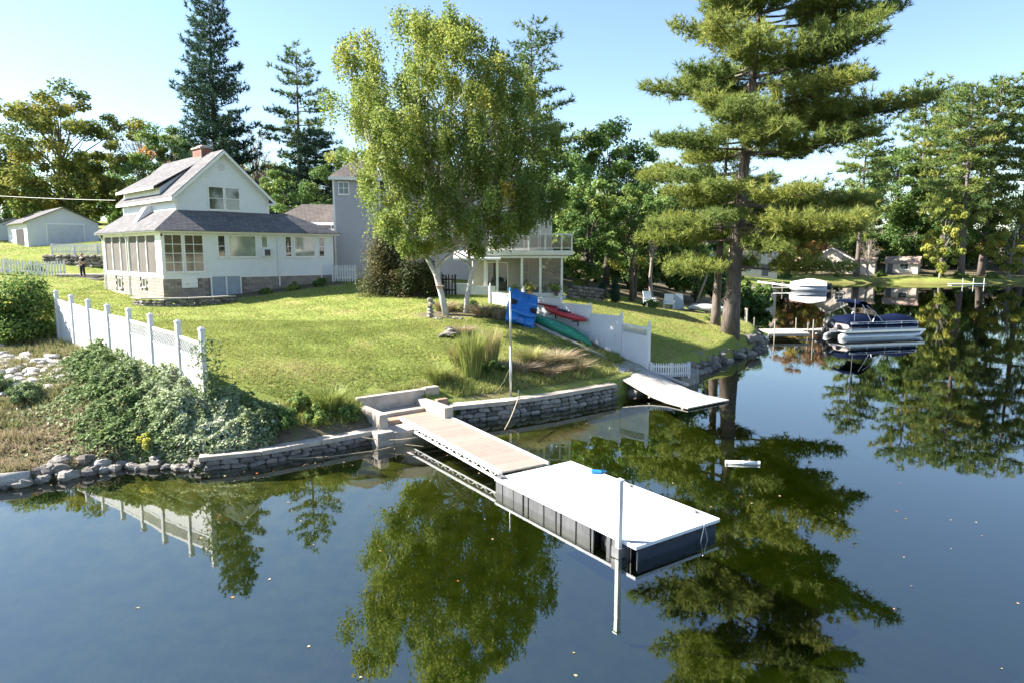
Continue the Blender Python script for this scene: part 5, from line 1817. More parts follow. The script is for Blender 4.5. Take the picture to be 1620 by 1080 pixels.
tipped([(-.34, .05, -.72, -.60), (-.2, .07, -.76, -.56), (.14, .06, -.76, -.56), (.26, .02, -.70, -.62)], 'gearcase', BLACKP, om, TM)
for k in range(3):
    a = k * 2.094
    MB(TM @ Matrix.Translation((-.36, 0, -.66)) @ Matrix.Rotation(a, 4, 'X')).poly([(0, -.03, .03), (.03, .06, .06), (.0, .07, .17), (-.02, -.03, .18)], .012, (1, 0, 0)).build('propeller_blade', BLACKP, om)
MB(TM).box((-.1, -.272, .42), (.25, .272, .55)).build('cowl_band', SIL, om)
MB().bar((-.62, -.15, .45), (-.62, .15, .75), .12, .5).build('motor_bracket', BLACKP, po)

# ---------------------------------------------------------------- neighbour dock
nd = thing('wooden_dock', 'low wooden dock with thin posts between the neighbour lawn and pontoon boat', 'dock', (0, 0, 0))
dk = [((17.6, 49.9), (18.9, 46.4)), ]
P0 = Vector((17.9, 48.9)); P1 = Vector((20.5, 47.2)); 
for k in range(16):
    t = k / 16
    x0_ = 17.7 + 2.9 * t
    MB().poly([(x0_, 46.6 + t * .25, .40), (x0_ + .172, 46.615 + t * .25, .40), (x0_ + .172 + .25, 49.6 + t * .25, .40), (x0_ + .25, 49.58 + t * .25, .40)], .045).build('plank', WEATHER, nd)
for (a, b) in (((17.6, 46.57), (20.6, 46.84)), ((17.9, 49.65), (20.9, 49.9))):
    MB().bar((a[0], a[1], .33), (b[0], b[1], .33), .06, .14).build('stringer', WEATHER, nd)
for k in range(30):
    t = k / 30
    x0_ = 20.6 + 4.8 * t
    MB().poly([(x0_, 49.0 + t * .9, .36), (x0_ + .155, 49.03 + t * .9, .36), (x0_ + .155, 50.0 + t * .9, .36), (x0_, 49.97 + t * .9, .36)], .04).build('plank', WEATHER, nd)
MB().bar((20.6, 48.98, .30), (25.4, 49.88, .30), .05, .12).build('stringer', WEATHER, nd)
for (x, y, h) in ((18.0, 46.5, 1.3), (20.75, 46.75, 1.4), (17.75, 49.8, 1.25), (20.95, 50.1, 1.2), (23.2, 50.5, 1.1), (21.3, 48.85, 1.0)):
    MB().tube([(x, y, -.9), (x, y, h)], .04, 8).build('post', WEATHER, nd)
for k, (x, y) in enumerate(((17.0, 49.2), (17.3, 50.4))):
    t = thing('shore_post', ['short wooden post on the bank at the foot of the wooden dock', 'short wooden post just behind the other at the dock foot'][k], 'post', (x, y, g1(x, y)))
    MB().tube([(0, 0, -.3), (0, 0, .95)], .06, 8).build('shaft', WEATHER, t)
    MB().lathe([(.07, .951), (.07, .98), (.02, 1.03)], 8).build('cap', WEATHER, t)

# ---------------------------------------------------------------- covered boat and far docks
cb = thing('covered_boat', 'small motorboat under a white cover moored at the far dock', 'boat', (45.6, 107.8, 0), R(-30))
tipped([(0, .5, -.1, .7), (.3, 1.0, -.2, .85), (3.0, 1.1, -.2, .9), (4.6, .7, -.1, 1.0), (5.4, .08, .3, 1.1)], 'hull', mk('boat_hull_grey', (.48, .50, .53), None, .4, 3), cb, Matrix.Identity(4))
vs, fs = [], []
for i in range(9):
    s_ = i / 8
    for j in range(7):
        t = j / 6 * 2 - 1
        hw_ = 1.15 * (1 - max(0, s_ - .55) ** 2 * 4)
        vs.append((.1 + s_ * 5.2, t * hw_, .85 + (1.15 - abs(s_ - .45) * 1.1) * (1 - abs(t) ** 1.5)))
for i in range(8):
    for j in range(6):
        a = i * 7 + j
        fs.append((a, a + 7, a + 8, a + 1))
MB().add(vs, fs).build('cover', mk('white_canvas', (.72, .71, .70), (.62, .61, .60), .8, 3, .3), cb, smooth=True)
tipped([(-.7, .2, .3, 1.1), (-.5, .3, .2, 1.3), (-.1, .3, .2, 1.2), (0, .2, .3, 1.0)], 'outboard_motor', BLACKP, cb, Matrix.Identity(4))
cb.rotation_euler = (0, 0, R(160)); cb.location = (49.0, 106.4, 0)
fdk = thing('far_dock', 'long pale far dock running left from the white covered boat', 'dock')
for k in range(28):
    x = 38.2 + k * .3
    MB().box((x, 109.4, .32), (x + .28, 110.8, .40)).build('plank', WEATHER, fdk)
for k in range(6):
    MB().tube([(38.4 + k * 1.6, 109.3, -1), (38.4 + k * 1.6, 109.3, 1.4 if k % 2 else .9)], .06, 6).build('post', WEATHER, fdk)
fd2 = thing('far_dock', 'narrow white gangway dock climbing to the bank above the covered boat', 'dock')
MB().bar((46.4, 111.5, .42), (43.0, 119.0, .9), 1.0, .1).build('walkway', WHITE, fd2)
MB().bar((46.0, 111.3, .58), (42.6, 118.8, 1.06), .06, .1).build('edge_rail', WHITE, fd2)
t = thing('far_dock', 'slim low dock lying on the water under the far cabin', 'dock')
MB().box((82, 127.6, .12), (88.5, 128.8, .22)).build('walkway', WHITE, t)
for x in (84, 86, 88):
    MB().tube([(x, 127.6, -.5), (x, 127.6, 1.2)], .05, 6).build('post', TRIM, t)

# ---------------------------------------------------------------- neighbour waterfront clutter
for i, (x, y, rz, lb) in enumerate([(10.3, 51.0, .3, 'white plastic garden chair farthest left on the neighbour patio'), (11.6, 50.4, -.2, 'white plastic garden chair nearest the beached dinghy on the neighbour patio')]):
    t = thing('garden_chair', lb, 'chair', (x, y, g1(x, y)), rz)
    MB().box((-.32, -.3, .36), (.32, .3, .42)).build('seat', WHITE, t, bevel=.02)
    MB().bar((0, .28, .4), (0, .52, 1.1), .66, .06).build('backrest', WHITE, t)
    for sx in (-.36, .36):
        MB().box((sx - .05, -.34, .56), (sx + .05, .34, .61)).build('armrest', WHITE, t)
        for sy in (-.28, .28):
            MB().box((sx - .03, sy - .03, 0), (sx + .03, sy + .03, .56)).build('leg', WHITE, t)
slim_boat('dinghy', 'white dinghy hull beached beside the big pine trunk', 'dinghy', (13.2, 51.2), (15.9, 50.2), 1.75, 1.55, 1.1, .5, (.66, .66, .64))
sgn = thing('folding_board', 'pale blue folding board standing on the neighbour patio', 'board', (12.6, 52.0, g1(12.6, 52)))
for sg in (-1, 1):
    MB().poly([(-.4, .02 * sg, 1.15), (.4, .02 * sg, 1.15), (.45, .35 * sg, 0), (-.45, .35 * sg, 0)], .03, (0, 1, 0)).build('leaf', mk('pale_blue', (.42, .50, .55), None, .5, 3), sgn)
for i, (a, b, lb) in enumerate([((14.0, 52.6), (15.2, 52.4), 'pale pole leaning left behind the big pine'), ((14.9, 52.3), (15.9, 52.1), 'grey pole leaning beside the beached dinghy')]):
    tag(MB().tube([(a[0], a[1], g1(*a)), (b[0], b[1], 5.0 - i)], [.09, .06], 8).build('leaning_pole', DEADWOOD, smooth=True), lb, 'pole')

# ---------------------------------------------------------------- person
SKIN = mk('skin', (.52, .34, .26), (.46, .29, .22), .5, 8)
CLOTH_B = mk('black_cotton', (.018, .018, .022), (.012, .012, .015), .85, 10)
CLOTH_N = mk('dark_trousers', (.016, .018, .028), (.011, .012, .02), .85, 10)
HAIR = mk('brown_hair', (.06, .035, .02), (.035, .02, .012), .6, 30)


def skinned(name, joints, edges, mat, parent, sub=2, root=0):
    me_ = bpy.data.meshes.new(name)
    me_.from_pydata([j[0] for j in joints], edges, [])
    o = bpy.data.objects.new(name, me_)
    COL.objects.link(o)
    o.parent = parent
    o.modifiers.new('skin', 'SKIN').use_smooth_shade = True
    o.modifiers.new('sub', 'SUBSURF').levels = sub
    o.modifiers['sub'].render_levels = sub
    for i, j in enumerate(joints):
        r_ = j[1]
        me_.skin_vertices[0].data[i].radius = (r_, r_) if not hasattr(r_, '__len__') else r_
        me_.skin_vertices[0].data[i].use_root = (i == root)
    me_.materials.append(mat)
    return o


pe = thing('person', 'person in black T-shirt and dark trousers standing by the stone landing holding a controller', 'person', (-32.45, 51.85, 4.12), R(-14))
PH = [((0, 0, .95), .135), ((0, -.01, 1.12), .13), ((0, 0, 1.30), (.17, .125)), ((0, .01, 1.43), (.13, .10)), ((0, 0, 1.51), .056), ((0, -.015, 1.60), .085), ((0, -.02, 1.70), .09), ((0, -.005, 1.77), .055),
      ((.19, 0, 1.40), .062), ((.27, .02, 1.15), .046), ((.10, -.25, 1.10), .036), ((.06, -.30, 1.10), .034),
      ((-.19, 0, 1.40), .062), ((-.27, .02, 1.15), .046), ((-.10, -.25, 1.10), .036), ((-.06, -.30, 1.10), .034),
      ((.10, 0, .88), .105), ((.13, -.02, .50), .068), ((.15, .02, .10), .044), ((.16, -.14, .035), .036),
      ((-.10, 0, .88), .105), ((-.13, -.01, .50), .068), ((-.16, .03, .10), .044), ((-.17, -.13, .035), .036)]
PE = [(0, 1), (1, 2), (2, 3), (3, 4), (4, 5), (5, 6), (6, 7), (3, 8), (8, 9), (9, 10), (10, 11), (3, 12), (12, 13), (13, 14), (14, 15),
      (0, 16), (16, 17), (17, 18), (18, 19), (0, 20), (20, 21), (21, 22), (22, 23)]
skinned('body', PH, PE, SKIN, pe)
skinned('shirt', [((0, 0, .93), .155), ((0, -.01, 1.12), .15), ((0, 0, 1.30), (.19, .145)), ((0, .01, 1.43), (.14, .115)), ((.19, 0, 1.40), .08), ((.245, .012, 1.22), .07), ((-.19, 0, 1.40), .08), ((-.245, .012, 1.22), .07), ((0, .0, 1.475), .075)],
        [(0, 1), (1, 2), (2, 3), (3, 4), (4, 5), (3, 6), (6, 7), (3, 8)], CLOTH_B, pe)
skinned('trousers', [((0, 0, .98), .145), ((.10, 0, .86), .122), ((.13, -.02, .50), .088), ((.15, .02, .07), .068), ((-.10, 0, .86), .122), ((-.13, -.01, .50), .088), ((-.16, .03, .07), .068)],
        [(0, 1), (1, 2), (2, 3), (0, 4), (4, 5), (5, 6)], CLOTH_N, pe)
skinned('hair', [((0, .02, 1.66), .085), ((0, .01, 1.74), .092), ((0, -.01, 1.795), .06)], [(0, 1), (1, 2)], HAIR, pe)
for sg, dx_ in ((1, .16), (-1, -.17)):
    skinned('shoe', [((dx_, .05, .045), .05), ((dx_, -.06, .045), .05), ((dx_ * 1.03, -.17, .035), .042)], [(0, 1), (1, 2)], BLACKP, pe, 1)
    # hand: palm, four fingers and a thumb closing on the controller
    hx = .055 * sg
    J = [((hx + .015 * sg, -.29, 1.10), .03), ((hx, -.325, 1.10), .03)]
    E_ = [(0, 1)]
    for f_ in range(4):
        zf = 1.125 - f_ * .017
        k = len(J)
        ln = (.05, .058, .055, .042)[f_]
        J += [((hx - .012 * sg, -.345, zf), .0095), ((hx - .03 * sg, -.345 - ln * .35, zf), .009), ((hx - .05 * sg, -.34 - ln * .2, zf), .008)]
        E_ += [(1, k), (k, k + 1), (k + 1, k + 2)]
    k = len(J)
    J += [((hx - .02 * sg, -.315, 1.135), .011), ((hx - .04 * sg, -.33, 1.148), .009)]
    E_ += [(0, k), (k, k + 1)]
    skinned('hand', J, E_, SKIN, pe, 1)
for sg in (-1, 1):
    MB().lathe([(.004, -.012), (.011, 0), (.004, .012)], 6).build('eye', DARK, pe).matrix_basis = Matrix.Translation((.032 * sg, -.107, 1.69))
    skinned('ear', [((.088 * sg, -.01, 1.665), .014), ((.092 * sg, -.005, 1.70), .016)], [(0, 1)], SKIN, pe, 1)
skinned('nose', [((0, -.105, 1.68), .010), ((0, -.122, 1.648), .014)], [(0, 1)], SKIN, pe, 1)
MB().box((-.022, -.108, 1.606), (.022, -.098, 1.613)).build('mouth', mk('lips', (.35, .16, .13), None, .5, 5), pe)
MB().box((-.085, -.152, 1.24), (.085, -.147, 1.29)).build('shirt_print', mk('print_grey', (.35, .35, .36), None, .8, 20), pe)
rc_ = thing('remote_controller', 'small grey remote controller held in both hands of the person', 'controller', (-32.45, 51.85, 4.12), R(-14))
MB().box((-.075, -.375, 1.085), (.075, -.325, 1.125)).build('casing', mk('controller_grey', (.30, .30, .31), None, .5, 6), rc_, bevel=.012)
for sg in (-1, 1):
    MB().tube([(.045 * sg, -.35, 1.125), (.045 * sg, -.35, 1.15)], .006, 6).build('stick', BLACKP, rc_)
    MB().tube([(.05 * sg, -.372, 1.11), (.06 * sg, -.43, 1.16)], .006, 6).build('antenna', BLACKP, rc_)

# overhead wire to the cottage
tag(MB().tube(sag((-60.0, 60.0, 12.3), (*hw(1.0, 11.2), 9.6), .35, 16), .017, 5).build('overhead_wire', mk('wire_pale', (.6, .6, .58), None, .6, 4)), 'pale overhead wire running from the left edge to the cottage eave', 'wire')

# ---------------------------------------------------------------- tree generators (all meshes stand on their own origin)
def bez(a, b, c, n):
    t = np.linspace(0, 1, n)[:, None]
    a, b, c = map(np.asarray, (a, b, c))
    return (1 - t) ** 2 * a + 2 * t * (1 - t) * b + t * t * c


def deciduous(seed, H, Wd, base=.25, clumps=70, per=150, leaf=.22, mat=None, tint=.4, tsd=.16, bark=None, asp=.7, bare=0.0, limb=.45, yoff=0, flat=.75):
    rg = np.random.default_rng(seed)
    tr = MB()
    r0 = .017 * H + .05
    wob = rg.normal(size=(7, 2)) * .012 * H
    zt_ = np.linspace(-.3, H * .78, 7)
    tp_ = np.stack([np.cumsum(wob[:, 0]) * .6, np.cumsum(wob[:, 1]) * .6, zt_], 1)
    tp_[0, :2] = 0; tp_[1, :2] *= .4
    tr.tube(tp_.tolist(), [r0 * (1 - .86 * k / 6) * (1.25 if k == 0 else 1) for k in range(7)], 8)
    zc = H * (base + (1 - base) / 2); rz = H * (1 - base) / 2
    P = []
    cl = []
    tries = 0
    while len(cl) < clumps and tries < 20000:
        tries += 1
        d = unit(rg.normal(size=(1, 3)))[0]
        rr = rg.uniform(.25, 1) ** .45
        lob = 1 + .16 * math.sin(3 * math.atan2(d[1], d[0]) + seed) + .12 * math.sin(5 * d[2] + seed * 2)
        c = np.array([d[0] * Wd / 2 * rr * lob, d[1] * Wd / 2 * rr * lob, zc + d[2] * rz * rr])
        tz = (c[2] - H * base) / (H * (1 - base))
        if tz < .0 or (tz < .25 and np.hypot(c[0], c[1]) > Wd * .42):
            continue
        cl.append(c)
    cl = np.array(cl)
    for i, c in enumerate(cl):
        if rg.uniform() < limb:
            h0 = np.clip(c[2] * rg.uniform(.45, .72), H * .12, H * .72)
            k = np.interp(h0, tp_[:, 2], np.arange(7))
            i0 = int(min(k, 5)); st = tp_[i0] + (tp_[i0 + 1] - tp_[i0]) * (k - i0)
            mid = st * .45 + c * .55 + np.array([0, 0, .06 * H])
            r_ = r0 * rg.uniform(.16, .34)
            tr.tube(bez(st, mid, c, 5).tolist(), [r_, r_ * .75, r_ * .5, r_ * .3, r_ * .12], 5, cap=False)
            if bare:
                for q in range(int(9 * bare)):
                    t_ = rg.uniform(.35, 1); b0 = bez(st, mid, c, 11)[int(t_ * 10)]
                    e_ = b0 + unit(rg.normal(size=(1, 3)) + np.array([[0, 0, .8]]))[0] * rg.uniform(.05, .13) * H
                    tr.tube([b0.tolist(), ((b0 + e_) / 2 + rg.normal(size=3) * .01 * H).tolist(), e_.tolist()], [r_ * .22 + .008, r_ * .14 + .006, .006], 4, cap=False)
    trunk = tr.mesh('trunk', bark or DARKBARK, smooth=True)
    crown = None
    if per > 0:
        n = len(cl) * per
        C = np.repeat(cl, per, 0)
        rc = np.repeat(rg.uniform(.075, .15, len(cl)) * (Wd + H * .6) / 1.6 * .62, per)[:, None]
        d = unit(rg.normal(size=(n, 3)))
        pos = C + d * rc * (rg.uniform(0, 1, (n, 1)) ** .42) * np.array([1.1, 1.1, flat])
        nr = d * .7 + np.array([0, 0, .55]) + rg.normal(size=(n, 3)) * .6
        tn = np.clip(tint + np.repeat(rg.normal(size=len(cl)) * tsd, per) + rg.normal(size=n) * .10, 0, 1)
        V, F = leaf_quads(pos, nr, leaf * rg.uniform(.7, 1.3, n), asp, rg)
        crown = np_mesh('crown', V, F, mat, tn)
    return trunk, crown


def conifer(seed, H, prof, base=.2, whorl=.8, nb=5, mat=None, tuft=.26, k=8, wid=.022, step=.2, rise=.25, droop=.0, lean=(0, 0), bark=None, tint=.45, tsd=.13, r0=None, gap=.12, twig=.30, side=None, thick=.10, inner=.2):
    """Trunk with whorled boughs; prof(t)-> bough length at relative height t. Tufts of needles along the side twigs."""
    rg = np.random.default_rng(seed)
    tr = MB()
    r0 = r0 or .012 * H + .06

    def axis_at(z):
        t = z / H
        return np.array([lean[0] * t ** 1.3, lean[1] * t ** 1.3, z])
    zz_ = np.linspace(-.4, H, 12)
    tr.tube([axis_at(max(z, 0)).tolist()[:2] + [z] for z in zz_], [r0 * (1.35 if i == 0 else 1.08 if i == 1 else (1 - .93 * (i - 1) / 10.) ) for i in range(12)], 10)
    pos, dr, tn = [], [], []
    z = H * base
    while z < H * .985:
        t = z / H
        L0 = prof(t)
        m = nb if t < .94 else 4
        a0 = rg.uniform(0, 6.28)
        for b in range(m):
            if rg.uniform() < gap:
                continue
            az = a0 + b * 6.283 / m + rg.normal() * .25
            L_ = L0 * rg.uniform(.65, 1.15)
            if side is not None:
                L_ *= side(az, t)
            zb = z + rg.normal() * whorl * .25
            s = axis_at(zb)
            h = np.array([math.cos(az), math.sin(az), 0])
            up = rise + .5 * max(0, t - .6)
            e_ = s + h * L_ + np.array([0, 0, L_ * (up - droop * (1 - t))])
            mid = s + h * L_ * .55 + np.array([0, 0, L_ * (up * .25 - droop * .5 * (1 - t))])
            C = bez(s, mid, e_, 12)
            rb = max(.018, .011 * L_ + .01)
            tr.tube(C[::2].tolist() + [C[-1].tolist()], [rb * (1 - .13 * q_) for q_ in range(7)], 5, cap=False)
            bt = rg.normal() * tsd
            sdv = np.array([-h[1], h[0], 0])
            nst = max(3, int(L_ * .78 / step))
            for q_ in range(nst):
                u = inner + (1 - inner) * (q_ + rg.uniform()) / nst
                f = u * 11
                i0 = min(int(f), 10)
                p0 = C[i0] + (C[i0 + 1] - C[i0]) * (f - i0)
                tl = twig * L_ * (1.08 - u) * rg.uniform(.6, 1.3) + .16
                for sg in (-1, 1):
                    d = unit((sdv * sg * rg.uniform(.7, 1.1) + h * rg.uniform(.35, .9) + np.array([0, 0, rg.uniform(.0, .42)]))[None])[0]
                    nt_ = max(1, int(tl / (step * .9)))
                    for w__ in range(nt_):
                        v_ = (w__ + rg.uniform(.5, 1)) / nt_
                        pos.append(p0 + d * tl * v_ + rg.normal(size=3) * np.array([.05, .05, thick * .5]) + np.array([0, 0, abs(rg.normal()) * thick * .6]))
                        dr.append(d + np.array([0, 0, .5]))
                        tn.append(bt + .10 * (v_ - .5))
                if u > .9:
                    pos.append(p0.copy()); dr.append(h + np.array([0, 0, .5])); tn.append(bt)
        z += whorl * rg.uniform(.75, 1.25)
    pos = np.array(pos); dr = np.array(dr); tn = np.array(tn)
    V, F = needle_tris(pos, dr, tuft * rg.uniform(.75, 1.25, len(pos)), k, wid, .8, rg)
    tn = np.clip(tint + np.repeat(tn, k) + rg.normal(size=len(pos) * k) * .09, 0, 1)
    return tr.mesh('trunk', bark or BARK, smooth=True), np_mesh('crown', V, F, mat or L_PINE, tn)


def plant_tree(name, label, meshes, x, y, rz=0.0, sc=1.0, group=None, cat='tree', z=None, sxy=None):
    zb = g1(x, y) if z is None else z
    t = thing(name, label, cat, (x, y, zb), rz, group)
    t.scale = (sxy or sc, sxy or sc, sc)
    link('trunk', meshes[0], t)
    if meshes[1] is not None:
        link('crown', meshes[1], t)
    return t


# ---------------------------------------------------------------- the big pine on the point
def big_prof(t):
    return float(np.interp(t, [.15, .26, .38, .5, .62, .75, .88, 1.0], [4.8, 6.4, 7.0, 7.4, 7.1, 6.2, 4.8, 1.8]))


def big_side(az, t):
    return 1.0 + .19 * math.cos(az - .1) - (.08 * math.cos(az) if t > .75 else 0) + .18 * math.sin(az * 3 + t * 21)


big_pine = conifer(11, 24.5, big_prof, .165, 1.30, 6, L_PINE, .36, 12, .023, .165, .20, .26, (1.5, .3), BARK, .60, .09, .43, .15, .38, big_side, .26, .24)
plant_tree('pine_tree', 'huge white pine with bare lower trunk on the grassy point', big_pine, 12.86, 40.0, .0)
sl_pine = conifer(12, 13, lambda t: float(np.interp(t, [.3, .5, .8, 1], [2.0, 2.8, 2.0, .6])), .42, 1.1, 4, L_PINE, .28, 8, .02, .24, .1, .2, (.6, 0), BARK, .5, .12, .27, .25, .3)
plant_tree('pine_tree', 'slender pine trunk close behind the huge pine', sl_pine, 12.75, 42.6, .6)

# ---------------------------------------------------------------- the birch
def birch():
    rg = np.random.default_rng(21)
    tr = MB()
    stems = [([(0, 0, -.3), (-.25, .05, .9), (-.55, .1, 2.0), (-1.2, .2, 3.2), (-2.6, .2, 5.5), (-3.8, .1, 8.6), (-4.2, .1, 11.4)], .17),
             ([(-.12, .05, .3), (-.42, .1, 1.6), (-.50, .2, 2.9), (-.35, .3, 5.2), (-.9, .3, 8.5), (-.8, .2, 12.9)], .16),
             ([(.85, .6, -.3), (.95, .6, .9), (1.25, .6, 2.2), (1.7, .55, 3.2), (2.1, .6, 5.5), (2.6, .6, 9.5), (2.4, .5, 12.5)], .14),
             ([(.95, .65, .7), (1.15, .75, 2.0), (1.0, .8, 3.4), (.6, 1.0, 6.0), (.3, 1.2, 11.5)], .11)]
    for pts, r_ in stems:
        tr.tube(pts, [r_ * (1 - .82 * i / (len(pts) - 1)) for i in range(len(pts))], 10)
    zs_ = np.array([2.0, 3.0, 4.2, 5.4, 8, 10, 11.6, 12.8, 13.7, 14.4])
    xl = np.array([-1.7, -2.7, -3.3, -3.7, -4.8, -5.5, -5.5, -5.2, -4.1, -2.5])
    xr = np.array([-.6, 2.6, 4.7, 5.4, 5.4, 5.0, 4.3, 3.1, 1.8, .6])
    cl = []
    while len(cl) < 430:
        z = rg.uniform(3.1, 14.3)
        a, b = np.interp(z, zs_, xl), np.interp(z, zs_, xr)
        cx, hw_ = (a + b) / 2, (b - a) / 2
        th_ = rg.uniform(0, 6.283); rr = rg.uniform(.10, 1) ** .5
        bump = 1 + .12 * math.sin(4 * th_ + z * 1.1) + .10 * math.sin(z * 2.3 + th_)
        x = cx + hw_ * .93 * rr * math.cos(th_) * bump; y = .3 + hw_ * .85 * rr * math.sin(th_) * bump
        # a notch between the two top lobes, hollows lower down
        if z > 11.8 and -3.3 < x < -1.7:
            continue
        if z < 4.4 and (x > -.6 and rg.uniform() < .6):
            continue
        # keep boughs apart so that gaps stay open
        if any((x - q[0]) ** 2 + (y - q[1]) ** 2 + (z - q[2]) ** 2 < .26 for q in cl):
            continue
        cl.append((x, y, z))
    cl = np.array(cl)
    for i, c in enumerate(cl):
        if i % 2 == 0 and c[2] < 11.3:
            pts, r_ = stems[rg.integers(0, 4)]
            P_ = np.array(pts)
            zst = np.clip(c[2] * rg.uniform(.6, .85), P_[2, 2], P_[-1, 2])
            st = np.array([np.interp(zst, P_[:, 2], P_[:, 0]), np.interp(zst, P_[:, 2], P_[:, 1]), zst])
            if np.linalg.norm(c - st) < 5.5:
                tr.tube(bez(st, st * .4 + c * .6 + np.array([0, 0, .7]), c, 5).tolist(), [.05, .04, .03, .02, .008], 5, cap=False)
    # drooping sprays: each bough carries strands, each strand hangs with its leaves
    ns, per = 26, 15
    S = np.repeat(cl, ns, 0)
    rad = np.repeat(rg.uniform(.32, .62, len(cl)), ns)[:, None]
    S = S + unit(rg.normal(size=(len(S), 3))) * rad * rg.uniform(.3, 1, (len(S), 1)) * np.array([1, 1, .45])
    ln = np.repeat(rg.uniform(.45, 1.45, len(S)) * np.clip((S[:, 2] - 2.0) / 4, .3, 1), per)
    sway = np.repeat(rg.normal(size=(len(S), 2)) * .16, per, 0)
    k = np.tile(np.linspace(0, 1, per), len(S)) + rg.uniform(-.05, .05, len(S) * per)
    n = len(S) * per
    pos = np.repeat(S, per, 0) + np.column_stack([sway * k[:, None], -k * ln]) + rg.normal(size=(n, 3)) * .05
    nr = rg.normal(size=(n, 3)) * .8 + np.array([-.45, -.35, .35])
    base_t = .36 + .016 * (cl[:, 2] - 8) + rg.normal(size=len(cl)) * .10 - .03 * cl[:, 0] / 5
    # turning patches
    for (px_, py_, pz_, rr, dt) in ((3.4, -3.2, 5.9, .9, .42), (-4.4, -1.8, 4.4, .9, .22), (-2.9, -3.0, 10.2, .6, .4), (-4.6, -1.0, 7.5, .9, .15), (1.9, -3.2, 9.8, .6, .25), (4.0, -1.0, 11.0, .7, .2)):
        d_ = np.linalg.norm((cl - np.array([px_, py_, pz_])) * np.array([1, .5, 1]), axis=1)
        base_t += np.where(d_ < rr, dt, 0)
    tn = np.clip(np.repeat(np.repeat(base_t, ns) + rg.normal(size=len(S)) * .05, per) + rg.normal(size=n) * .08, 0, 1)
    V, F = leaf_quads(pos, nr, .112 * rg.uniform(.7, 1.3, n), .74, rg)
    return tr.mesh('trunk', BIRCHBARK, smooth=True), np_mesh('crown', V, F, L_BIRCH, tn)


bt = plant_tree('birch_tree', 'large multi-stemmed white birch with yellowing green crown on the lawn', birch(), -3.2, 33.65)
MB().box((-.55, -.32, 1.42), (-.15, -.05, 1.47)).box((-.46, -.24, 1.3), (-.24, -.1, 1.418)).build('shelf_fungus', mk('fungus_tan', (.55, .38, .30), None, .8, 6), bt)

# ---------------------------------------------------------------- other trees
SPR = conifer(31, 26, lambda t: float(np.interp(t, [.1, .3, .55, .8, .93, 1], [4.2, 4.3, 3.8, 2.6, 1.9, .5])), .12, .62, 6, L_SPRUCE, .50, 9, .055, .33, .42, .15, (.3, 0), DARKBARK, .42, .16, None, .10, .34, None, .2)
PN2 = conifer(32, 22, lambda t: float(np.interp(t, [.3, .5, .75, .92, 1], [3.6, 4.2, 3.6, 2.4, .8])), .30, 1.15, 5, L_PINE, .46, 9, .050, .29, .18, .10, (.4, .2), BARK, .30, .14, None, .18, .30, None, .18)
PN3 = conifer(33, 34, lambda t: float(np.interp(t, [.25, .45, .7, .88, 1], [4.0, 6.0, 5.8, 4.2, 1.2])), .30, 1.5, 5, L_PINE, .95, 8, .11, .50, .16, .12, (.8, .4), BARK, .48, .15, .5, .16, .32, None, .35)
PN4 = conifer(34, 38, lambda t: float(np.interp(t, [.2, .4, .7, .9, 1], [4.5, 6.6, 6.2, 3.6, 1.0])), .28, 1.5, 5, L_PINE, .95, 8, .11, .50, .14, .16, (-.7, .3), BARK, .52, .15, .55, .14, .32, None, .35)
D1 = deciduous(41, 16, 14, .10, 130, 260, .29, L_AUTUMN, .26, .15)
D2 = deciduous(42, 14, 9, .16, 95, 190, .26, L_GREEN, .42, .16)
D3 = deciduous(43, 13, 7.5, .15, 80, 160, .22, L_GREEN, .55, .18)
D4 = deciduous(44, 12, 9, .22, 80, 150, .30, L_AUTUMN, .62, .18)
D5 = deciduous(45, 9, 6.5, .06, 70, 170, .22, L_GREEN, .50, .18)
D6 = deciduous(46, 14, 11, .12, 90, 130, .34, L_RUSSET, .5, .2, bare=.4)
B1 = deciduous(47, 15, 10, .30, 34, 0, .2, None, bark=DEADWOOD, bare=1.6, limb=1.0)
B2 = deciduous(48, 14, 4.5, .30, 30, 14, .16, L_AUTUMN, .6, .1, bark=DEADWOOD, bare=1.2, limb=1.0)
D7 = deciduous(49, 8, 5.5, .10, 60, 130, .30, L_BIRCH, .62, .10, bark=DEADWOOD)

T = plant_tree
T('maple_tree', 'broad olive-yellow maple at the left edge behind the garage', D1, -49.0, 77.0, .4, 1.0, sxy=1.12)
T('maple_tree', 'olive tree cut off by the left edge of the picture', D1, -61.0, 76.0, 2.1, .88)
T('bare_tree', 'leafless grey tree between the maple and the tall spruce', B1, -44.0, 84.0, .9, .95)
T('oak_tree', 'russet low tree behind the leafless tree left of the cottage', D6, -43.0, 92.0, .0, .80)
T('oak_tree', 'yellow-green low tree behind the garage roof', D4, -36.5, 86.0, 1.0, .86)
T('spruce_tree', 'tall dark blue-green spruce rising behind the cottage chimney', SPR, -30.6, 72.0, .3, .95)
T('leafy_tree', 'mid-green leafy tree at the foot of the tall spruce', D2, -36.0, 74.0, .5, .86)
T('pine_tree', 'open-branched pine standing right of the tall spruce', PN2, -22.6, 74.0, .8, .95)
T('fir_tree', 'dark evergreen below the open-branched pine', SPR, -19.6, 70.0, 2.0, .48, sxy=.85)
T('leafy_tree', 'bushy green tree just behind the right end of the cottage roof', D5, -20.6, 63.0, .8, .92)
T('leafy_tree', 'dark green tree behind the low grey wing roof', D2, -15.6, 66.0, 2.6, .78)
T('young_tree', 'thin nearly leafless young tree between spruce and pine', B2, -28.0, 76.0, .0, .98)
T('pine_tree', 'pine rising behind the right shoulder of the birch', PN2, 2.0, 62.0, 2.2, .98)
T('leafy_tree', 'tall dark leafy tree right of the sunroom', D2, 8.8, 64.0, 1.2, 1.08)
T('leafy_tree', 'yellow-green slim tree between the dark tree and the huge pine', D3, 13.4, 68.0, .3, 1.0)
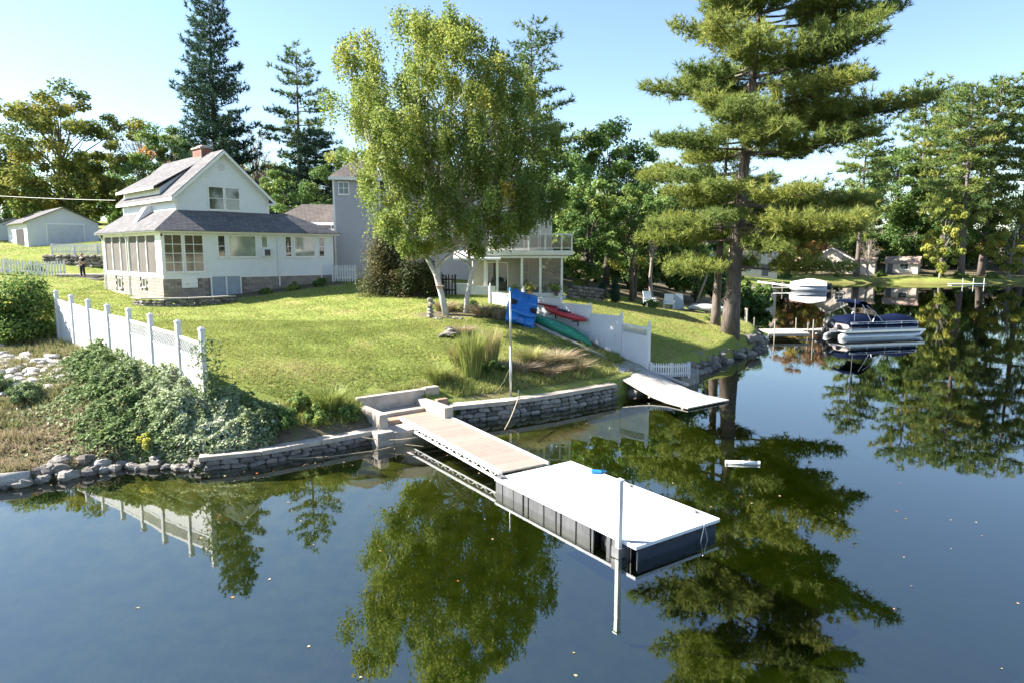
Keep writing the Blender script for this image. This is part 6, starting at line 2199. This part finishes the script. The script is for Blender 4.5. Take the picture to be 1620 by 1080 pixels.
T('leafy_tree', 'green tree overhanging the stone wall beside the sunroom', D5, 6.0, 54.0, 1.9, .98)
T('leafy_tree', 'light green maple above the two clipped evergreens', D3, 10.2, 57.0, 2.5, .74)
T('leafy_tree', 'green tree behind the garden chairs', D5, 16.8, 62.0, .2, 1.1)
T('leafy_tree', 'dark leafy tree behind the sunroom gable', D2, 4.5, 72.0, .2, 1.0)
T('leafy_tree', 'green tree left of the huge pine at mid distance', D3, 19.5, 78.0, .7, 1.0)
for i, (x, y, h, lb) in enumerate([(9.4, 53.6, 7.5, 'dark straight tree trunk left of the pale trunk behind the patio'), (11.0, 54.2, 7.0, 'pale grey tree trunk rising behind the garden chairs')]):
    T('trunk_tree', lb, deciduous(60 + i, h * 1.25, 4, .5, 30, 140, .18, L_GREEN, .5, .15, bark=[DARKBARK, DEADWOOD][i]), x, y, 0)

# far shore
T('pine_tree', 'far-shore pine just right of the huge pine boughs', PN3, 70.9, 141.0, .2, .94)
T('pine_tree', 'tall flat-topped pine behind the far cabin', PN3, 97.0, 164.0, 2.0, 1.28)
T('pine_tree', 'tall pine with bare straight trunk right of the far cabin', PN4, 91.0, 139.0, .5, 1.02)
T('pine_tree', 'tallest far-shore pine near the right edge', PN4, 97.8, 143.0, 2.6, 1.07)
T('pine_tree', 'far-shore pine cut by the right edge of the picture', PN3, 108.0, 146.0, 1.2, 1.25)
T('pine_tree', 'dense pine between the two tallest far-shore pines', PN4, 93.5, 150.0, 4.0, 1.06)
T('leafy_tree', 'dark green broad tree left of the far cabin', D2, 90.0, 163.0, .8, 1.9)
T('leafy_tree', 'dark green tree behind the far cabin roof', D2, 96.0, 158.0, 2.1, 1.5)
T('leafy_tree', 'deep green trees filling the shade right of the bare pine trunk', D2, 95.5, 146.0, 3.0, 1.35)
T('willow_tree', 'yellow-green feathery tree beside the far cabin', D7, 84.8, 135.8, .3, 1.9, sxy=1.45)
T('willow_tree', 'yellow-green feathery tree at the right edge of the far bank', D7, 100.5, 138.5, 1.3, 1.85, sxy=1.7)
T('oak_tree', 'large russet tree above the far cream house', D6, 65.5, 152.0, .7, 1.30)
T('oak_tree', 'orange-yellow tree left of the far cream house', D4, 56.5, 140.0, .2, 1.10)
T('oak_tree', 'gold-tinged tree between covered boat and far cream house', D4, 61.0, 142.0, 2.2, .86)
T('leafy_tree', 'green tree behind the tall cream house across the cove', D2, 47.5, 142.0, .4, 1.3)
T('leafy_tree', 'green tree on the far bank left of the tall cream house', D3, 38.0, 126.0, 1.4, 1.2)
T('bare_tree', 'small leafless grey tree before the far cream house', B2, 71.5, 137.8, .4, .62, sxy=1.1)
T('leafy_tree', 'round light green bush-like tree left of the cabin', D5, 77.6, 148.5, .3, .72)

# woods closing the background: one mass
def woods():
    Vs, Fs, Ts = [], [], []
    o = 0
    rg = np.random.default_rng(77)
    spots = []
    for x in np.linspace(-95, 26, 28):
        spots.append((x + rg.normal() * 2, 118 + rg.normal() * 6, rg.uniform(9, 13)))
    for x in np.linspace(20, 170, 30):
        spots.append((x + rg.normal() * 2, 168 + rg.normal() * 6, rg.uniform(14, 20)))
    for x in np.linspace(-20, 24, 12):
        spots.append((x, 92 + rg.normal() * 4, rg.uniform(6, 9)))
    for x in np.linspace(52, 128, 30):
        spots.append((x + rg.normal() * 1.5, 157 + rg.normal() * 3, rg.uniform(6, 10)))
    for x in np.linspace(-12, 26, 22):
        spots.append((x + rg.normal(), 66 + (x > 12) * 8 + rg.normal() * 3, rg.uniform(3, 5)))
    for x in np.linspace(-75, -38, 8):
        spots.append((x, 98 + rg.normal() * 4, rg.uniform(5, 8)))
    for (x, y, h) in spots:
        n = 2600
        zb = g1(x, y)
        ncl = 36
        d = unit(rg.normal(size=(ncl, 3)))
        c = d * np.array([h * .36, h * .36, h * .46]) * (rg.uniform(.3, 1, (ncl, 1)) ** .5) + np.array([x, y, zb + h * .5])
        C = np.repeat(c, n // ncl + 1, 0)[:n]
        dd = unit(rg.normal(size=(n, 3)))
        pos = C + dd * rg.uniform(.2, 1, (n, 1)) ** .4 * h * .13
        V, F = leaf_quads(pos, dd + np.array([0, 0, .5]) + rg.normal(size=(n, 3)) * .5, .45 * rg.uniform(.7, 1.3, n), .75, rg)
        Vs.append(V); Fs.append(F + o); o += len(V)
        Ts.append(np.clip(rg.uniform(.2, .75) + rg.normal(size=n) * .12, 0, 1))
    return np_mesh('woods', np.vstack(Vs), np.vstack(Fs), L_GREEN, np.concatenate(Ts))


tag(link('woods', woods()), 'distant mixed woods closing the view behind the houses and the far bank', 'woods', kind='stuff')

# ---------------------------------------------------------------- shrubs and low growth
def bush_mesh(seed, w_, d_, h_, n, leaf, mat, tint=.4, tsd=.15, up=.5, asp=.65, spire=False, ncl=None):
    rg = np.random.default_rng(seed)
    ncl = ncl or max(8, n // 160)
    d = unit(rg.normal(size=(ncl, 3)))
    d[:, 2] = np.abs(d[:, 2]) * .9 + rg.uniform(-.1, .1, ncl)
    c = d * np.array([w_ / 2, d_ / 2, h_]) * (rg.uniform(.15, 1, (ncl, 1)) ** .45) * .86
    if spire:
        k = np.clip(1 - (c[:, 2] / h_), .12, 1) ** .7
        c[:, 0] *= k; c[:, 1] *= k
    C = np.repeat(c, n // ncl + 1, 0)[:n]
    r_ = .16 * (w_ + d_ + h_) / 3
    dd = unit(rg.normal(size=(n, 3)))
    pos = C + dd * (rg.uniform(0, 1, (n, 1)) ** .45) * r_ * np.array([1, 1, 1.5 if spire else .9])
    pos[:, 2] = np.maximum(pos[:, 2], -.05)
    tn = np.clip(tint + np.repeat(rg.normal(size=ncl) * tsd, n // ncl + 1)[:n] + rg.normal(size=n) * .1, 0, 1)
    V, F = leaf_quads(pos, dd * .7 + np.array([0, 0, up]) + rg.normal(size=(n, 3)) * .5, leaf * rg.uniform(.7, 1.3, n), asp, rg)
    st = MB()
    for i in range(0, ncl, 2):
        p = c[i]
        st.tube([(p[0] * .08, p[1] * .08, -.1), (p[0] * .5, p[1] * .5, p[2] * .6), tuple(p)], [.02 + .008 * h_, .014, .005], 5, cap=False)
    return st.mesh('stem', DARKBARK), np_mesh('foliage', V, F, mat, tn)


def bush(name, label, x, y, meshes, rz=0., sc=1., cat='shrub', group=None, z=None):
    t = thing(name, label, cat, (x, y, g1(x, y) if z is None else z), rz, group)
    t.scale = (sc,) * 3
    link('stem', meshes[0], t)
    link('foliage', meshes[1], t)
    return t


bush('shrub', 'big leafy green shrub at the left edge by the far end of the fence', -20.6, 28.6, bush_mesh(101, 3.6, 3.2, 3.2, 15000, .13, L_GREEN, .55, .2), .3)
bush('shrub', 'green shrub half out of the left edge below the picket fence', -23.9, 28.9, bush_mesh(102, 3.4, 3.2, 3.0, 11000, .13, L_GREEN, .5, .2), .3)
L_YEW = mk_leaf('yew_leaves', [(0, (.025, .045, .014)), (.5, (.070, .078, .026)), (1, (.17, .13, .05))], .25, .5, .04)
bush('conifer_shrub', 'tall dark brownish conifer shrub left of the birch', -7.6, 41.2, bush_mesh(103, 3.6, 3.2, 6.2, 20000, .14, L_YEW, .55, .2, .9, .35, True), .2, 1.0)
bush('conifer_shrub', 'lower dark evergreen shrub between the tall conifer and the birch', -5.6, 40.2, bush_mesh(104, 3.4, 2.6, 3.2, 12000, .13, L_YEW, .35, .2, .9, .4), .2)
ARB = bush_mesh(105, .95, .95, 2.1, 5200, .09, L_SPRUCE, .35, .12, .9, .4, True)
bush('arborvitae', 'slim clipped dark evergreen, left of the pair beyond the stone wall', 6.15, 46.6, ARB, .0, .90)
bush('arborvitae', 'slim clipped dark evergreen, right and taller of the pair beyond the stone wall', 6.95, 46.1, ARB, 1.3, 1.05)
LOW = [bush_mesh(110 + k, 1.3, 1.1, .62, 2300, .085, L_GREEN, .42 + .1 * k, .2) for k in range(3)]
low = [
    (-7.0, 20.2, 0, 1.1, 'low green bush at the right foot of the pale vines'), (-6.2, 20.9, 1, .95, 'low bush second from the vines on the left wall'),
    (-5.4, 21.5, 2, .95, 'grassy light bush in the middle of the left wall strip'), (-4.7, 22.1, 0, .85, 'green bush left of the step alcove'),
    (-6.9, 21.4, 1, .85, 'low bush behind the left wall strip near the lawn'), (-.65, 26.7, 0, 1.0, 'dense dark green bush beside the white pole'),
    (2.4, 29.6, 1, .95, 'green bush left of the plank ramp head'), (3.0, 30.0, 0, .8, 'small green bush touching the plank ramp head'),
    (9.4, 46.6, 0, 1.1, 'grey-green low bush at the left of the garden chairs'), (13.0, 44.9, 1, .8, 'low dark bush on the neighbour lawn by the big pine'),
    (-12.9, 46.0, 0, 1.1, 'green bush at the right end of the cottage front bed'), (-14.3, 44.6, 1, 1.0, 'green bush in the middle of the cottage front bed'),
    (-15.6, 43.3, 2, .8, 'small bush in the cottage front bed next to the basement doors'), (-2.2, 35.3, 2, 1.0, 'yellowish bush behind the birch stems'),
    (-38.5, 55.2, 1, 1.2, 'low brownish shrub above the left picket fence')]
for (x, y, k, s_, lb) in low:
    bush('low_bush', lb, x, y, LOW[k], random.uniform(0, 6), s_, 'bush', 'low bushes about the gardens')
DRYLIST = [(1.1, 28.0, 0, 1.1, 'orange-brown dry weeds in the middle of the right bank'), (1.9, 28.7, 1, 1.1, 'rusty dry weeds at the right of the bank'), (.4, 27.2, 2, .9, 'straw-coloured weeds right of the pole'),
       (1.5, 27.3, 1, .9, 'brown weeds just above the right wall cap'), (2.7, 28.4, 0, .9, 'dry weeds nearest the plank ramp'), (-1.4, 33.9, 1, 1.1, 'reddish dry plants right of the birch stems'),
       (-.5, 33.7, 2, 1.1, 'reddish dry plants left of the pedal boat'), (-3.4, 34.8, 0, 1.0, 'dry plants behind the birch stems'), (-2.2, 30.6, 1, .7, 'dry purple-brown weeds right of the stone pile')]

BEACH = [(66.5, 139.5, 1.8, 'round shrub before the far cream house'), (76.0, 141.0, 2.2, 'dark shrub beside the far cabin path'), (90.0, 137.5, 2.6, 'bright green shrub at the far pine foot'),
         (53.0, 133.0, 2.4, 'green shrub on the far bank left of the covered boat'), (86.8, 139.5, 2.0, 'low shrub right of the far cabin'), (97.2, 138.2, 2.6, 'shrub on the far bank at the right')]
for i, (x, y, s_, lb) in enumerate(BEACH):
    bush('shore_shrub', lb, x, y, LOW[i % 3], random.uniform(0, 6), s_, 'shrub', 'shrubs on the far bank')


def grass_clump(seed, n, h, spread, mat, tint=.3, wid=.02, arch=.5):
    rg = np.random.default_rng(seed)
    a = rg.uniform(0, 6.283, n); r_ = np.sqrt(rg.uniform(0, 1, n)) * spread * .35
    b = np.stack([r_ * np.cos(a), r_ * np.sin(a), np.zeros(n)], 1)
    out = np.stack([np.cos(a), np.sin(a), np.zeros(n)], 1)
    hh = h * rg.uniform(.6, 1.1, n)[:, None]
    mid = b + out * spread * .22 * rg.uniform(.3, 1, (n, 1)) + np.array([0, 0, 1.]) * hh * .62
    tip = b + out * spread * arch * rg.uniform(.3, 1.1, (n, 1)) + np.array([0, 0, 1.]) * hh
    s = unit(np.cross(out, np.array([0, 0, 1.])) + rg.normal(size=(n, 3)) * .4) * wid
    V = np.concatenate([np.stack([b - s, b + s, mid + s * .8, mid - s * .8], 1), np.stack([mid - s * .8, mid + s * .8, tip + s * .12, tip - s * .12], 1)], 0).reshape(-1, 3)
    F = np.arange(len(V)).reshape(-1, 4)
    t = np.clip(tint + rg.normal(size=n) * .15, 0, 1)
    return np_mesh('blades', V, F, mat, np.concatenate([t, np.clip(t + .12, 0, 1)]))


for nm, lb, x, y, me_, sc_ in [
        ('ornamental_grass', 'tall upright clump of green ornamental grass above the right wall', -1.55, 26.1, grass_clump(120, 900, 1.75, .9, L_GRASS, .35, .014), 1),
        ('ornamental_grass', 'pale feathery grass clump between the tall clump and the pole', -.95, 27.2, grass_clump(121, 800, 1.55, .9, L_GRASS, .72, .012), 1),
        ('ornamental_grass', 'small arching grass tuft at the lawn edge near the steps', -2.85, 25.3, grass_clump(122, 420, .75, .9, L_GRASS, .35, .014, .7), 1),
        ('ornamental_grass', 'yellow-green tuft just behind the tall grass clump', -2.1, 27.0, grass_clump(123, 500, .95, 1.0, L_GRASS, .6, .012, .6), 1),
        ('ornamental_grass', 'spiky green tuft in the left wall bushes', -5.9, 21.6, grass_clump(124, 500, .8, .9, L_GRASS, .2, .016, .6), 1),
        ('ornamental_grass', 'light grass tuft right of the white pole', .75, 27.9, grass_clump(125, 480, .8, 1.0, L_GRASS, .6, .012, .6), 1)]:
    t = thing(nm, lb, 'grass clump', (x, y, g1(x, y) - .03))
    link('blades', me_, t)

DRYG = [grass_clump(126 + k, 420, .55, 1.2, L_DRY, .40 + .22 * k, .013, .8) for k in range(3)]
for (x, y, k, s_, lb) in DRYLIST:
    t = thing('dry_weeds', lb, 'weeds', (x, y, g1(x, y) - .03), random.uniform(0, 6), 'dry weeds in the beds')
    t.scale = (s_,) * 3
    link('blades', DRYG[k], t)

# vines smothering the bank below the left fence: thousands of leaves, one mass
def scatter(n, x0, x1, y0, y1, keep, rg):
    out = []
    while sum(len(o) for o in out) < n:
        x = rg.uniform(x0, x1, n); y = rg.uniform(y0, y1, n)
        k = keep(x, y)
        out.append(np.stack([x[k], y[k]], 1))
    return np.vstack(out)[:n]


def fence_side(x, y):
    """Distance outside (camera side of) the left fence line."""
    d = np.array([-.77, .64])
    return -((x + 9.25) * .64 + (y - 20.2) * .77)


def lump(x, y):
    a = np.sin(x * 2.1 + 1.3 * np.sin(y * 1.7)) * np.cos(y * 2.4 + .8 * np.sin(x * 1.3))
    b = np.sin(x * 5.3 + 2.1 * np.sin(y * 3.1 + 1)) * np.sin(y * 5.9 + 1.7 * np.cos(x * 4.3))
    return np.clip(.5 + .38 * a + .27 * b, 0, 1)


rgv = np.random.default_rng(130)


def vine_keep(x, y):
    s = shore_sd(x, y); f = fence_side(x, y)
    edge = x - (-11.4 + (y - 19) * -.75)
    pr = 1 / (1 + np.exp(-(edge + 2.2 * (lump(x * .6, y * .6) - .5)) * 2.2))
    return (s > .05) & (((f > .05) & (x > -16.5) & (rgv.uniform(0, 1, x.shape) < pr)) | ((x > -9.3) & (x < -6.9) & (s < 2.6 - (x + 9.3) * .55)))


P2 = scatter(30000, -16.5, -6.9, 18, 25.5, vine_keep, rgv)
s_ = shore_sd(P2[:, 0], P2[:, 1])
mound = (.10 + .62 * lump(P2[:, 0], P2[:, 1])) * np.clip((P2[:, 0] + 11.4 + (P2[:, 1] - 19) * .75 + 1.8) / 2.2, .3, 1) * np.clip(s_ / 1.1, .15, 1)
zz2 = gz(P2[:, 0], P2[:, 1]) + mound * rgv.uniform(.55, 1.05, len(P2)) + .04
pos = np.column_stack([P2, zz2])
tn = np.clip(.54 + .24 * np.sin(P2[:, 0] * 1.1 + P2[:, 1] * .9) + rgv.normal(size=len(P2)) * .16 - .25 * (lump(P2[:, 0] * 1.7, P2[:, 1] * 1.6) < .25), 0, 1)
V, F = leaf_quads(pos, np.array([-.25, -.25, .8]) + rgv.normal(size=(len(P2), 3)) * .55, .105 * rgv.uniform(.6, 1.3, len(P2)), .8, rgv)
tag(link('vines', np_mesh('vines', V, F, L_VINE, tn)), 'dense vines with sun glare painted pale into the leaf colour, covering the bank below the left fence', 'vines', kind='stuff')
# a few runners up the last post
n = 900
k = rgv.uniform(0, 1, n)
pos = np.column_stack([-9.25 + rgv.normal(size=n) * .22 + .1, 20.15 + rgv.normal(size=n) * .2, 1.7 + k ** 1.6 * 1.7])
V, F = leaf_quads(pos, rgv.normal(size=(n, 3)) + np.array([-.4, -.6, .4]), .09 * rgv.uniform(.6, 1.2, n), .8, rgv)
tag(link('climbing_vine', np_mesh('climbing_vine', V, F, L_VINE, np.clip(.4 + rgv.normal(size=n) * .15, 0, 1))), 'vine climbing the last post of the left fence', 'vine')

# weeds on the slope left of the vines
def weed_keep(x, y):
    return (shore_sd(x, y) > .25) & (fence_side(x, y) > .1)


P3 = scatter(26000, -26, -11, 17, 29, weed_keep, rgv)
h = .10 + .35 * lump(P3[:, 0] * .8 + 2, P3[:, 1] * .9) ** 2
pos = np.column_stack([P3, gz(P3[:, 0], P3[:, 1])])
dirs = np.column_stack([rgv.normal(size=(len(P3), 2)) * .5, np.ones(len(P3))])
up_ = fence_side(P3[:, 0], P3[:, 1])
tn = np.clip(np.where(shore_sd(P3[:, 0], P3[:, 1]) < 3.2, .48, .18) + rgv.normal(size=len(P3)) * .2 + .15 * lump(P3[:, 0], P3[:, 1]), 0, 1)
V, F = needle_tris(pos, dirs, h, 3, .022, .5, rgv)
tag(link('dry_ground_cover', np_mesh('dry_ground_cover', V, F, L_DRY, np.repeat(tn, 3))), 'straw and rust coloured weeds on the slope left of the vines', 'weeds', kind='stuff')
WB = bush_mesh(131, 1.5, 1.3, .8, 2600, .085, L_VINE, .38, .2)
for x, y, s_, lb in [(-12.6, 20.3, .7, 'low green weed clump between the vines and the rust-coloured slope'), (-16.6, 20.4, .8, 'green weed clump low on the slope above the log'), (-14.6, 23.6, .9, 'green weeds against the middle of the left fence'), (-15.6, 21.7, 1.0, 'green leafy weed clump on the slope right of the rubble'), (-17.4, 22.6, .9, 'green leafy weed clump among the pale rubble'), (-13.6, 22.3, 1.0, 'yellow-green weed clump below the middle of the left fence'), (-19.4, 22.0, .9, 'low weed clump at the left edge of the slope')]:
    bush('weed_clump', lb, x, y, WB, random.uniform(0, 6), s_, 'weeds', 'leafy weed clumps on the slope')
YW = bush_mesh(132, .9, .7, .4, 700, .08, L_BIRCH, .72, .08)
for x, y, lb in [(-11.7, 19.2, 'small yellow-green plant above the rounded stones'), (-10.4, 18.9, 'small yellow plant at the waterline below the vines')]:
    bush('yellow_plant', lb, x, y, YW, random.uniform(0, 6), 1, 'plant', 'small yellow plants by the water')

# lawn grass: real blades, nobody could count them
rgg = np.random.default_rng(140)


def lawn_keep(x, y):
    u = (x - HX) * math.cos(HA) + (y - HY) * math.sin(HA); v = -(x - HX) * math.sin(HA) + (y - HY) * math.cos(HA)
    inside = (u > -.1) & (u < 11.5) & (v > -.1) & (v < 11.2)
    alc = (np.abs(x + 3.4) < 1.7) & (y < 23.9)
    pat = (x > -5.4) & (x < 3.6) & (y > 41.2) & (y < 60)
    return (soil_mask(x, y) < .35 + .3 * rgg.uniform(0, 1, x.shape)) & (shore_sd(x, y) > .75) & ~inside & ~alc & ~pat


P4 = np.vstack([scatter(62000, -18, 4, 21.5, 33, lawn_keep, rgg), scatter(42000, -30, 6, 30, 50, lawn_keep, rgg), scatter(26000, 3, 19, 30, 52, lawn_keep, rgg), scatter(30000, -50, -27, 38, 66, lawn_keep, rgg)])
pt = (np.sin(P4[:, 0] * .45 + 1.2 * np.sin(P4[:, 1] * .38)) * np.cos(P4[:, 1] * .52 + .7 * np.sin(P4[:, 0] * .6)))
low_left = np.clip(1 - np.hypot((P4[:, 0] + 7.4) / 2.6, (P4[:, 1] - 23.6) / 2.2), 0, 1)
tn = np.clip(.46 + .14 * pt + .42 * low_left + np.where(P4[:, 0] > 4, .22, 0) + rgg.normal(size=len(P4)) * .16, 0, 1)
pos = np.column_stack([P4, gz(P4[:, 0], P4[:, 1]) - .005])
dirs = np.column_stack([rgg.normal(size=(len(P4), 2)) * .55, np.ones(len(P4))])
V, F = needle_tris(pos, dirs, .075 * rgg.uniform(.6, 1.6, len(P4)), 3, .012, .55, rgg)
tag(link('lawn_grass', np_mesh('lawn_grass', V, F, L_GRASS, np.repeat(tn, 3))), 'mown lawn grass around the cottage and on the neighbour point', 'grass', kind='stuff')
# longer growth along the wall, bed and fence lines
P5 = scatter(9000, -8, 5, 20.5, 32, lambda x, y: (soil_mask(x, y) > .3) & (shore_sd(x, y) > .85) & ~((np.abs(x + 3.4) < 1.6) & (y < 23.9)), rgg)
pos = np.column_stack([P5, gz(P5[:, 0], P5[:, 1]) - .01])
dirs = np.column_stack([rgg.normal(size=(len(P5), 2)) * .6, np.ones(len(P5))])
V, F = needle_tris(pos, dirs, .22 * rgg.uniform(.5, 1.5, len(P5)), 4, .014, .6, rgg)
tag(link('edge_grass', np_mesh('edge_grass', V, F, L_GRASS, np.clip(np.repeat(.5 + .3 * lump(P5[:, 0], P5[:, 1]) - .1, 4) + rgg.normal(size=len(P5) * 4) * .15, 0, 1))), 'longer rough grass along the walls and in the right bank', 'grass', kind='stuff')
